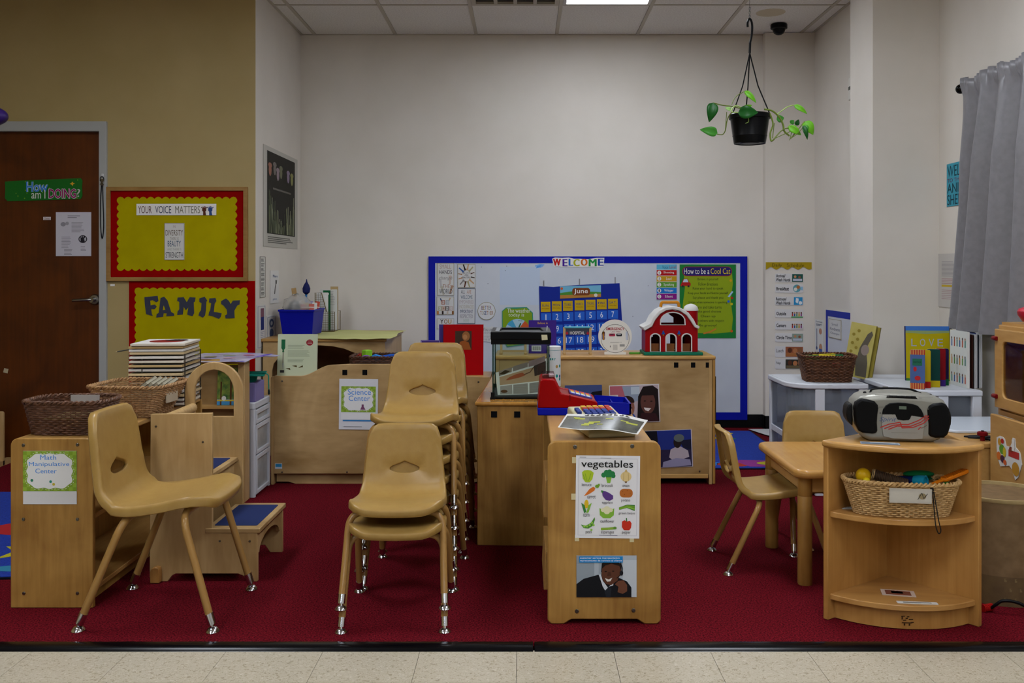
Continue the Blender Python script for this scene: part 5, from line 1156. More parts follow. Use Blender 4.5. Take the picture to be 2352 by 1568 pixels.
for k, (dx, c, h_) in enumerate(((-.07, '#2a2624', .07), (-.035, '#8f8a88', .06), (.0, '#2c2a30', .065))):
    in_bin('craft_tool', ['black craft tool in the bag', 'grey craft tool in the bag', 'dark rolled craft tool in the bag'][k]+' on the blue bin', 'tool', dx-.02, -.04, .15, (10, 25-k*20, 0), lambda o, c=c, h_=h_: (MB().lathe([(.014, 0), (.02, .02), (.018, h_), (.006, h_+.012)], 12).build('body', c, o, smooth=True), MB().cyl(.010, h_+.01, h_+.02, 10).build('cap', '#4a4648', o)))
for k, c in enumerate(('#b8402c', '#c8b06a', '#8a8ab8', '#c46a5c', '#d0cfc8', '#b54c3c')):
    in_bin('paper_card', ['red', 'tan', 'lilac', 'coral', 'white', 'orange'][k]+' paper card standing in the blue bin', 'card', .025+.012*k, -.06+.02*(k % 3), .08, (4-k, -6+3*k, 10*k), lambda o, c=c, k=k: (MB().box(-.018, -.001, 0, .018, .001, .125+.008*(k % 3)).build('card', c, o), MB().box(-.018, -.0014, .10, .018, -.001, .105).build('stripe', '#e0ded6', o)))
# wire magazine file
ym_ = 7.08
t = thing('wire_file', 'brass wire magazine file with papers on the play cube', 'file holder', (X(748, ym_), ym_, zA+.004)); m_br = flat('#6b5a2c', .35, .8)
wl, wr, h1, h2 = -.075, .062, Z(672, ym_)-zA-.004, Z(716, ym_)-zA-.004
fr = [(wl, 0, 0), (wr, 0, 0), (wr, 0, h2), (wr-.055, 0, h2), (wl+.045, 0, h1), (wl, 0, h1)]
MB().tube(fr+[fr[0]], .003, 6).build('front_rim', m_br, t); MB().tube([(a, .22, c) for a, b, c in fr]+[(fr[0][0], .22, 0)], .003, 6).build('rear_rim', m_br, t)
g = MB()
for k in range(12):
    x = wl+(wr-wl)*k/11; zt2 = h2 if x > wr-.055 else h2+(h1-h2)*min(1, (wr-.055-x)/(wr-.055-wl-.045)); g.tube([(x, 0, 0), (x, 0, zt2)], .0009, 4)
for k in range(17):
    z_ = h1*k/17
    if z_ < h2: g.tube([(wl, 0, z_), (wr, 0, z_)], .0009, 4)
    else: g.tube([(wl, 0, z_), (wl+.045+(h1-z_)/(h1-h2)*(wr-.055-wl-.045), 0, z_)], .0009, 4)
stuff(g.build('wire_mesh', m_br, t))
MB().box(wl, 0, 0, wr, .22, .004).build('bottom_plate', m_br, t)
for k, (x0, x1, h_, y_, c, lb) in enumerate(((wl+.01, wr-.002, .29, .12, '#cfcdc8', 'white paper sheaf standing in the wire file'), (-.03, .022, .285, .06, '#175c36', 'green folder standing in the wire file'), (wl+.008, wr-.05, .27, .03, '#dcdad6', 'white booklet at the front of the wire file'), (.0, .055, .31, .18, '#b59a6c', 'tan envelope at the back of the wire file'))):
    o = thing('folder', lb, 'paper', (X(748, ym_), ym_+y_, zA+.009)); MB().box(x0, -.003, 0, x1, .003, h_).build('sheet', c, o)
    if k == 0: p = Print(o, lambda u, v: (u, v), -.003); p.lines(.0, .18, .045, 9, .012, '#8a8890', .0025, 4)
    else: MB().box(x0+.01, -.0035, h_-.03, x1-.01, -.003, h_-.02).build('mark', '#e0e0dc', o)
# ---------------------------------------------------------------- on the science shelf
ybk = 5.565+.075; sb = F/ybk; Zs = SCIZ
t = thing('picture_book', 'pale green tool book with a screwdriver on its cover', 'book', (X(682, ybk), ybk, Zs), rot=(math.radians(-5), 0, 0)); w2, h2_ = 90/sb/2, 97/sb
MB().box(-w2, 0, 0, w2, .012, h2_).build('pages', '#d5d3c6', t); MB().box(-w2-.001, -.0015, 0, w2+.001, 0, h2_+.001).build('cover', '#b9c1a3', t); MB().box(-w2-.001, .012, 0, w2+.001, .0135, h2_+.001).build('cover', '#b9c1a3', t)
fm = lambda px, py: ((px-682)/sb, (871-py)/sb)
p = Print(t, fm, -.0015); p.poly([(645, 786), (654, 786), (654, 806), (651, 810), (652, 815), (647, 815), (648, 810), (645, 806)], '#1d5c38').rect(648.5, 815, 650.5, 840, '#6a5a54').poly([(648, 840), (651, 840), (650, 853), (649, 853)], '#8a8f90').ell(710, 793, 8, 7, '#8a1a24', 1, 24).lines(705, 789, 716, 3, 3, '#c9a09c', .8, 2, 2, .1).lines(660, 799, 702, 3, 3.4, '#7d836f', .8, 3).lines(660, 812, 712, 5, 3, '#7d836f', .8, 4).lines(660, 831, 708, 3, 3, '#7d836f', .8, 5)
for x, y, r in ((661, 853, 12), (676, 847, 8), (690, 849, -18)):
    a = math.radians(r); p.poly([(x-6*math.cos(a), y-6*math.sin(a)), (x+5*math.cos(a), y-2.5+5*math.sin(a)), (x+6*math.cos(a), y+2+5*math.sin(a))], '#4a3c1c')
p.lines(643, 856, 653, 1, 2, '#333333', 6)
yt_ = 5.565+.19; st_ = F/yt_
t = basket('shallow dark wicker tray of toys on the science shelf', (X(868, yt_), yt_, Zs), 0, (.28, .24), (.29, .25), Z(822, yt_-.12)-Zs, wick('#3c2418', '#5a3826'), pitch=.009, stake=.022, pw=8)
hz_ = Z(822, yt_-.12)-Zs-.02
MB().box(-.135, -.115, hz_-.02, .135, .115, hz_-.01).build('toy_layer', '#3a2a24', t)
def toy(label, px, py, c, fn): 
    o = thing('toy_block', label, 'toy', (X(px, yt_-.07), yt_-.07, Z(py, yt_-.07)), group='toys in the dark wicker tray'); fn(o, c); return o
toy('orange red hollow triangle toy in the wicker tray', 820, 822, '#a83426', lambda o, c: (MB().prism([(-.025, -.005), (.03, -.01), (.022, .03)], 'y', -.02, .02, ([(-.01, .0), (.02, -.003), (.016, .02)],)).build('frame', c, o, bev=.002), MB().box(-.02, -.015, -.018, .02, .015, -.008).build('foot', c, o)))
toy('lime green cube toy in the wicker tray', 843, 812, '#7fb82c', lambda o, c: (MB().box(-.022, -.022, -.02, .022, .022, .02).xf(Matrix.Rotation(.7, 4, 'Z')).build('cube', c, o, bev=.002), MB().box(-.015, -.015, .02, .015, .015, .022).xf(Matrix.Rotation(.7, 4, 'Z')).build('cube_lid', '#93cc40', o)))
toy('purple ring toy in the wicker tray', 843, 820, '#8a5ab0', lambda o, c: (MB().tube([(.022*math.cos(k*PI/10), -.035, .012*math.sin(k*PI/10)) for k in range(20)], .004, 6, True).build('ring', c, o, smooth=True), MB().box(-.01, -.036, -.016, .01, -.03, -.010).build('tab', c, o)))
toy('sky blue bent block toy in the wicker tray', 866, 819, '#2a7ec8', lambda o, c: (MB().prism([(-.028, -.008), (.025, -.012), (.027, .004), (-.01, .014), (-.028, .008)], 'y', -.02, .02).build('block', c, o, bev=.002), MB().box(-.02, -.02, -.016, .02, .02, -.009).build('foot', c, o)))
toy('long dark blue toy bar in the wicker tray', 898, 818, '#1c4fa8', lambda o, c: (MB().tube([(-.045, 0, -.006), (0, 0, .002), (.045, 0, .004)], .011, 8).build('bar', c, o, smooth=True), MB().sph((.05, 0, .004), .012, .012, .012, 10, 6).build('knob', c, o, smooth=True)))
toy('teal bead toy at the right end of the wicker tray', 915, 814, '#1f8a5c', lambda o, c: (MB().sph((0, 0, 0), .02, .02, .012, 12, 8).build('bead', c, o, smooth=True), MB().cyl(.006, -.014, .014, 8).build('peg', '#2a9a6a', o)))
# tall red book and purple books
def upright_book(name, label, px0, px1, py0, py1, y, c, th=.014, lean=-4, spine=None, rz=0):
    s_ = F/y; o = thing(name, label, 'book', (X((px0+px1)/2, y), y, Z(py1, y)), rot=(math.radians(lean), 0, rz)); w_ = (px1-px0)/s_/2; h_ = (py1-py0)/s_
    MB().box(-w_+.002, 0, .001, w_-.003, th, h_-.003).build('pages', '#d8d4cc', o); MB().box(-w_, -.002, 0, w_, 0, h_).build('cover', c, o); MB().box(-w_, th, 0, w_, th+.002, h_).build('cover', c, o)
    MB().box(-w_-.002, -.002, 0, -w_, th+.002, h_).build('spine', spine or c, o)
    cx = (px0+px1)/2; return o, Print(o, lambda u, v: ((u-cx)/s_, (py1-v)/s_), -.002)
yr = 5.72
o, p = upright_book('picture_book', 'tall bright red book with a painted portrait on its cover', 1018, 1110, 745, 868, yr, flat('#9c0006', .5, spec=.06), .016, -4, '#1a1626')
p.rect(1045, 760, 1083, 803, '#3a2a1e').ell(1070, 772, 9, 11, '#8a5a30', 2).poly([(1052, 803), (1056, 785), (1066, 782), (1076, 786), (1082, 803)], '#8a4a1c', 3).ell(1068, 774, 5, 6, '#a8744a', 3)
o, p = upright_book('picture_book', 'purple book standing behind the red book', 1008, 1060, 745, 868, yr+.03, flat('#42307a', .4), .008, -4, '#b8b0cc')
o, p = upright_book('picture_book', 'short purple book with white edge left of the red book', 966, 1011, 781, 868, yr+.02, flat('#36206e', .4), .008, -4, '#c6bed4'); p.frame(967, 782, 1010, 866, 1.2, '#8a78b8')
# ================================================================ ON THE LONG CABINET
TZ = TOPZ
def stand_toy(name, label, x0, x1, y_top, y_bot, y, sign_c, text, tc, roof):
    s_ = F/y; o = thing(name, label, 'toy', (X((x0+x1)/2, y), y, TZ)); w_ = (x1-x0)/s_/2; h_ = (y_bot-y_top)/s_; cx = (x0+x1)/2
    for sx in (-1, 1):
        MB().box(sx*(w_-.008)-.007, -.007, .008, sx*(w_-.008)+.007, .007, h_-.004).build('post', '#b89a6c', o, bev=.002)
        MB().box(sx*(w_-.008)-.009, -.03, 0, sx*(w_-.008)+.009, .03, .010).build('foot', '#b08f60', o, bev=.003)
    MB().box(-w_+.012, -.005, .012, w_-.012, .003, .022).build('crossbar', '#b08f60', o)
    MB().box(-w_+.008, -.010, h_-.010, w_-.008, .02, h_).build('roof_board', roof, o, bev=.002)
    MB().box(-w_+.014, -.006, h_-.046, w_-.014, .002, h_-.010).build('sign_board', sign_c, o)
    p = Print(o, lambda u, v: ((u-cx)/s_, (y_bot-v)/s_), -.006); yy = y_top+5
    return o, p, yy
yq = 5.70
o, p, yy = stand_toy('hospital_sign', 'wooden toy frame with a grey hospital sign', 1293, 1359, 755, 818, yq, '#3b4150', '', '', '#58a4bc')
p.text('HOSPITAL', 1309, 766, 1343, 773, '#dcdcdc', 2, .01)
for cx in (1302, 1350): p.rect(cx-3.4, 768.8, cx+3.4, 771.2, '#a82030', 2).rect(cx-1.2, 766.6, cx+1.2, 773.4, '#a82030', 2)
o, p, yy = stand_toy('police_sign', 'wooden toy frame with a teal police sign behind the tank glass', 1148, 1210, 764, 818, yq, '#3f98a4', '', '', '#2f86a0')
p.text('POLICE', 1162, 773, 1192, 780, '#16303c', 2, .01).rect(1152, 783, 1207, 787, '#3c2f86').rect(1152, 781, 1207, 782.6, '#a03c3c', 2)
o, p = upright_book('picture_book', 'purple book with a barcode standing beside the tank', 1215, 1278, 742, 818, 5.74, flat('#37207c', .4), .01, -3)
o.location.z = TZ
p.rect(1221, 800, 1243, 813, '#d8d6d8')
for k in range(12): p.rect(1222.5+k*1.6, 802, 1222.5+k*1.6+(.9 if k % 3 else .5), 811, '#333333', 2)
p.lines(1233, 774, 1256, 6, 3.6, '#c4bcd8', 1.2, 3).text('Believe in', 1235, 746, 1258, 751, '#c8a04c', 2)
# round emergency book
ye_ = 5.66; s_ = F/ye_
t = thing('board_book', 'round white emergency board book standing upright', 'book', (X(1413, ye_), ye_, TZ), rot=(math.radians(-3), 0, 0)); r_ = 38/s_; zc = (818-776)/s_
fm = lambda u, v: ((u-1413)/s_, (818-v)/s_)
ol = [fm(*q) for q in (ell(1413, 776, 38.5, 38.5, 30, 115, 425)+[(1438, 812), (1438, 818), (1388, 818), (1388, 812)])]
hs = ([fm(*q) for q in rrect(1383, 765, 1390, 785, 3.4, 4)], [fm(*q) for q in rrect(1437, 765, 1443, 785, 2.8, 4)])
MB().prism(ol, 'y', 0, .018, hs).build('board_pages', '#cbb8b0', t); MB().prism(ol, 'y', -.002, 0, hs).build('cover', '#d9d6cd', t)
p = Print(t, fm, -.002); p.line(ell(1413, 776, 37, 37, 40)+[(1450, 776)], .9, '#3a3a3c'); p.text('EMERGENCY', 1390, 747, 1437, 754, '#a3202a', 2, .015).text("Let's help!", 1402, 755, 1427, 761, '#a8545a').poly(rrect(1397, 763, 1413, 770, 2, 3), '#a8304c').rect(1400, 764, 1409, 766, '#3a2a34', 2).poly(rrect(1416, 763, 1431, 770, 2, 3), '#2a2a30').rect(1419, 764, 1428, 766, '#b8b8bc', 2).lines(1400, 785, 1432, 2, 2, '#9a9690', .8).rect(1425, 791, 1438, 797, '#8f8f8c').rect(1407, 792, 1419, 806, '#bdbab2').text('i', 1399, 794, 1401, 799, '#3a3a3a')
MB().prism([fm(*q) for q in ((1384, 766), (1389, 764), (1389, 786), (1385, 784))], 'y', .012, .0165).build('wheel_page', '#c0872c', t)
t = thing('marker_stub', 'small green bar lying beside the toy barn', 'toy', (X(1458, 5.68), 5.68, TZ)); MB().box(-.032, -.006, 0, .032, .006, .012).build('bar', '#4f8a2c', t, bev=.003); MB().box(.022, -.0065, -.0, .0325, .0065, .0125).build('cap', '#3c7424', t, bev=.002)
# toy barn
yb2 = 5.63; s_ = F/yb2; dp = .17
t = thing('toy_barn', 'red plastic toy barn with white roof and orange handle', 'toy', (X(1545, yb2), yb2, TZ))
fm = lambda u, v: ((u-1545)/s_, (818-v)/s_)
m_red = flat('#96040c', .35); m_wh = flat('#d6d4d0', .35); m_gr = flat('#0f6b50', .4)
body = [(1483, 810), (1482, 762), (1492, 757), (1498, 738), (1512, 722), (1540, 712), (1572, 722), (1588, 738), (1598, 757), (1602, 760), (1602, 810)]
def arch(cx, hw_, yb, yt): return [(cx-hw_, yb), (cx-hw_, yt+hw_)]+[(cx-hw_*math.cos(math.radians(a)), yt+hw_-hw_*math.sin(math.radians(a))) for a in range(15, 180, 15)]+[(cx+hw_, yt+hw_), (cx+hw_, yb)]
arches = [arch(1505, 10, 810, 770), arch(1541, 10.5, 810, 770), arch(1577, 10, 810, 770)]
loft = [(1518, 748), (1518, 738)]+[(1545+27*math.cos(math.radians(a)), 741-20*math.sin(math.radians(a))) for a in range(165, 0, -15)]+[(1572, 748)]
back_l = [(1526, 747), (1526, 735), (1540, 723), (1557, 735), (1557, 747)]
bw = [[(1500, 781), (1500, 772), (1508, 772), (1508, 781)], [(1533, 806), (1533, 776), (1549, 776), (1549, 806)], [(1573, 781), (1573, 772), (1582, 772), (1582, 781)]]
MB().prism([fm(*q) for q in body], 'y', -.004, .006, tuple([fm(*q) for q in h] for h in arches+[loft])).build('front_wall', m_red, t)
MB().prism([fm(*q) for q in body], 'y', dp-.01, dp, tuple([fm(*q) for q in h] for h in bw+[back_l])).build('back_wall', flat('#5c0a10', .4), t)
MB().box(fm(1482, 0)[0], .0, fm(0, 810)[1], fm(1486, 0)[0], dp, fm(0, 762)[1]).build('side_wall', m_red, t); MB().box(fm(1598, 0)[0], .0, fm(0, 810)[1], fm(1602, 0)[0], dp, fm(0, 762)[1]).build('side_wall', m_red, t)
MB().box(fm(1490, 0)[0], -.005, fm(0, 757)[1], fm(1592, 0)[0], dp, fm(0, 753)[1]).build('loft_floor', m_red, t)
ro = [(1475, 754), (1492, 745), (1499, 730), (1512, 716), (1528, 708), (1545, 706), (1562, 709), (1580, 720), (1592, 736), (1598, 748), (1606, 752)]
ri = [(1604, 758), (1594, 754), (1586, 741), (1576, 727), (1560, 716), (1545, 713), (1530, 715), (1516, 723), (1505, 736), (1497, 752), (1480, 762)]
MB().prism([fm(*q) for q in ro+ri], 'y', -.02, dp+.012).build('roof', m_wh, t, bev=.004)
for h in arches: 
    cx = sum(q[0] for q in h)/len(h); big = [((q[0]-cx)*1.24+cx, 810 if q[1] > 809 else q[1]-2.2) for q in h]
    MB().prism([fm(*q) for q in big[:]], 'y', -.008, -.003, ([fm(q[0], min(q[1], 809.5)) for q in h],)).build('arch_trim', m_wh, t)
    MB().box(fm(cx-9, 0)[0], .012, fm(0, 810)[1], fm(cx+9, 0)[0], .018, fm(0, 792)[1]).build('stall_door', wood('toy_door', '#6a3a14', '#84501e', 'z', .5), t)
cxl = 1545; MB().prism([fm((q[0]-cxl)*1.09+cxl, 749 if q[1] > 747 else (q[1]-741)*1.12+741) for q in loft], 'y', -.008, -.003, ([fm(*q) for q in loft],)).build('loft_trim', m_wh, t)
for cx in (1523, 1559):
    g = MB(); g.prism([fm(*q) for q in ((cx-4, 770), (cx+4, 770), (cx+2, 766), (cx+1, 762), (cx-1, 762), (cx-2, 766))], 'y', -.014, -.004); g.build('lantern', '#1f4a9a', t); MB().sph((fm(cx, 0)[0], -.009, fm(0, 772)[1]), .004, .004, .005, 8, 6).build('lantern_bulb', '#b88a2c', t)
MB().box(fm(1478, 0)[0], -.03, 0, fm(1613, 0)[0], dp+.02, fm(0, 811)[1]).build('green_base', m_gr, t, bev=.004)
MB().tube(fillet([fm(1522, 0)[:1]+(dp/2, fm(0, 709)[1]), fm(1524, 0)[:1]+(dp/2, fm(0, 698)[1]), fm(1563, 0)[:1]+(dp/2, fm(0, 698)[1]), fm(1565, 0)[:1]+(dp/2, fm(0, 709)[1])], .012, 5), .009, 10).build('carry_handle', flat('#c07c1c', .35), t, smooth=True)
xs2 = fm(1595, 0)[0]; MB().lathe([(.04, fm(0, 811)[1]), (.04, fm(0, 718)[1])], 22, (xs2, dp*.72, 0)).build('silo', m_red, t, smooth=True)
MB().lathe([(.043, fm(0, 718)[1]), (.043, fm(0, 715)[1]), (.036, fm(0, 708)[1]), (.022, fm(0, 704)[1]), (.004, fm(0, 702)[1])], 22, (xs2, dp*.72, 0)).build('silo_dome', m_wh, t, smooth=True)
# ================================================================ TANK AND FRIENDS
yt2 = 4.43; ztk = .6235; s_ = F/yt2; xa_, xb_ = X(1131, yt2), X(1262, yt2); dpt = .34
t = thing('fish_tank', 'empty glass tank with black lid on the plain maple cabinet', 'tank', ((xa_+xb_)/2, yt2, ztk)); w_ = (xb_-xa_)/2; ht = Z(762, yt2)-ztk
m_gl = pane('tank_glass', '#f2f8f5', .03); m_ge = flat('#0e2a22', .15)
for (a, b, c, d_) in ((-w_, .0, w_, .003), (-w_, dpt-.003, w_, dpt), (-w_, .003, -w_+.003, dpt-.003), (w_-.003, .003, w_, dpt-.003)):
    MB().box(a, b, .012, c, d_, ht-.03).build('glass_pane', m_gl, t)
for (x, y) in ((-w_, 0), (w_-.005, 0), (-w_, dpt-.005), (w_-.005, dpt-.005)): MB().box(x, y-.0005, .012, x+.005, y+.0055, ht-.03).build('glass_edge', m_ge, t)
MB().box(-w_, 0, .004, w_, dpt, .012).build('tank_floor', flat('#1a1c1a', .4), t)
for (x, y) in ((-w_, 0), (w_, 0), (-w_, dpt), (w_, dpt)):
    g = MB(); g.box(x-.010, y-.008, 0, x+.012, y+.012, .008); g.box(x-.007, y-.005, .008, x+.009, y+.009, .030); g.build('corner_foot', m_black, t)
m_lid = flat('#0b0b0d', .3)
taper(MB(), -w_-.006, -.006, w_+.006, dpt+.006, ht-.055, -w_-.006, -.006, w_+.006, dpt+.006, ht-.028).build('lid_skirt', m_lid, t)
MB().prism([(-w_-.008, -.008), (w_+.008, -.008), (w_+.008, dpt+.008), (-w_-.008, dpt+.008)], 'z', ht-.034, ht, ([(-w_+.02, .05), (w_-.02, .05), (w_-.035, dpt-.02), (-w_+.035, dpt-.02)],)).build('lid_frame', m_lid, t, bev=.003)
MB().box(-w_+.02, .04, ht-.016, w_-.02, dpt-.02, ht-.010).build('lid_screen', glassy('lid_mesh', '#8a8d90', mixw=.6, spec_rough=.4), t)
MB().box(-w_+.012, .04, ht, -w_+.03, dpt-.03, ht+.002).build('lid_rail', '#8a8d90', t)
MB().tube([(w_-.01, .08, ht), (w_-.008, .08, ht+.022)], .0022, 6).build('lid_pin', '#d0d0c8', t)
MB().prism([(w_-.034, ht-.036), (w_-.008, ht-.034), (w_-.010, ht-.012), (w_-.036, ht-.012)], 'y', -.0095, -.008).build('masking_tape', '#c3bb9a', t)
# photo placard leaning in the tank
t = thing('photo_placard', 'brown animal photo placard leaning inside the glass tank', 'placard', (0, 4.47, ztk+.0135), rot=(math.radians(-9), 0, 0)); s2 = F/4.47
fm = lambda u, v: (X(u, 4.47), (913-v)/s2)
pl = [(1143, 913), (1138, 862), (1256, 829), (1256, 905), (1236, 911)]
MB().prism([fm(*q) for q in pl], 'y', 0, .004).build('board', '#dcd6d0', t)
p = Print(t, fm, 0)
for q, c in (((1145, 866, 1176, 858, 1175, 868, 1146, 876), '#8f7d70'), ((1178, 857, 1212, 848, 1212, 858, 1178, 867), '#8f7f78'), ((1214, 847, 1252, 836, 1253, 850, 1214, 858), '#967c7c'), ((1147, 878, 1252, 852, 1252, 884, 1148, 894), '#b08c6c'), ((1149, 896, 1176, 893, 1177, 911, 1149, 912), '#a0948c'), ((1179, 893, 1212, 890, 1213, 911, 1179, 911), '#94887f'), ((1216, 890, 1252, 886, 1252, 905, 1216, 910), '#90867f')):
    p.poly([(q[i], q[i+1]) for i in range(0, 8, 2)], c)
p.poly([(1161, 884), (1170, 878), (1186, 872), (1200, 869), (1207, 874), (1196, 878), (1182, 881), (1166, 884)], '#a0502f', 2).line([(1204, 873), (1218, 868), (1226, 858)], 2, '#6a4632', 2).poly([(1226, 856), (1254, 846), (1254, 870), (1228, 876)], '#3c2c26', 2).poly([(1146, 872), (1160, 864), (1172, 866), (1158, 873)], '#3c2c16', 3).ell(1158, 906, 8, 3, '#5c3a20', 3)
for k in range(5): p.lines(1180, 893+k*3.4, 1210, 1, 3, '#9a918c', .6, k, 2).lines(1218, 891+k*3.2, 1250, 1, 3, '#9a918c', .6, k, 2)
t = thing('plastic_sprig', 'tiny green plastic plant standing behind the placard in the tank', 'toy plant', (X(1232, 4.70), 4.70, ztk+.012))
MB().tube([(0, 0, 0), (0, 0, Z(826, 4.70)-ztk-.012)], .002, 6).build('stem', '#1f3c34', t)
for k in range(5): MB().prism([(0, 0), (.008, .004), (.016, .014), (.006, .012)], 'y', -.0008, .0008).xf(Matrix.Translation((0, 0, Z(832, 4.70)-ztk-.012)) @ Matrix.Rotation(k*1.257, 4, 'Z')).build('leaf', '#1f5a48', t)
# white canister
yc = 4.93; s_ = F/yc; t = thing('canister', 'white card canister with teal print behind the toy register', 'canister', (X(1273, yc), yc, .6235)); h_ = Z(797, yc)-.6235; r_ = 15/s_
MB().lathe([(r_, 0), (r_, h_)], 28).build('tube_body', flat('#d4d6d6', .4), t, smooth=True); MB().lathe([(r_+.001, h_-.012), (r_+.001, h_+.004), (r_-.003, h_+.006)], 28).build('canister_lid', flat('#dfe0df', .4), t, smooth=True); MB().lathe([(r_+.0006, h_-.014), (r_+.0006, h_-.012)], 28, caps=False).build('lid_line', '#4a9aa6', t)
def wrap(name, poly, c):      # print bent around the can, u along the arc
    tv, fs = cdt(poly); MB().add([((r_+.0006)*math.sin(u/r_), -(r_+.0006)*math.cos(u/r_), v) for u, v in tv], fs).build(name, c, t, fix=False)
for (u, v, c) in ((-.028, .150, '#4a4a8a'), (.012, .098, '#b08a4a'), (.030, .100, '#2a8a80'), (.012, .052, '#1f8a84'), (.030, .050, '#5a4a80'), (.030, .036, '#2a8a80')): wrap('printed_dot', ell(u, v, .006, .008, 14), c)
for k, (u0, u1) in enumerate(((-.024, -.016), (-.013, -.005), (-.002, .006))):
    lt = [[(u0, .128), (u0+.007, .128), (u0+.007, .139), (u0, .139)], [(u0, .128), (u0+.002, .128), (u0+.002, .132), (u0+.007, .128), (u0+.007, .139), (u0, .139)], [(u0+.003, .128), (u0+.005, .128), (u0+.005, .134), (u0+.008, .139), (u0+.005, .139), (u0+.004, .136), (u0+.003, .139), (u0, .139), (u0+.003, .134)]][k]
    wrap('lettering', lt, '#1f8a84')
wrap('teal_band', [(-.05, 0), (-.028, 0), (-.028, .12), (-.05, .12)], '#1f7a74')
# ================================================================ TOY CASH REGISTER AND CALCULATOR
yr2 = 4.03; zr = h_veg = 420/(F/D(1433))-.008
s_ = F/yr2; t = thing('toy_register', 'red and blue toy cash register with its drawer open', 'toy', (X(1304, yr2), yr2, zr)); yb0 = CY+(H-zr)*s_
fm = lambda u, v: ((u-1304)/s_, (yb0-v)/s_); off = yb0-953
f2 = lambda u, v: fm(u, v+off)
m_rr = flat('#900205', .3); m_rb = flat('#0a1598', .32)
side = [(1235, 936), (1241, 874), (1244, 870), (1270, 870), (1275, 872), (1289, 902), (1308, 905), (1366, 919), (1372, 923), (1374, 936)]
inn = [(1242, 872), (1270, 868), (1290, 868), (1306, 894), (1310, 892), (1360, 906), (1374, 922)]
MB().prism([f2(*q) for q in side], 'y', 0, .028).build('side_shell', m_rr, t, bev=.005)
MB().prism([f2(*q) for q in side], 'y', .19, .218).build('side_shell', m_rr, t, bev=.005)
core = [(1236, 936), (1242, 872), (1268, 870), (1287, 904), (1307, 907), (1370, 923), (1373, 936)]
MB().prism([f2(*q) for q in core], 'y', .028, .19).build('body', m_rr, t)
scr = [(1246, 872), (1272, 872), (1284, 893), (1276, 893)]
MB().box(f2(1246, 0)[0], .04, f2(0, 870)[1], f2(1275, 0)[0], .18, f2(0, 861)[1]).build('display_window', pane('register_window', '#d8c4c4', .12), t, bev=.003)
MB().box(f2(1262, 0)[0], .06, f2(0, 868)[1], f2(1273, 0)[0], .14, f2(0, 864)[1]).build('display_card', '#d8d8dc', t)
MB().prism([f2(*q) for q in ((1310, 903), (1362, 916), (1362, 919), (1310, 906))], 'y', .045, .175).build('keypad', '#4a489a', t)
for k in range(4):
    for j in range(3):
        x = 1313+k*12.2; z_ = 903.3+k*3.05; MB().prism([f2(*q) for q in ((x, z_), (x+9, z_+2.3), (x+9, z_+5), (x, z_+3))], 'y', .052+j*.041, .086+j*.041).build('key', ['#c4382c', '#d0b030', '#c3cbe0'][2-j], t)
MB().box(f2(1308, 0)[0], -.001, f2(0, 919)[1], f2(1310, 0)[0], .0, f2(0, 905)[1]).build('seam', '#5a0508', t)
MB().box(f2(1235, 0)[0], -.002, f2(0, 953)[1], f2(1374, 0)[0], .22, f2(0, 936)[1]).build('blue_base', m_rb, t, bev=.004)
dw = [(1374, 951), (1374, 921), (1450, 926), (1449, 951)]
for a, b in ((.004, .008), (.208, .212)): MB().prism([f2(*q) for q in dw], 'y', a, b).build('drawer_side', m_rb, t)
MB().box(f2(1374, 0)[0], .008, f2(0, 951)[1], f2(1449, 0)[0], .208, f2(0, 947)[1]).build('drawer_floor', m_rb, t); MB().box(f2(1446, 0)[0], .004, f2(0, 951)[1], f2(1450, 0)[0], .212, f2(0, 926)[1]).build('drawer_front', m_rb, t)
MB().box(f2(1374, 0)[0], .10, f2(0, 947)[1], f2(1447, 0)[0], .103, f2(0, 930)[1]).build('drawer_divider', m_rb, t); MB().box(f2(1410, 0)[0], .103, f2(0, 947)[1], f2(1412, 0)[0], .208, f2(0, 930)[1]).build('drawer_divider', m_rb, t)
# calculator toy
t = thing('toy_calculator', 'cream toy calculator with blue, red and yellow keys', 'toy', (.275, 3.70, zr), math.radians(10))
pr = [(-.20, 0), (-.205, .012), (-.19, .026), (.10, .062), (.135, .066), (.15, .055), (.15, 0)]
MB().prism(pr, 'x', -.088, .082).build('case', flat('#bdb58f', .4), t, bev=.008, seg=3)
sl = math.atan2(.036, .29)
def key(x, y, c, w_=.018): 
    z_ = .026+(y+.19)*math.tan(sl); MB().box(-w_/2, -.009, -.002, w_/2, .009, .010).xf(Matrix.Translation((x, y, z_)) @ Matrix.Rotation(sl, 4, 'X')).build('key', c, t, bev=.0015)
for j in range(5):
    for i in range(5):
        c = ['#27367a', '#27367a', '#2c4488', '#a83a30', '#c89a2c'][j] if not (i == 4 and j > 1) else '#a83a30'
        if j == 4 and i in (2, 4): c = '#a83a30' if i == 4 else '#c89a2c'
        key(-.038+i*.023, .0+j*.024, c)
for j in range(3): key(-.068, .03+j*.02, '#27367a', .016)
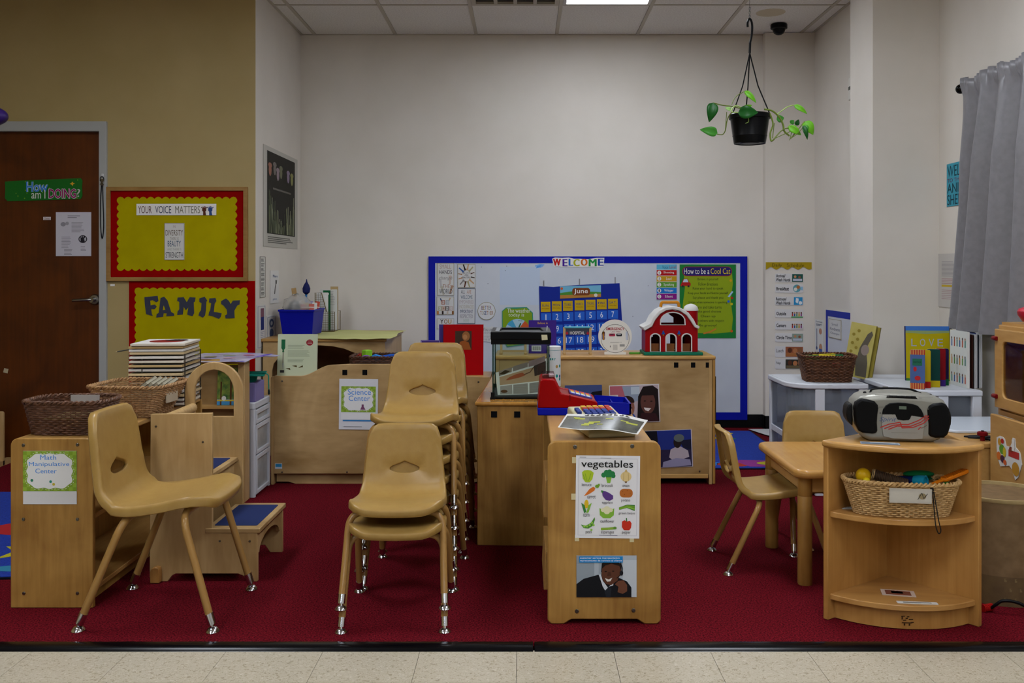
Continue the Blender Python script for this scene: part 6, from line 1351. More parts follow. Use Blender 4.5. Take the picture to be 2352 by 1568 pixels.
# laminated photo over the calculator
t = thing('laminated_photo', 'laminated dark photo with yellow flowers lying over the calculator', 'photo', (.27, 3.49, .66))
c = [(.113, 3.425, .655), (.385, 3.405, .640), (.436, 3.54, .668), (.152, 3.60, .676)]
nx, ny = 42, 24; grid = []
for j in range(ny+1):
    for i in range(nx+1):
        u, v = i/nx, j/ny; P_ = (Vector(c[0])*(1-u)+Vector(c[1])*u)*(1-v)+(Vector(c[3])*(1-u)+Vector(c[2])*u)*v
        grid.append(P_+Vector((0, 0, .008*math.sin(u*PI)*(.4+v)+.003*math.sin(u*9+2))))
def region(u0, v0, u1, v1, c, nm, dz):
    vs = [tuple(g-Vector((.27, 3.49, .66))+Vector((0, 0, dz))) for g in grid]; fs = []
    for j in range(ny):
        for i in range(nx):
            if u0 <= i < u1 and v0 <= j < v1: fs.append((j*(nx+1)+i, j*(nx+1)+i+1, (j+1)*(nx+1)+i+1, (j+1)*(nx+1)+i))
    MB().add(vs, fs).build(nm, c, t, smooth=True, fix=False)
o_ = region(0, 0, nx, ny, flat('#cfcdc8', .2), 'sheet', 0)
region(1, 1, nx-1, ny-4, noisy('dark_photo', '#34342f', '#57574d', nscale=14, rough=.22), 'photo_print', .0008)
for (a0, b0, a1, b1) in ((12, 8, 17, 10), (14, 10, 20, 12), (11, 6, 15, 8), (19, 7, 22, 8), (6, 15, 11, 17), (5, 16, 8, 18), (33, 12, 39, 14), (30, 14, 34, 15), (22, 15, 26, 16)): region(a0, b0, a1, b1, '#a3a43a', 'flower_print', .0014)
for i in range(9, 34):
    if i % 3: region(i, ny-3, i+1, ny-2+(i % 2), '#4a463c', 'caption_print', .0014)
# ================================================================ CORNER SHELF CONTENTS AND BOOMBOX
cs = math.cos(th); sn_ = math.sin(th)
def on_corner(lx, ly, z): return (ap.x+lx*cs-ly*sn_, ap.y+lx*sn_+ly*cs, z)
t = basket('pale wicker basket of music toys on the middle tier of the corner shelf', on_corner(-.005, -.262, .3705), th, (.30, .125), (.372, .168), .112, wk_lite, pitch=.0068, stake=.015, pw=2.6)
MB().box(-.055, -.0885, .055, .080, -.0865, .103).build('clear_tag', glassy('clear_tag_film', '#e6e2da', mixw=.6, spec_rough=.1), t)
MB().box(-.05, -.0875, .062, .076, -.0863, .094).build('tag_card', '#cfc8bc', t)
p = Print(t, lambda u, v: (u, v), -.0890, 'tag_sketch'); p.ell(.05, .079, .012, .010, '#8a7a5a').line([(.035, .068), (.048, .09), (.054, .072), (.066, .088)], .002, '#3a3630', 2)
bc = on_corner(-.005, -.262, .47)
def at_px(px, py, y): return (X(px, y), y, Z(py, y))
t = thing('maraca', 'yellow ball maraca in the pale wicker basket', 'toy', at_px(1983, 1092, 3.41)); MB().sph((0, 0, 0), .026, .026, .026, 18, 12).build('ball', flat('#c49a10', .3), t, smooth=True); MB().tube([(.0, .0, -.02), (.02, .03, -.06)], .008, 8).build('handle', '#c49a10', t)
t = thing('shaker_egg', 'small bright yellow egg shaker in the pale wicker basket', 'toy', at_px(1990, 1103, 3.375)); MB().sph((0, 0, 0), .012, .012, .010, 14, 8).build('shell', flat('#d0b818', .3), t, smooth=True); MB().lathe([(.0122, -.001), (.0122, .001)], 14).build('seam', '#a8940f', t)
a_, b_ = Vector(at_px(2003, 1088, 3.40)), Vector(at_px(2084, 1112, 3.37))
t = thing('spring_drum', 'dark spiral spring tube toy in the pale wicker basket', 'toy', tuple(a_)); v_ = b_-a_; L_ = v_.length; M_ = v_.to_track_quat('Z', 'Y').to_matrix().to_4x4()
MB().lathe([(.016, .0), (.017, L_)], 18, caps=False).xf(M_).build('tube', '#3a2a1e', t, smooth=True)
MB().tube([(.018*math.cos(k*.7), .018*math.sin(k*.7), L_*k/190) for k in range(191)], .0016, 4).xf(M_).build('spring_coil', flat('#5a4636', .35, .5), t, smooth=True); MB().lathe([(.011, -.001), (.017, -.001), (.018, .006), (.0165, .006)], 18, caps=False).xf(M_).build('end_ring', '#b59a6c', t)
a_, b_ = Vector(at_px(2062, 1103, 3.43)), Vector(at_px(2127, 1106, 3.36)); v_ = b_-a_; L_ = v_.length; M_ = v_.to_track_quat('Z', 'Y').to_matrix().to_4x4()
t = thing('toy_flashlight', 'dark blue toy torch with a teal end in the pale wicker basket', 'toy', tuple(a_)); MB().lathe([(.016, 0), (.0175, L_*.6)], 16).xf(M_).build('barrel', flat('#0d1c50', .35), t, smooth=True); MB().lathe([(.019, L_*.6), (.021, L_*.75), (.021, L_), (.016, L_), (.014, L_-.006)], 16).xf(M_).build('teal_end', flat('#1583a0', .35), t, smooth=True)
a_, b_ = Vector(at_px(2140, 1112, 3.33)), Vector(at_px(2224, 1078, 3.40)); v_ = b_-a_; L_ = v_.length
M_ = Matrix.Translation((0, 0, 0)) @ Vector((v_.x, v_.y, v_.z)).to_track_quat('X', 'Z').to_matrix().to_4x4()
t = thing('guiro_scraper', 'orange ribbed scraper sticking out of the pale wicker basket', 'toy', tuple(a_)); m_or = flat('#c46a0c', .4)
MB().prism(rrect(0, -.006, L_*.3, .006, .005, 4), 'z', -.004, .004).xf(M_).build('handle', m_or, t, bev=.002); MB().prism(rrect(L_*.28, -.014, L_, .014, .012, 5), 'z', -.006, .006).xf(M_).build('blade', m_or, t, bev=.003)
for k in range(12): MB().box(L_*.32+k*L_*.052, -.012, .006, L_*.32+k*L_*.052+.003, .012, .008).xf(M_).build('ridge', '#a85808', t)
t = thing('castanet', 'green castanet lying deep in the pale wicker basket', 'toy', at_px(2110, 1088, 3.46)); MB().sph((0, 0, 0), .055, .025, .012, 16, 8).build('shell', flat('#0f6a3a', .35), t, smooth=True); MB().sph((0, 0, -.014), .053, .024, .008, 16, 8).build('lower_shell', flat('#0c5230', .35), t, smooth=True)
t = thing('bead_toy', 'small lime bead toy beside the orange scraper', 'toy', at_px(2172, 1107, 3.36)); MB().sph((0, 0, 0), .010, .008, .007, 12, 8).build('bead', flat('#3fa83c', .3), t, smooth=True); MB().cyl(.003, -.018, .002, 8).build('peg', '#2f8a30', t)
t = thing('wrist_strap', 'black looped wrist strap hanging from the wicker basket', 'strap', at_px(2139, 1118, 3.305))
pp = [at_px(px, py, yy) for px, py, yy in ((2139, 1116, 3.315), (2143, 1140, 3.303), (2147, 1185, 3.29), (2150, 1210, 3.272), (2156, 1225, 3.268), (2161, 1218, 3.268), (2156, 1195, 3.275), (2150, 1160, 3.292), (2143, 1120, 3.312))]
MB().tube([tuple(Vector(q)-Vector(at_px(2139, 1118, 3.305))) for q in spline(pp, 5)], .0018, 6).build('cord', '#141210', t); MB().box(-.003, -.003, -.01, .004, .003, -.002).build('cord_stop', '#1c1a18', t)
# papers on the tiers
def flat_paper(name, label, lx0, ly0, lx1, ly1, z, c, rz=0, prints=()):
    o = thing(name, label, 'label', on_corner((lx0+lx1)/2, (ly0+ly1)/2, z), th+rz); a, b = (lx1-lx0)/2, (ly1-ly0)/2; MB().box(-a, -b, 0, a, b, .0012).build('sheet', c, o)
    for (x0, y0, x1, y1, pc) in prints: MB().box(x0*a, y0*b, .0012, x1*a, y1*b, .0015).build('print', pc, o)
    return o
flat_paper('shelf_label', 'white word label strip on the bottom tier of the corner shelf', -.03, -.335, .10, -.312, .0885, '#cfccc6', .02, [(-.7, -.3, .7, .3, '#6a6660')])
flat_paper('shelf_label', 'picture card label on the bottom tier of the corner shelf', -.06, -.26, .05, -.195, .0885, '#c6b0a0', -.1, [(-.75, -.7, .75, .7, '#7a4634'), (-.4, -.2, .3, .5, '#b58a6a')])
flat_paper('shelf_label', 'white paper label left of the pale wicker basket', -.19, -.225, -.13, -.195, .3705, '#c9c6c2', .1, [(-.6, -.4, .6, .3, '#9a9a98')])
flat_paper('shelf_label', 'glossy photo strip under the front of the boombox', -.145, -.335, -.02, -.295, .6145, '#8f98a4', -.12, [(-.95, -.8, .9, .1, '#5a6470'), (-.5, .2, .8, .85, '#b9c0c8')])
# boombox
s_ = 678.0; t = thing('boombox', 'silver and black boombox on the corner shelf', 'radio', (X(2058, 3.45), 3.455, .6145), math.radians(-8))
fm = lambda zx, zy: ((zx/9.046-128)/s_, (1240-zy)/9.046/s_)
def P9(l): return [fm(*q) for q in l]
m_sil = flat('#8f8d84', .35, .3); m_bk = flat('#060607', .45)
ol = [(560, 1235), (400, 1150), (300, 1010), (235, 800), (230, 620), (265, 440), (370, 330), (500, 275), (760, 245), (1200, 235), (1600, 250), (1880, 290), (2040, 370), (2130, 520), (2150, 720), (2130, 920), (2060, 1090), (1940, 1190), (1800, 1238)]
MB().prism(P9(ol), 'y', -.072, .075).build('case', m_sil, t, bev=.022, seg=5)
for l in ([(235, 560), (262, 440), (370, 345), (500, 365), (640, 400), (710, 480), (720, 540), (700, 680), (690, 850), (700, 1000), (690, 1062), (600, 1078), (400, 1062), (320, 1020), (262, 900), (236, 720)],
          [(1690, 560), (1720, 480), (1800, 430), (1980, 405), (2060, 440), (2120, 540), (2148, 700), (2140, 900), (2090, 1060), (2010, 1130), (1850, 1135), (1740, 1110), (1712, 1060), (1715, 850), (1700, 700)]):
    MB().prism(P9(l), 'y', -.080, -.040).build('speaker', m_bk, t, bev=.008, seg=3)
for sx, l in ((-1, [(105, 720), (118, 580), (160, 500), (230, 480), (235, 960), (180, 900), (125, 820)]), (1, [(2130, 560), (2190, 620), (2215, 740), (2205, 880), (2160, 990), (2120, 1050)])):
    MB().prism(P9(l), 'y', -.045, .035).build('side_woofer', flat('#161514', .5), t, bev=.006)
MB().prism(P9([(790, 672), (1055, 662), (1100, 772), (1320, 778), (1370, 682), (1625, 718), (1640, 830), (1600, 1165), (1400, 1180), (1000, 1170), (812, 1128), (780, 900)]), 'y', -.0765, -.05).build('tape_door', flat('#94918a', .4, .15), t, bev=.002)
MB().prism(P9([(792, 660), (810, 570), (860, 490), (950, 435), (1100, 420), (1250, 425), (1400, 445), (1500, 480), (1570, 560), (1610, 650), (1622, 710), (1370, 680), (1350, 740), (1320, 775), (1210, 787), (1100, 772), (1065, 700), (1055, 660)]), 'y', -.0785, -.05).build('control_panel', m_bk, t, bev=.002)
MB().prism(P9([(1125, 488), (1270, 492), (1270, 556), (1125, 552)]), 'y', -.0795, -.078).build('display', '#5f6a5c', t)
MB().prism(P9([(875, 325), (910, 278), (1450, 290), (1510, 342)]), 'y', -.073, -.03).build('button_bar', m_bk, t, bev=.002)
for k in range(6): MB().prism(P9([(905+k*96, 318), (985+k*96, 320), (985+k*96, 285), (905+k*96, 283)]), 'y', -.075, -.035).build('button', flat('#1a1a1c', .3), t, bev=.001)
hd = [fm(650, 262), fm(690, 205), fm(900, 178), fm(1250, 178), fm(1480, 200), fm(1640, 268)]
MB().tube(spline([(a, .0, b) for a, b in hd], 6), .0035, 8).build('carry_handle', m_bk, t, smooth=True)
for zx in (520, 630, 1640, 1850): MB().sph((fm(zx, 0)[0], -.01, fm(0, 272 if zx < 1700 else 305)[1]), .006, .008, .005, 10, 6).build('knob', m_bk, t, smooth=True)
p = Print(t, fm, -.0766); p.text('Spirit', 870, 885, 1100, 965, '#4a5a80', 1, 0, .35).lines(840, 735, 1020, 2, 14, '#77746c', 6, 2).lines(1510, 745, 1590, 2, 16, '#77746c', 6, 3).lines(1030, 1100, 1390, 1, 10, '#77746c', 5, 4, 1, .05)
for k in range(10): p.ell(880+k*56, 830+k*2.6, 11, 11, '#55524c', 1, 10)
for dx, dy in ((0, 0), (55, 15), (110, 25)): p.line([(880+dx, 1035+dy), (1000+dx, 985+dy), (1150+dx*.2, 955+dy*2.2), (1165+dx*.1, 985+dy*2), (1260+dx*.6, 985+dy*1.6), (1400+dx*.6, 925+dy*1.6), (1510+dx*.6, 850+dy*.2)], 14, '#a8302c')
p.line([(1395, 1055), (1415, 1030), (1440, 1020)], 12, '#a8302c').line([(1440, 1035), (1515, 990)], 10, '#6a5a50')
p2 = Print(t, fm, -.0787, 'panel_marks'); p2.rect(800, 565, 1015, 575, '#8f8d88').rect(1385, 585, 1600, 592, '#8f8d88').rect(910, 452, 985, 464, '#5c5a58').rect(1430, 475, 1475, 486, '#6c6a68').rect(965, 580, 1000, 592, '#6c6a68').rect(1400, 596, 1445, 608, '#8c8a88')
# ================================================================ WHITE ROUNDED CARTS
m_wc = flat('#cbcdd4', .35); m_trc = glassy('cart_film', '#a9b0bc', mixw=.68, spec_rough=.2)
def cart(label, x0, x1, y0, y1, r, h, cells):
    t = thing('rounded_cart', label, 'drawers', (x0, y0, 0)); w_, d_ = x1-x0, y1-y0
    out = [(w_, 0), (w_, d_), (0, d_), (0, r*1.3)]+[(r-r*math.cos(math.radians(a)), r*1.3-r*1.3*math.sin(math.radians(a))) for a in range(10, 91, 10)]
    ins = lambda k: [(min(max(p[0], k), w_-k) if 0 else p[0]+(w_/2-p[0])*k, p[1]+(d_/2-p[1])*k) for p in out]
    MB().prism(out, 'z', h-.028, h).build('cart_top', m_wc, t, bev=.006); MB().prism(ins(.05), 'z', h, h+.0015).build('top_inset', flat('#bfc2c8', .4), t)
    for z in (.02, h/2-.01): MB().prism(ins(.04), 'z', z, z+.03).build('cart_rail', m_wc, t)
    for (x, y, wx) in ((r+.005, .004, .05), (w_-.05, .004, .046), (.004, d_-.05, .04), (w_-.05, d_-.05, .046)): MB().box(x, y, 0, x+wx, y+.03, h-.028).build('post', m_wc, t, bev=.003)
    for z0, z1 in ((.055, h/2-.015), (h/2+.025, h-.034)):
        dr2 = MB().prism(ins(.07), 'z', z0, z1).build('drawer', m_trc, t)
        for k, c in enumerate(cells):
            rnd = random.Random(k*7+int(x0*100)); bx0 = .05+rnd.random()*(w_-.16); by0 = .03+rnd.random()*(d_-.16); hh = (z1-z0)*(.25+.4*rnd.random())
            MB().box(bx0, by0, z0+.004, bx0+.07+.04*rnd.random(), by0+.09, z0+.004+hh).build('stored_item', c, dr2, bev=.004)
    return t
HC = .592
cart('white rounded drawer cart under the brown wicker basket', 1.40, 1.815, 5.28, 5.77, .13, HC, ['#3c4a6a', '#8a8a94', '#c0a83a', '#4a3a34', '#7a8aa0', '#5a6a8a'])
cart('white rounded drawer cart under the love book', 1.89, 2.285, 4.99, 5.77, .17, HC, ['#2c3f6a', '#24505c', '#5a5a6a', '#8a9aa8', '#3a4a5c', '#b9bcb4'])
yb3 = 5.43
t = basket('brown wicker basket of yellow and green toys on the white cart', (X(1898, yb3), yb3, HC+.002), math.radians(-6), (.235, .19), (.285, .24), .135, wk_br, pitch=.0078, stake=.018, pw=5)
MB().box(-.10, -.08, .06, .10, .08, .066).build('basket_fill', '#3a2c20', t)
for k, (dx, dy, c, w2, lb) in enumerate(((-.02, -.02, '#c4b01c', .06, 'long yellow plastic link toy in the brown basket'), (-.085, -.03, '#2f7a34', .035, 'green plastic link toy at the left of the brown basket'), (.06, .0, '#1f6a3a', .03, 'dark green plastic link toy at the right of the brown basket'), (.02, .05, '#b0a01c', .05, 'yellow plastic link toy at the back of the brown basket'), (.03, -.085, '#a82a1c', .02, 'red plastic link toy showing through the brown basket'))):
    o = thing('link_toy', lb, 'toy', (X(1898, yb3)+dx, yb3+dy, HC+.002+(.128 if k != 4 else .09)), rz=.3*k-.4, group='link toys in the brown basket'); MB().prism(rrect(-w2, -.02, w2, .02, .012, 4), 'z', -.012, .012, (rrect(-w2+.014, -.008, w2-.014, .008, .004, 3),)).build('link', c, o, bev=.003); MB().cyl(.008, -.014, .014, 10, (w2-.008, 0, 0)).build('peg', c, o)
# leaning yellow books
for k, (dx, c, lb) in enumerate(((0, noisy('old_yellow_cover', '#a89a4c', '#b9ad62', nscale=8, rough=.5), 'yellow picture book with a grey drawing leaning on the pier'), (.03, flat('#9a8a3c', .5), 'second yellow book leaning behind the yellow picture book'))):
    o = thing('picture_book', lb, 'book', (X(1955, 5.60)+dx+.02, 5.60+.02*k, HC+.002), rot=(math.radians(-3), math.radians(9), math.radians(-35)))
    MB().box(-.068, 0, 0, .068, .011, .30-.01*k).build('pages', '#b9a98a', o); MB().box(-.069, -.002, 0, .069, 0, .302-.01*k).build('cover', c, o); MB().box(-.069, .011, 0, .069, .013, .302-.01*k).build('cover', c, o); MB().box(.069, -.002, 0, .071, .013, .302-.01*k).build('spine', '#8a7c30', o)
    if not k:
        p = Print(o, lambda u, v: (u, v), -.002); p.poly([(.0, .01), (.06, .01), (.055, .09), (.035, .17), (.06, .25), (.05, .27), (.03, .25), (.0, .17), (-.01, .08)], '#5a5448').ell(.03, .16, .022, .03, '#8a7c74', 2)
        for i in range(6): p.ell(-.045+.025*(i % 2), .14+.03*i*.8, .009, .009, '#8a7a30', 2, 10)
# books on the second cart
o, p = upright_book('picture_book', 'yellow picture book titled love on the white cart', 2083, 2180, 747, 872, 5.42, flat('#b5a510', .4), .014, -3, '#1a1a5a', math.radians(-6)); o.location.z = HC+.002
p.rect(2083, 747, 2180, 757, '#3f74c0').poly([(2083, 757), (2180, 757), (2180, 762), (2130, 765), (2083, 762)], '#8fa06a').poly([(2083, 866), (2110, 868), (2180, 869), (2180, 872), (2083, 872)], '#3a7a3a')
for k, ch in enumerate('LOVE'): p.text(ch, 2095+k*19.5, 776, 2107+k*19.5, 793, '#a9a9b8', 2)
o, p = upright_book('picture_book', 'navy blue book directly behind the love book', 2100, 2186, 750, 868, 5.46, flat('#1a1850', .4), .02, -3, None, math.radians(-6)); o.location.z = HC+.002
bb = [(2093, 2122, 798, 891, '#4d6494', 'blue board book with striped orange edges and a crab', 5.05), (2118, 2136, 800, 890, '#b8a010', 'yellow and red board book', 5.09), (2131, 2157, 799, 889, '#0d3a34', 'dark green board book with a yellow base', 5.13), (2150, 2170, 798, 887, '#7c0812', 'dark red board book with a purple base', 5.17), (2164, 2178, 799, 886, '#1c1440', 'navy board book with a green base', 5.21)]
for k, (x0, x1, y0, y1, c, lb, yy) in enumerate(bb):
    s2 = F/yy; w2 = (x1-x0)/s2*1.1; h2 = (y1-y0)/s2*.97; o = thing('board_book', lb+' on the white cart', 'book', (X((x0+x1)/2, yy), yy, HC+.002), rz=math.radians(-18))
    MB().prism(rrect(-w2/2, 0, w2/2, h2, .008, 3), 'y', 0, .010).build('pages', '#b9a890', o); MB().prism(rrect(-w2/2, 0, w2/2, h2, .008, 3), 'y', -.002, 0).build('cover', c, o)
    p = Print(o, lambda u, v: (u, v), -.002)
    if k == 0:
        for i in range(6): p.rect(-w2/2+i*w2/6, 0, -w2/2+(i+.5)*w2/6, .03, '#c48a4a').rect(-w2/2+(i+.5)*w2/6, 0, -w2/2+(i+1)*w2/6, .03, '#a8342c').rect(-w2/2+i*w2/6, h2-.025, -w2/2+(i+.5)*w2/6, h2, '#c48a4a').rect(-w2/2+(i+.5)*w2/6, h2-.025, -w2/2+(i+1)*w2/6, h2, '#a8342c')
        p.rect(-w2*.35, h2-.08, w2*.3, h2-.045, '#2a6a52', 2).text('board book', -w2*.28, h2-.055, w2*.24, h2-.067, '#1a3a30', 3).ell(.0, .055, .014, .012, '#b8282c', 2).ell(-.012, .10, .008, .012, '#b8282c', 2)
    else: p.rect(-w2/2, 0, w2/2, h2*.17, ['', '#a01a12', '#b8a010', '#3a2070', '#0f5a34'][k])
t = thing('picture_book', 'white picture book with rows of little figures on the white cart', 'book', (2.243, 5.275, HC+.002), rz=math.radians(-91)); s2 = F/5.2
MB().box(0, 0, 0, .21, .012, .285).build('pages', '#d4d2cc', t); MB().box(0, -.002, 0, .21, 0, .287).build('cover', '#cdd0cc', t); MB().box(-.004, -.002, 0, 0, .012, .287).build('spine', '#b8a41c', t)
p = Print(t, lambda u, v: (u, v), -.002)
for r in range(3):
    for k in range(6): p.ell(.025+k*.033, .062+r*.092, .006, .008, ['#5a3a28', '#b08a5c', '#3a2a24', '#8a5a34'][(k+r) % 4], 2, 8).rect(.019+k*.033, .02+r*.092, .031+k*.033, .055+r*.092, ['#2a7a6a', '#c07a1c', '#3a5a94', '#5a8a3a', '#b0482c', '#2a6a5c'][(k*2+r) % 6])
for k in range(6):
    o = thing('magazine', 'thin magazine beside the white figures book, %s from the left' % ['first', 'second', 'third', 'fourth', 'fifth', 'sixth'][k], 'magazine', (X(2232, 5.05)+.016+.011*k, 5.06+.006*k, HC+.002), rz=math.radians(88), group='magazines on the white cart')
    MB().box(0, 0, 0, .21, .006, .27+.004*(k % 3)).build('pages', ['#1c1412', '#c4c4c4', '#bcbcbe', '#20242c', '#c9c9c7', '#b4b4b6'][k], o); MB().box(0, .006, 0, .212, .0072, .272+.004*(k % 3)).build('cover', ['#3a1c14', '#8a8f96', '#24305c', '#2a2a2a', '#9aa0a4', '#a8a8a8'][k], o)
# ================================================================ PLAY KITCHEN (faces left, stands along the window wall)
w_kit = wood('kitchen_ply', '#a67a40', '#bd9255', 'y', .38, 5, .2)
m_hinge = flat('#6a0c10', .35)
t = thing('play_hutch', 'wooden play kitchen cabinet with a see through door', 'play kitchen', (2.0, 4.27, 0)); LY = -.82
MB().box(.02, LY, .94, .27, 0, .962).build('top_board', w_kit, t, bev=.004); MB().box(.03, LY, .962, .25, -.01, .974).build('top_ledge', w_kit, t)
MB().box(.02, LY, .58, .27, 0, .60).build('middle_board', w_kit, t); MB().box(.02, -.018, .60, .27, 0, .94).build('side_panel', w_kit, t); MB().box(.02, LY, .60, .27, LY+.018, .94).build('side_panel', w_kit, t); MB().box(.255, LY, .60, .27, 0, .94).build('back_panel', wood('hutch_back', '#8a6a40', '#a07e4e', 'z', .5), t)
do = [(LY, .612), (-.006, .612), (-.006, .945), (LY, .945)]
wi = rrect(LY+.09, .66, -.075, .895, .03, 4)
dd2 = MB().prism(do, 'x', 0, .018, (wi,)).build('door', w_kit, t, bev=.004)
MB().prism(wi, 'x', .007, .010).build('door_pane', pane('plexi_pane', '#e4dccb', .05), dd2)
for z in (.66, .905): MB().lathe([(.008, -.022), (.010, -.018), (.010, .012), (.008, .016)], 10, (-.004, -.016, z), 'y').build('hinge', m_hinge, dd2, smooth=True)
MB().box(.0, LY, .0, .27, 0, .56).build('lower_body', w_kit, t, bev=.004); MB().box(-.02, LY+.01, .02, 0, -.01, .585).build('lower_door', w_kit, t, bev=.004)
st = thing('food_sticker', 'cut out food group sticker on the play kitchen door', 'sticker', (2.0-.0206, 4.27-.14, .43), rz=-PI/2)
fm = lambda px, py: ((px-2312)/42*.115, -(py-1065)/575)
MB().prism([fm(*q) for q in ((2288, 1028), (2298, 1022), (2307, 1022), (2314, 1026), (2318, 1040), (2330, 1040), (2336, 1028), (2338, 1016), (2345, 1016), (2348, 1036), (2360, 1044), (2366, 1070), (2354, 1104), (2346, 1112), (2336, 1090), (2328, 1084), (2312, 1090), (2300, 1094), (2290, 1074), (2288, 1050))], 'y', -.002, 0).build('sticker_backing', '#cfccc6', st)
p = Print(st, fm, -.002); p.ell(2306, 1052, 9, 12, '#5a8a2c').ell(2298, 1036, 5, 9, '#b8862c', 2).ell(2307, 1032, 5, 6, '#a82a20', 2).ell(2296, 1070, 7, 10, '#c4682a', 2).ell(2314, 1056, 5, 12, '#c0aa2c', 3).ell(2308, 1074, 7, 9, '#4a2a3a', 3).ell(2316, 1080, 5, 6, '#b8562c', 4).rect(2326, 1046, 2358, 1062, '#a8302c').ell(2334, 1044, 6, 6, '#7a3a24', 2).rect(2337, 1020, 2345, 1046, '#d8d4cc', 3).ell(2348, 1086, 11, 16, '#b0802c', 2)
# stove / sink counter
t = thing('play_stove', 'wooden play stove counter with black burners and a white tray', 'play kitchen', (1.905, 4.29, 0)); LX, LYs = .465, .68
MB().box(.012, .0, 0, LX, LYs, .43).build('stove_body', w_kit, t); MB().box(0, -.005, .43, LX, LYs+.01, .456).build('counter_top', w_kit, t, bev=.006)
MB().prism([(.0, .285), (.05, .235), (.45, .235), (.45, .66), (.05, .66), (.0, .61)], 'z', .456, .470).build('white_tray', flat('#c6cdd6', .25), t, bev=.004)
for (x, y, rx_, ry_) in ((.10, .12, .06, .035), (.16, .05, .06, .028), (.30, .12, .06, .04)):
    pts = [(x+rx_*(1+.18*math.sin(k*2.3))*math.cos(k*PI/10), y+ry_*(1+.2*math.sin(k*3.1))*math.sin(k*PI/10)) for k in range(20)]
    MB().prism(pts, 'z', .456, .464).build('burner', flat('#1b1c20', .5), t, bev=.002)
for (y, z) in ((.08, .385), (.25, .385)): MB().lathe([(.018, -.03), (.020, -.024), (.020, -.004), (.012, 0)], 14, (.012, y, z), 'x').build('stove_knob', m_hinge, t, smooth=True)
MB().prism([(.12, .06), (.56, .06), (.56, .30)]+[(.34+.22*math.cos(math.radians(a)), .30+.04*math.sin(math.radians(a))) for a in range(0, 181, 30)], 'x', .006, .012).build('oven_door', wood('oven_door', '#8a6230', '#a0783f', 'y', .4), t)
t = thing('faucet_knob', 'dark red knob on the play counter end', 'knob', (1.98, 4.33, .4565)); MB().lathe([(.010, 0), (.010, .02), (.022, .024), (.022, .036), (.016, .04)], 16).build('knob', m_hinge, t, smooth=True); MB().cyl(.006, .04, .045, 10).build('cap', '#2a0608', t)
# red toy on the hutch
t = thing('toy_pot', 'pink red plastic toy pot on the play kitchen', 'toy', (2.10, 4.08, .9745)); m_pk = flat('#c0283c', .3)
MB().lathe([(.04, 0), (.065, .01), (.082, .035), (.085, .05), (.078, .052)], 26).build('bowl', m_pk, t, smooth=True); MB().lathe([(.084, .052), (.078, .062), (.05, .072), (.01, .076)], 26).build('lid', m_pk, t, smooth=True); MB().tube(spline([(-.05, 0, .066), (-.035, 0, .10), (0, 0, .112), (.035, 0, .10), (.05, 0, .066)], 5), .007, 8).build('handle', m_pk, t, smooth=True)
# fibre drum
yd_ = 3.72; t = thing('fibre_drum', 'brown cardboard drum with upside down printing by the corner shelf', 'drum', (X(2295, yd_), yd_, 0)); R2 = .172; hd_ = Z(1150, 3.548)
m_kraft = noisy('kraft_board', '#6a5232', '#7a6040', nscale=25, rough=.7)
MB().lathe([(R2, .0), (R2, hd_-.012)], 40).build('drum_wall', m_kraft, t, smooth=True); MB().lathe([(R2+.001, hd_-.014), (R2+.004, hd_-.010), (R2+.004, hd_), (R2-.006, hd_), (R2-.008, hd_-.03)], 40, caps=False).build('drum_rim', noisy('kraft_rim', '#a08a5c', '#b09a6c', nscale=20, rough=.6), t, smooth=True)
MB().cyl(R2-.007, hd_-.03, hd_-.022, 40).build('drum_lid', flat('#b4b4b6', .5), t); MB().lathe([(R2+.0012, .0), (R2+.0012, .105)], 40, caps=False).build('base_band', noisy('kraft_dark', '#5a4428', '#66502f', nscale=25, rough=.7), t, smooth=True)
def wrapd(poly, c, name='lettering'):
    tv, fs = cdt(poly); MB().add([((R2+.002)*math.sin(u/R2), -(R2+.002)*math.cos(u/R2), v) for u, v in tv], fs).build(name, c, t, fix=False)
bw_ = '#a99c78'
def glyph(ch, u0, v0, h_):      # upside down letters (rotated half a turn), u0 = left edge
    w_ = h_*.7; S_ = lambda pts: [(u0+w_*(1-a), v0+h_*(1-b)) for a, b in pts]
    G = {'R': [[(0, 0), (.2, 0), (.2, .4), (.4, .4), (.75, 0), (1, 0), (.65, .42), (.95, .6), (.95, .85), (.8, 1), (0, 1)]], 'E': [[(0, 0), (.95, 0), (.95, .15), (.2, .15), (.2, .43), (.75, .43), (.75, .57), (.2, .57), (.2, .85), (.95, .85), (.95, 1), (0, 1)]], 'L': [[(0, 0), (.9, 0), (.9, .15), (.2, .15), (.2, 1), (0, 1)]], 'O': [ell(.5, .5, .5, .5, 14)], 'W': [[(0, 1), (.2, .0), (.35, 0), (.5, .6), (.65, 0), (.8, 0), (1, 1), (.85, 1), (.72, .4), (.58, 1), (.42, 1), (.28, .4), (.15, 1)]]}
    for poly in G[ch]: wrapd(S_(poly), bw_)
for k, ch in enumerate('REL'): glyph(ch, .028+k*.027, .225, .030)
for k, ch in enumerate('WO'): glyph(ch, .070+k*.014, .118, .012)
for v in (.262, .270, .278): wrapd([(.045, v), (.10, v), (.10, v+.002), (.045, v+.002)], bw_, 'fine_print')
wrapd([(.058, .33), (.10, .33), (.10, .342), (.058, .342)], '#9a94a8', 'sticker')
for r in range(3):
    for k in range(8): wrapd([( -.06+k*.034+.017*(r % 2)+a, .02+r*.034+b) for a, b in ((0, 0), (.008, 0), (.008, .006), (.002, .009), (.008, .012), (.0, .012))], '#7a6848', 'pattern_mark')
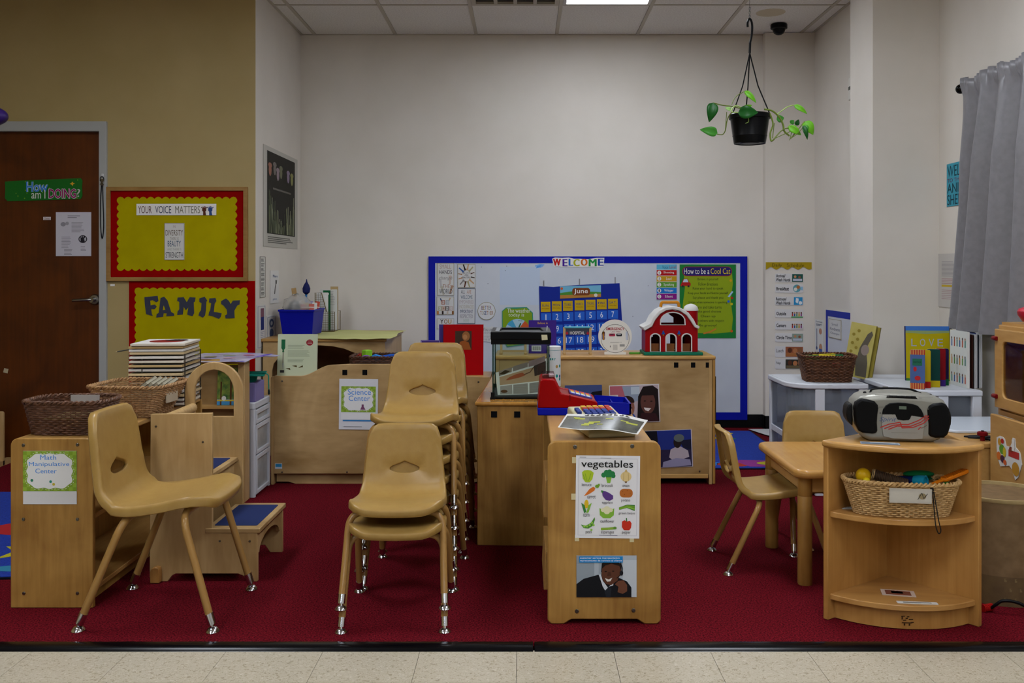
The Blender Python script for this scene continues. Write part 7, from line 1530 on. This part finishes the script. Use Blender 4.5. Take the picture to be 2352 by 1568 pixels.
# cord with red connector on the carpet
t = thing('power_cord', 'black cord with a red ribbed plug lying before the drum', 'cord', (X(2272, 3.50), 3.50, 0)); o0 = Vector((X(2272, 3.50), 3.50, 0))
pts = [(X(2276, 3.50), 3.50, .014), (X(2288, 3.49), 3.49, .030), (X(2310, 3.47), 3.485, .045), (X(2340, 3.47), 3.47, .042), (X(2375, 3.45), 3.45, .02), (X(2420, 3.44), 3.44, .006)]
MB().tube([Vector(q)-o0 for q in spline(pts, 6)], .0055, 8).build('cable', flat('#0b0b0d', .4), t, smooth=True)
g = MB()
for k in range(7): g.lathe([(.013, k*.006), (.013, k*.006+.004), (.010, k*.006+.004), (.010, k*.006+.006)], 12, (0, 0, 0), 'x')
g.xf(Matrix.Translation((-.022, 0, .014)) @ Matrix.Rotation(.35, 4, 'Z')); g.build('red_plug', flat('#a01414', .4), t)
# ================================================================ HANGING PLANT
yp = 4.95; s_ = F/yp; xp = X(1722, yp); zp_ = Z(330, yp)
t = thing('hanging_plant', 'trailing green plant in a black hanging pot', 'plant', (xp, yp, zp_))
zz3 = lambda py: Z(py, yp)-zp_
MB().lathe([(.045, 0), (.050, .004), (.072, .004), (.077, 0), (.079, .008), (.083, .035), (.0845, .036), (.0845, .040), (.084, .042), (.094, .12), (.101, .122), (.102, .142), (.098, .146), (.092, .143), (.09, .125)], 32).build('pot', flat('#060607', .35), t, smooth=True)
MB().cyl(.09, .115, .124, 24).build('soil', '#1c140e', t)
jx, jz = 0.0, zz3(122)
for a in (200, 340, 90):
    q = math.radians(a); MB().tube([(.098*math.cos(q), .098*math.sin(q), .14), (.04*math.cos(q), .04*math.sin(q), (jz+.14)/2-.01), (jx, 0, jz)], .0032, 6).build('hanger_wire', m_black, t)
MB().tube([(jx, 0, jz), (.002, 0, zz3(98))], .006, 8).build('hanger_neck', m_black, t)
hk = [(.002, 0, zz3(98)), (.010, 0, zz3(80)), (.012, 0, zz3(58)), (.006, 0, zz3(46)), (-.004, 0, zz3(44)), (-.010, 0, zz3(52)), (-.010, 0, zz3(62))]
MB().tube(spline(hk, 6), .0055, 8).build('hook', flat('#0a0a0a', .3), t, smooth=True)
MB().tube([(0, 0, zz3(46)), (0, 0, zz3(20)), (0, 0, ZC-zp_)], .0012, 5).build('ceiling_cord', '#2a2420', t)
for k in range(3): MB().tube([(.004*math.cos(i*PI/4), .0, zz3(38-k*9)+.009*math.sin(i*PI/4)) for i in range(8)], .0012, 5, True).build('chain_link', '#3a3630', t)
def pz(zx, zy): return ((1580+zx/7.35-1722)/s_, (330-160-zy/7.35)/s_)
G_ = {'d': flat('#164a18', .35), 'm': flat('#3a7a2a', .4), 'b': flat('#5fa020', .4), 'l': flat('#8fb86a', .45)}
def leaf(b, tip, wd, c, y, fold=.25, bend=.15):
    B = Vector((pz(*b)[0], y, pz(*b)[1])); Tt = Vector((pz(*tip)[0], y, pz(*tip)[1])); ax = Tt-B; L2 = ax.length; ax.normalize(); sd = ax.cross(Vector((0, 1, 0))).normalized(); w2 = wd/7.35/s_/2
    n = 9; vs = []; fs = []
    for i in range(n+1):
        u = i/n; hw_ = w2*(math.sin(PI*min(1, u**.62))**.85 if 0 < u < 1 else 0)*1.0
        ctr = B+ax*(L2*u)+Vector((0, -bend*L2*math.sin(PI*u), 0))
        for k in (-1, -.5, 0, .5, 1): vs.append(tuple(ctr+sd*(hw_*k)+Vector((0, -abs(k)*hw_*fold, 0))))
    for i in range(n):
        for k in range(4): fs.append((i*5+k, i*5+k+1, (i+1)*5+k+1, (i+1)*5+k))
    o = MB().add(vs, fs).build('leaf', G_[c], t, smooth=True, fix=False); o.modifiers.new('thick', 'SOLIDIFY').thickness = .0008
for a in (((395, 585), (325, 915), 195, 'd', -.05), ((480, 1085), (180, 1025), 165, 'm', -.03), ((755, 795), (1085, 790), 215, 'd', -.125), ((940, 370), (1140, 575), 95, 'b', -.02), ((945, 655), (1105, 580), 95, 'b', .03), ((690, 705), (590, 668), 65, 'l', -.05), ((1755, 620), (1975, 768), 90, 'b', -.04), ((1515, 835), (1640, 800), 130, 'm', .02), ((1650, 985), (1865, 1130), 130, 'b', -.05), ((1935, 890), (2085, 1115), 180, 'b', -.03), ((1870, 985), (1940, 1220), 85, 'd', -.08), ((1740, 905), (1800, 850), 85, 'm', .01), ((1820, 940), (1870, 840), 85, 'd', .0), ((1920, 960), (1945, 1100), 110, 'm', -.05)): leaf(*a)
m_st = flat('#5f6f2a', .5); m_st2 = flat('#8fa85c', .5)
for k, (l, y0_, y1_, r_, m_) in enumerate((([(760, 790), (665, 770), (690, 700), (770, 645), (900, 690)], -.125, -.05, .003, m_st2), ([(395, 590), (560, 625), (720, 640), (900, 680)], -.05, -.03, .0028, m_st), ([(710, 610), (790, 470), (940, 380)], -.04, -.02, .002, m_st), ([(470, 1100), (560, 1110), (605, 1040), (625, 900), (660, 800), (720, 740)], -.03, -.06, .0025, m_st), ([(620, 740), (612, 900), (605, 1040)], -.05, -.04, .0018, m_st), ([(1240, 700), (1380, 730), (1500, 840), (1560, 960), (1580, 1060), (1670, 1140)], -.06, -.05, .0045, m_st), ([(1460, 780), (1630, 660), (1755, 620)], -.06, -.04, .0028, m_st2), ([(1340, 760), (1390, 940), (1340, 1100), (1350, 1230), (1400, 1200)], -.05, -.07, .004, m_st), ([(1380, 1180), (1430, 1000), (1480, 890)], -.06, .02, .002, m_st), ([(1400, 1195), (1500, 1080), (1600, 1020), (1700, 1015)], -.07, -.05, .0028, m_st), ([(1410, 1190), (1560, 1120), (1700, 1060)], -.07, -.05, .002, m_st), ([(1665, 1215), (1720, 1060), (1790, 970)], -.06, -.02, .002, m_st), ([(1680, 1190), (1800, 1050), (1940, 890)], -.06, -.03, .0028, m_st), ([(1690, 1180), (1800, 1100), (1880, 1000)], -.06, -.07, .002, m_st), ([(1640, 1000), (1740, 910)], -.04, .01, .002, m_st2), ([(930, 880), (930, 940), (880, 965)], -.12, -.12, .002, m_st2))):
    n = len(l); MB().tube(spline([(pz(*q)[0], y0_+(y1_-y0_)*i/(n-1), pz(*q)[1]) for i, q in enumerate(l)], 6), r_, 6).build('stem', m_, t, smooth=True)
# ================================================================ CURTAIN
m_cur = noisy('grey_satin', '#78767a', '#807e82', nscale=30, rough=.38, spec=.6)
t = thing('curtain', 'grey satin curtain gathered on a rod at the window', 'curtain', (2.33, 5.28, 0)); zr0, zb0 = 2.16, .875
nu, nv = 300, 44; vs = []
for j in range(nv+1):
    v = j/nv; z_ = zr0+.035+(zb0-zr0-.035)*v
    for i in range(nu+1):
        u = i/nu; yy = -(u*1.95)+(.23*v**1.3)*(1-u)**2
        amp = .012+.034*min(1, v*3); f1 = math.sin(u*2*PI*9+.6*math.sin(u*7)+.8*v); f2 = math.sin(u*2*PI*23+1.3)
        x_ = -.014-amp*f1*(1 if v > .05 else .6)-.006*f2*(1-v)**2-.016*math.sin(u*2*PI*41+2*math.sin(u*23))*max(0, 1-v/.07)
        if u < .05: x_ += .07*(1-u/.05)*min(1, v*2)
        bulge = .022*math.exp(-((v-.03)/.02)**2)
        vs.append((x_-bulge*.4-.012*v*math.sin(u*11), yy, z_+.010*math.sin(u*60+1.7*math.sin(u*31))*(1-v)**10))
fs = [(j*(nu+1)+i, j*(nu+1)+i+1, (j+1)*(nu+1)+i+1, (j+1)*(nu+1)+i) for j in range(nv) for i in range(nu)]
o = MB().add(vs, fs).build('cloth', m_cur, t, smooth=True, fix=False, ang=80); o.modifiers.new('thick', 'SOLIDIFY').thickness = .002
hm = [(v[0]-.0035, v[1], v[2]) for j in range(nv-2, nv+1) for v in vs[j*(nu+1):(j+1)*(nu+1)]]
MB().add(hm, [(j*(nu+1)+i, j*(nu+1)+i+1, (j+1)*(nu+1)+i+1, (j+1)*(nu+1)+i) for j in range(2) for i in range(nu)]).build('hem', m_cur, t, smooth=True, fix=False)
t = thing('curtain_rod', 'black curtain rod with a ball end on the window wall', 'rod', (2.33, 5.33, 2.16))
MB().tube([(0, 0, 0), (0, -2.1, 0)], .010, 10).build('rod', m_black, t, smooth=True); MB().sph((0, .022, 0), .026, .026, .026, 18, 12).build('ball_end', flat('#0a0908', .15), t, smooth=True); MB().box(-.006, -.12, -.01, XW-2.33, -.105, .008).build('bracket', m_black, t)
# ================================================================ RUGS AND FLOOR PAPER
def rug(label, poly, patches, edge_c='#0a0f1c'):
    cx = sum(q[0] for q in poly)/len(poly); cy = sum(q[1] for q in poly)/len(poly); o = thing('alphabet_rug', label, 'rug', (cx, cy, 0)); L0 = [(a-cx, b-cy) for a, b in poly]
    MB().prism(L0, 'z', .0, .006).build('rug_border', edge_c, o); ins = [(a*.985, b*.985) for a, b in L0]
    MB().prism(ins, 'z', .006, .009).build('rug_pile', noisy('blue_rug_pile', '#0d2a86', '#163aa4', nscale=160, rough=1, bump=.4, bscale=200), o)
    for k, (pl, c) in enumerate(patches): MB().prism([(a-cx, b-cy) for a, b in pl], 'z', .009, .0096+.0004*(k % 3)).build('rug_patch', noisy('rug_'+c.strip('#'), c, c, nscale=100, rough=1), o)
def blob(cx, cy, rx_, ry_, n=18): return ell(cx, cy, rx_, ry_, n)
pz2 = [(blob(1.27, 6.10, .10, .07), '#a82a1c'), ([(1.36, 6.03), (1.56, 6.03), (1.52, 6.22), (1.28, 6.24)], '#8a2a80'), (blob(1.52, 6.13, .10, .055), '#b0a818'), (blob(1.35, 7.25, .16, .05), '#b0a018'), (blob(1.32, 7.05, .04, .04), '#b0a018'), ([(1.02, 6.98), (1.16, 7.0), (1.10, 7.16), (1.0, 7.14)], '#8a2a80'), ([(1.0, 6.05), (1.14, 6.02), (1.2, 6.16), (1.04, 6.2)], '#1f6ab8'), (blob(.6, 6.1, .09, .06), '#a82a1c'), (blob(.2, 6.1, .1, .06), '#b0a818'), (blob(-.2, 6.12, .09, .06), '#2a8a3a'), ([(1.45, 6.12), (1.5, 6.12), (1.55, 6.16), (1.52, 6.1)], '#14202c'), (blob(1.45, 7.02, .03, .025), '#2a7a4a')]
rug('blue alphabet rug behind the long cabinet', [(-.55, 5.985), (1.67, 5.985), (1.67, 7.38), (-.55, 7.38)], pz2)
star = [( -2.10+(.13 if k % 2 == 0 else .055)*math.cos(k*PI/5+.3), 4.24+(.17 if k % 2 == 0 else .07)*math.sin(k*PI/5+.3)) for k in range(10)]
rug('blue alphabet rug at the left edge by the door', [(-3.9, 3.70), (-1.86, 3.88), (-1.86, 5.36), (-3.9, 5.36)], [(star, '#b0a818'), (blob(-2.28, 4.60, .17, .12), '#a8161c'), (blob(-2.42, 5.12, .20, .10), '#a8161c'), (blob(-2.45, 5.12, .06, .03), '#c4c4c4'), (blob(-2.02, 3.98, .10, .04), '#2a7a9a'), (blob(-2.36, 4.86, .12, .03), '#0a1438'), (blob(-3.1, 4.5, .2, .16), '#2a8a3a'), (blob(-3.4, 4.0, .2, .14), '#b0a818')])
t = thing('floor_paper', 'large white paper sheet lying by the column base', 'paper', (1.85, 7.15, .0)); MB().prism([(-.19, .28), (-.12, .02), (-.10, -.02), (-.02, -.16), (.16, -.16), (.16, .27), (.02, .29)], 'z', .010, .012).build('sheet', '#c6c6c8', t); MB().prism(ell(.03, .05, .03, .02, 10), 'z', .012, .0123).build('stain', '#a8a08a', t)
# purple hanging decoration at the left edge
yv = 5.2; t = thing('hanging_ornament', 'purple paper ornament hanging at the top left edge', 'decoration', (X(-30, yv), yv, Z(267, yv)))
MB().sph((0, 0, 0), .108, .07, .055, 18, 12).build('ornament', noisy('purple_foil', '#221048', '#2e1660', nscale=12, rough=.35), t, smooth=True); MB().tube([(0, 0, .05), (0, 0, ZC-Z(267, yv))], .001, 5).build('string', '#555555', t)
resolve_prints()
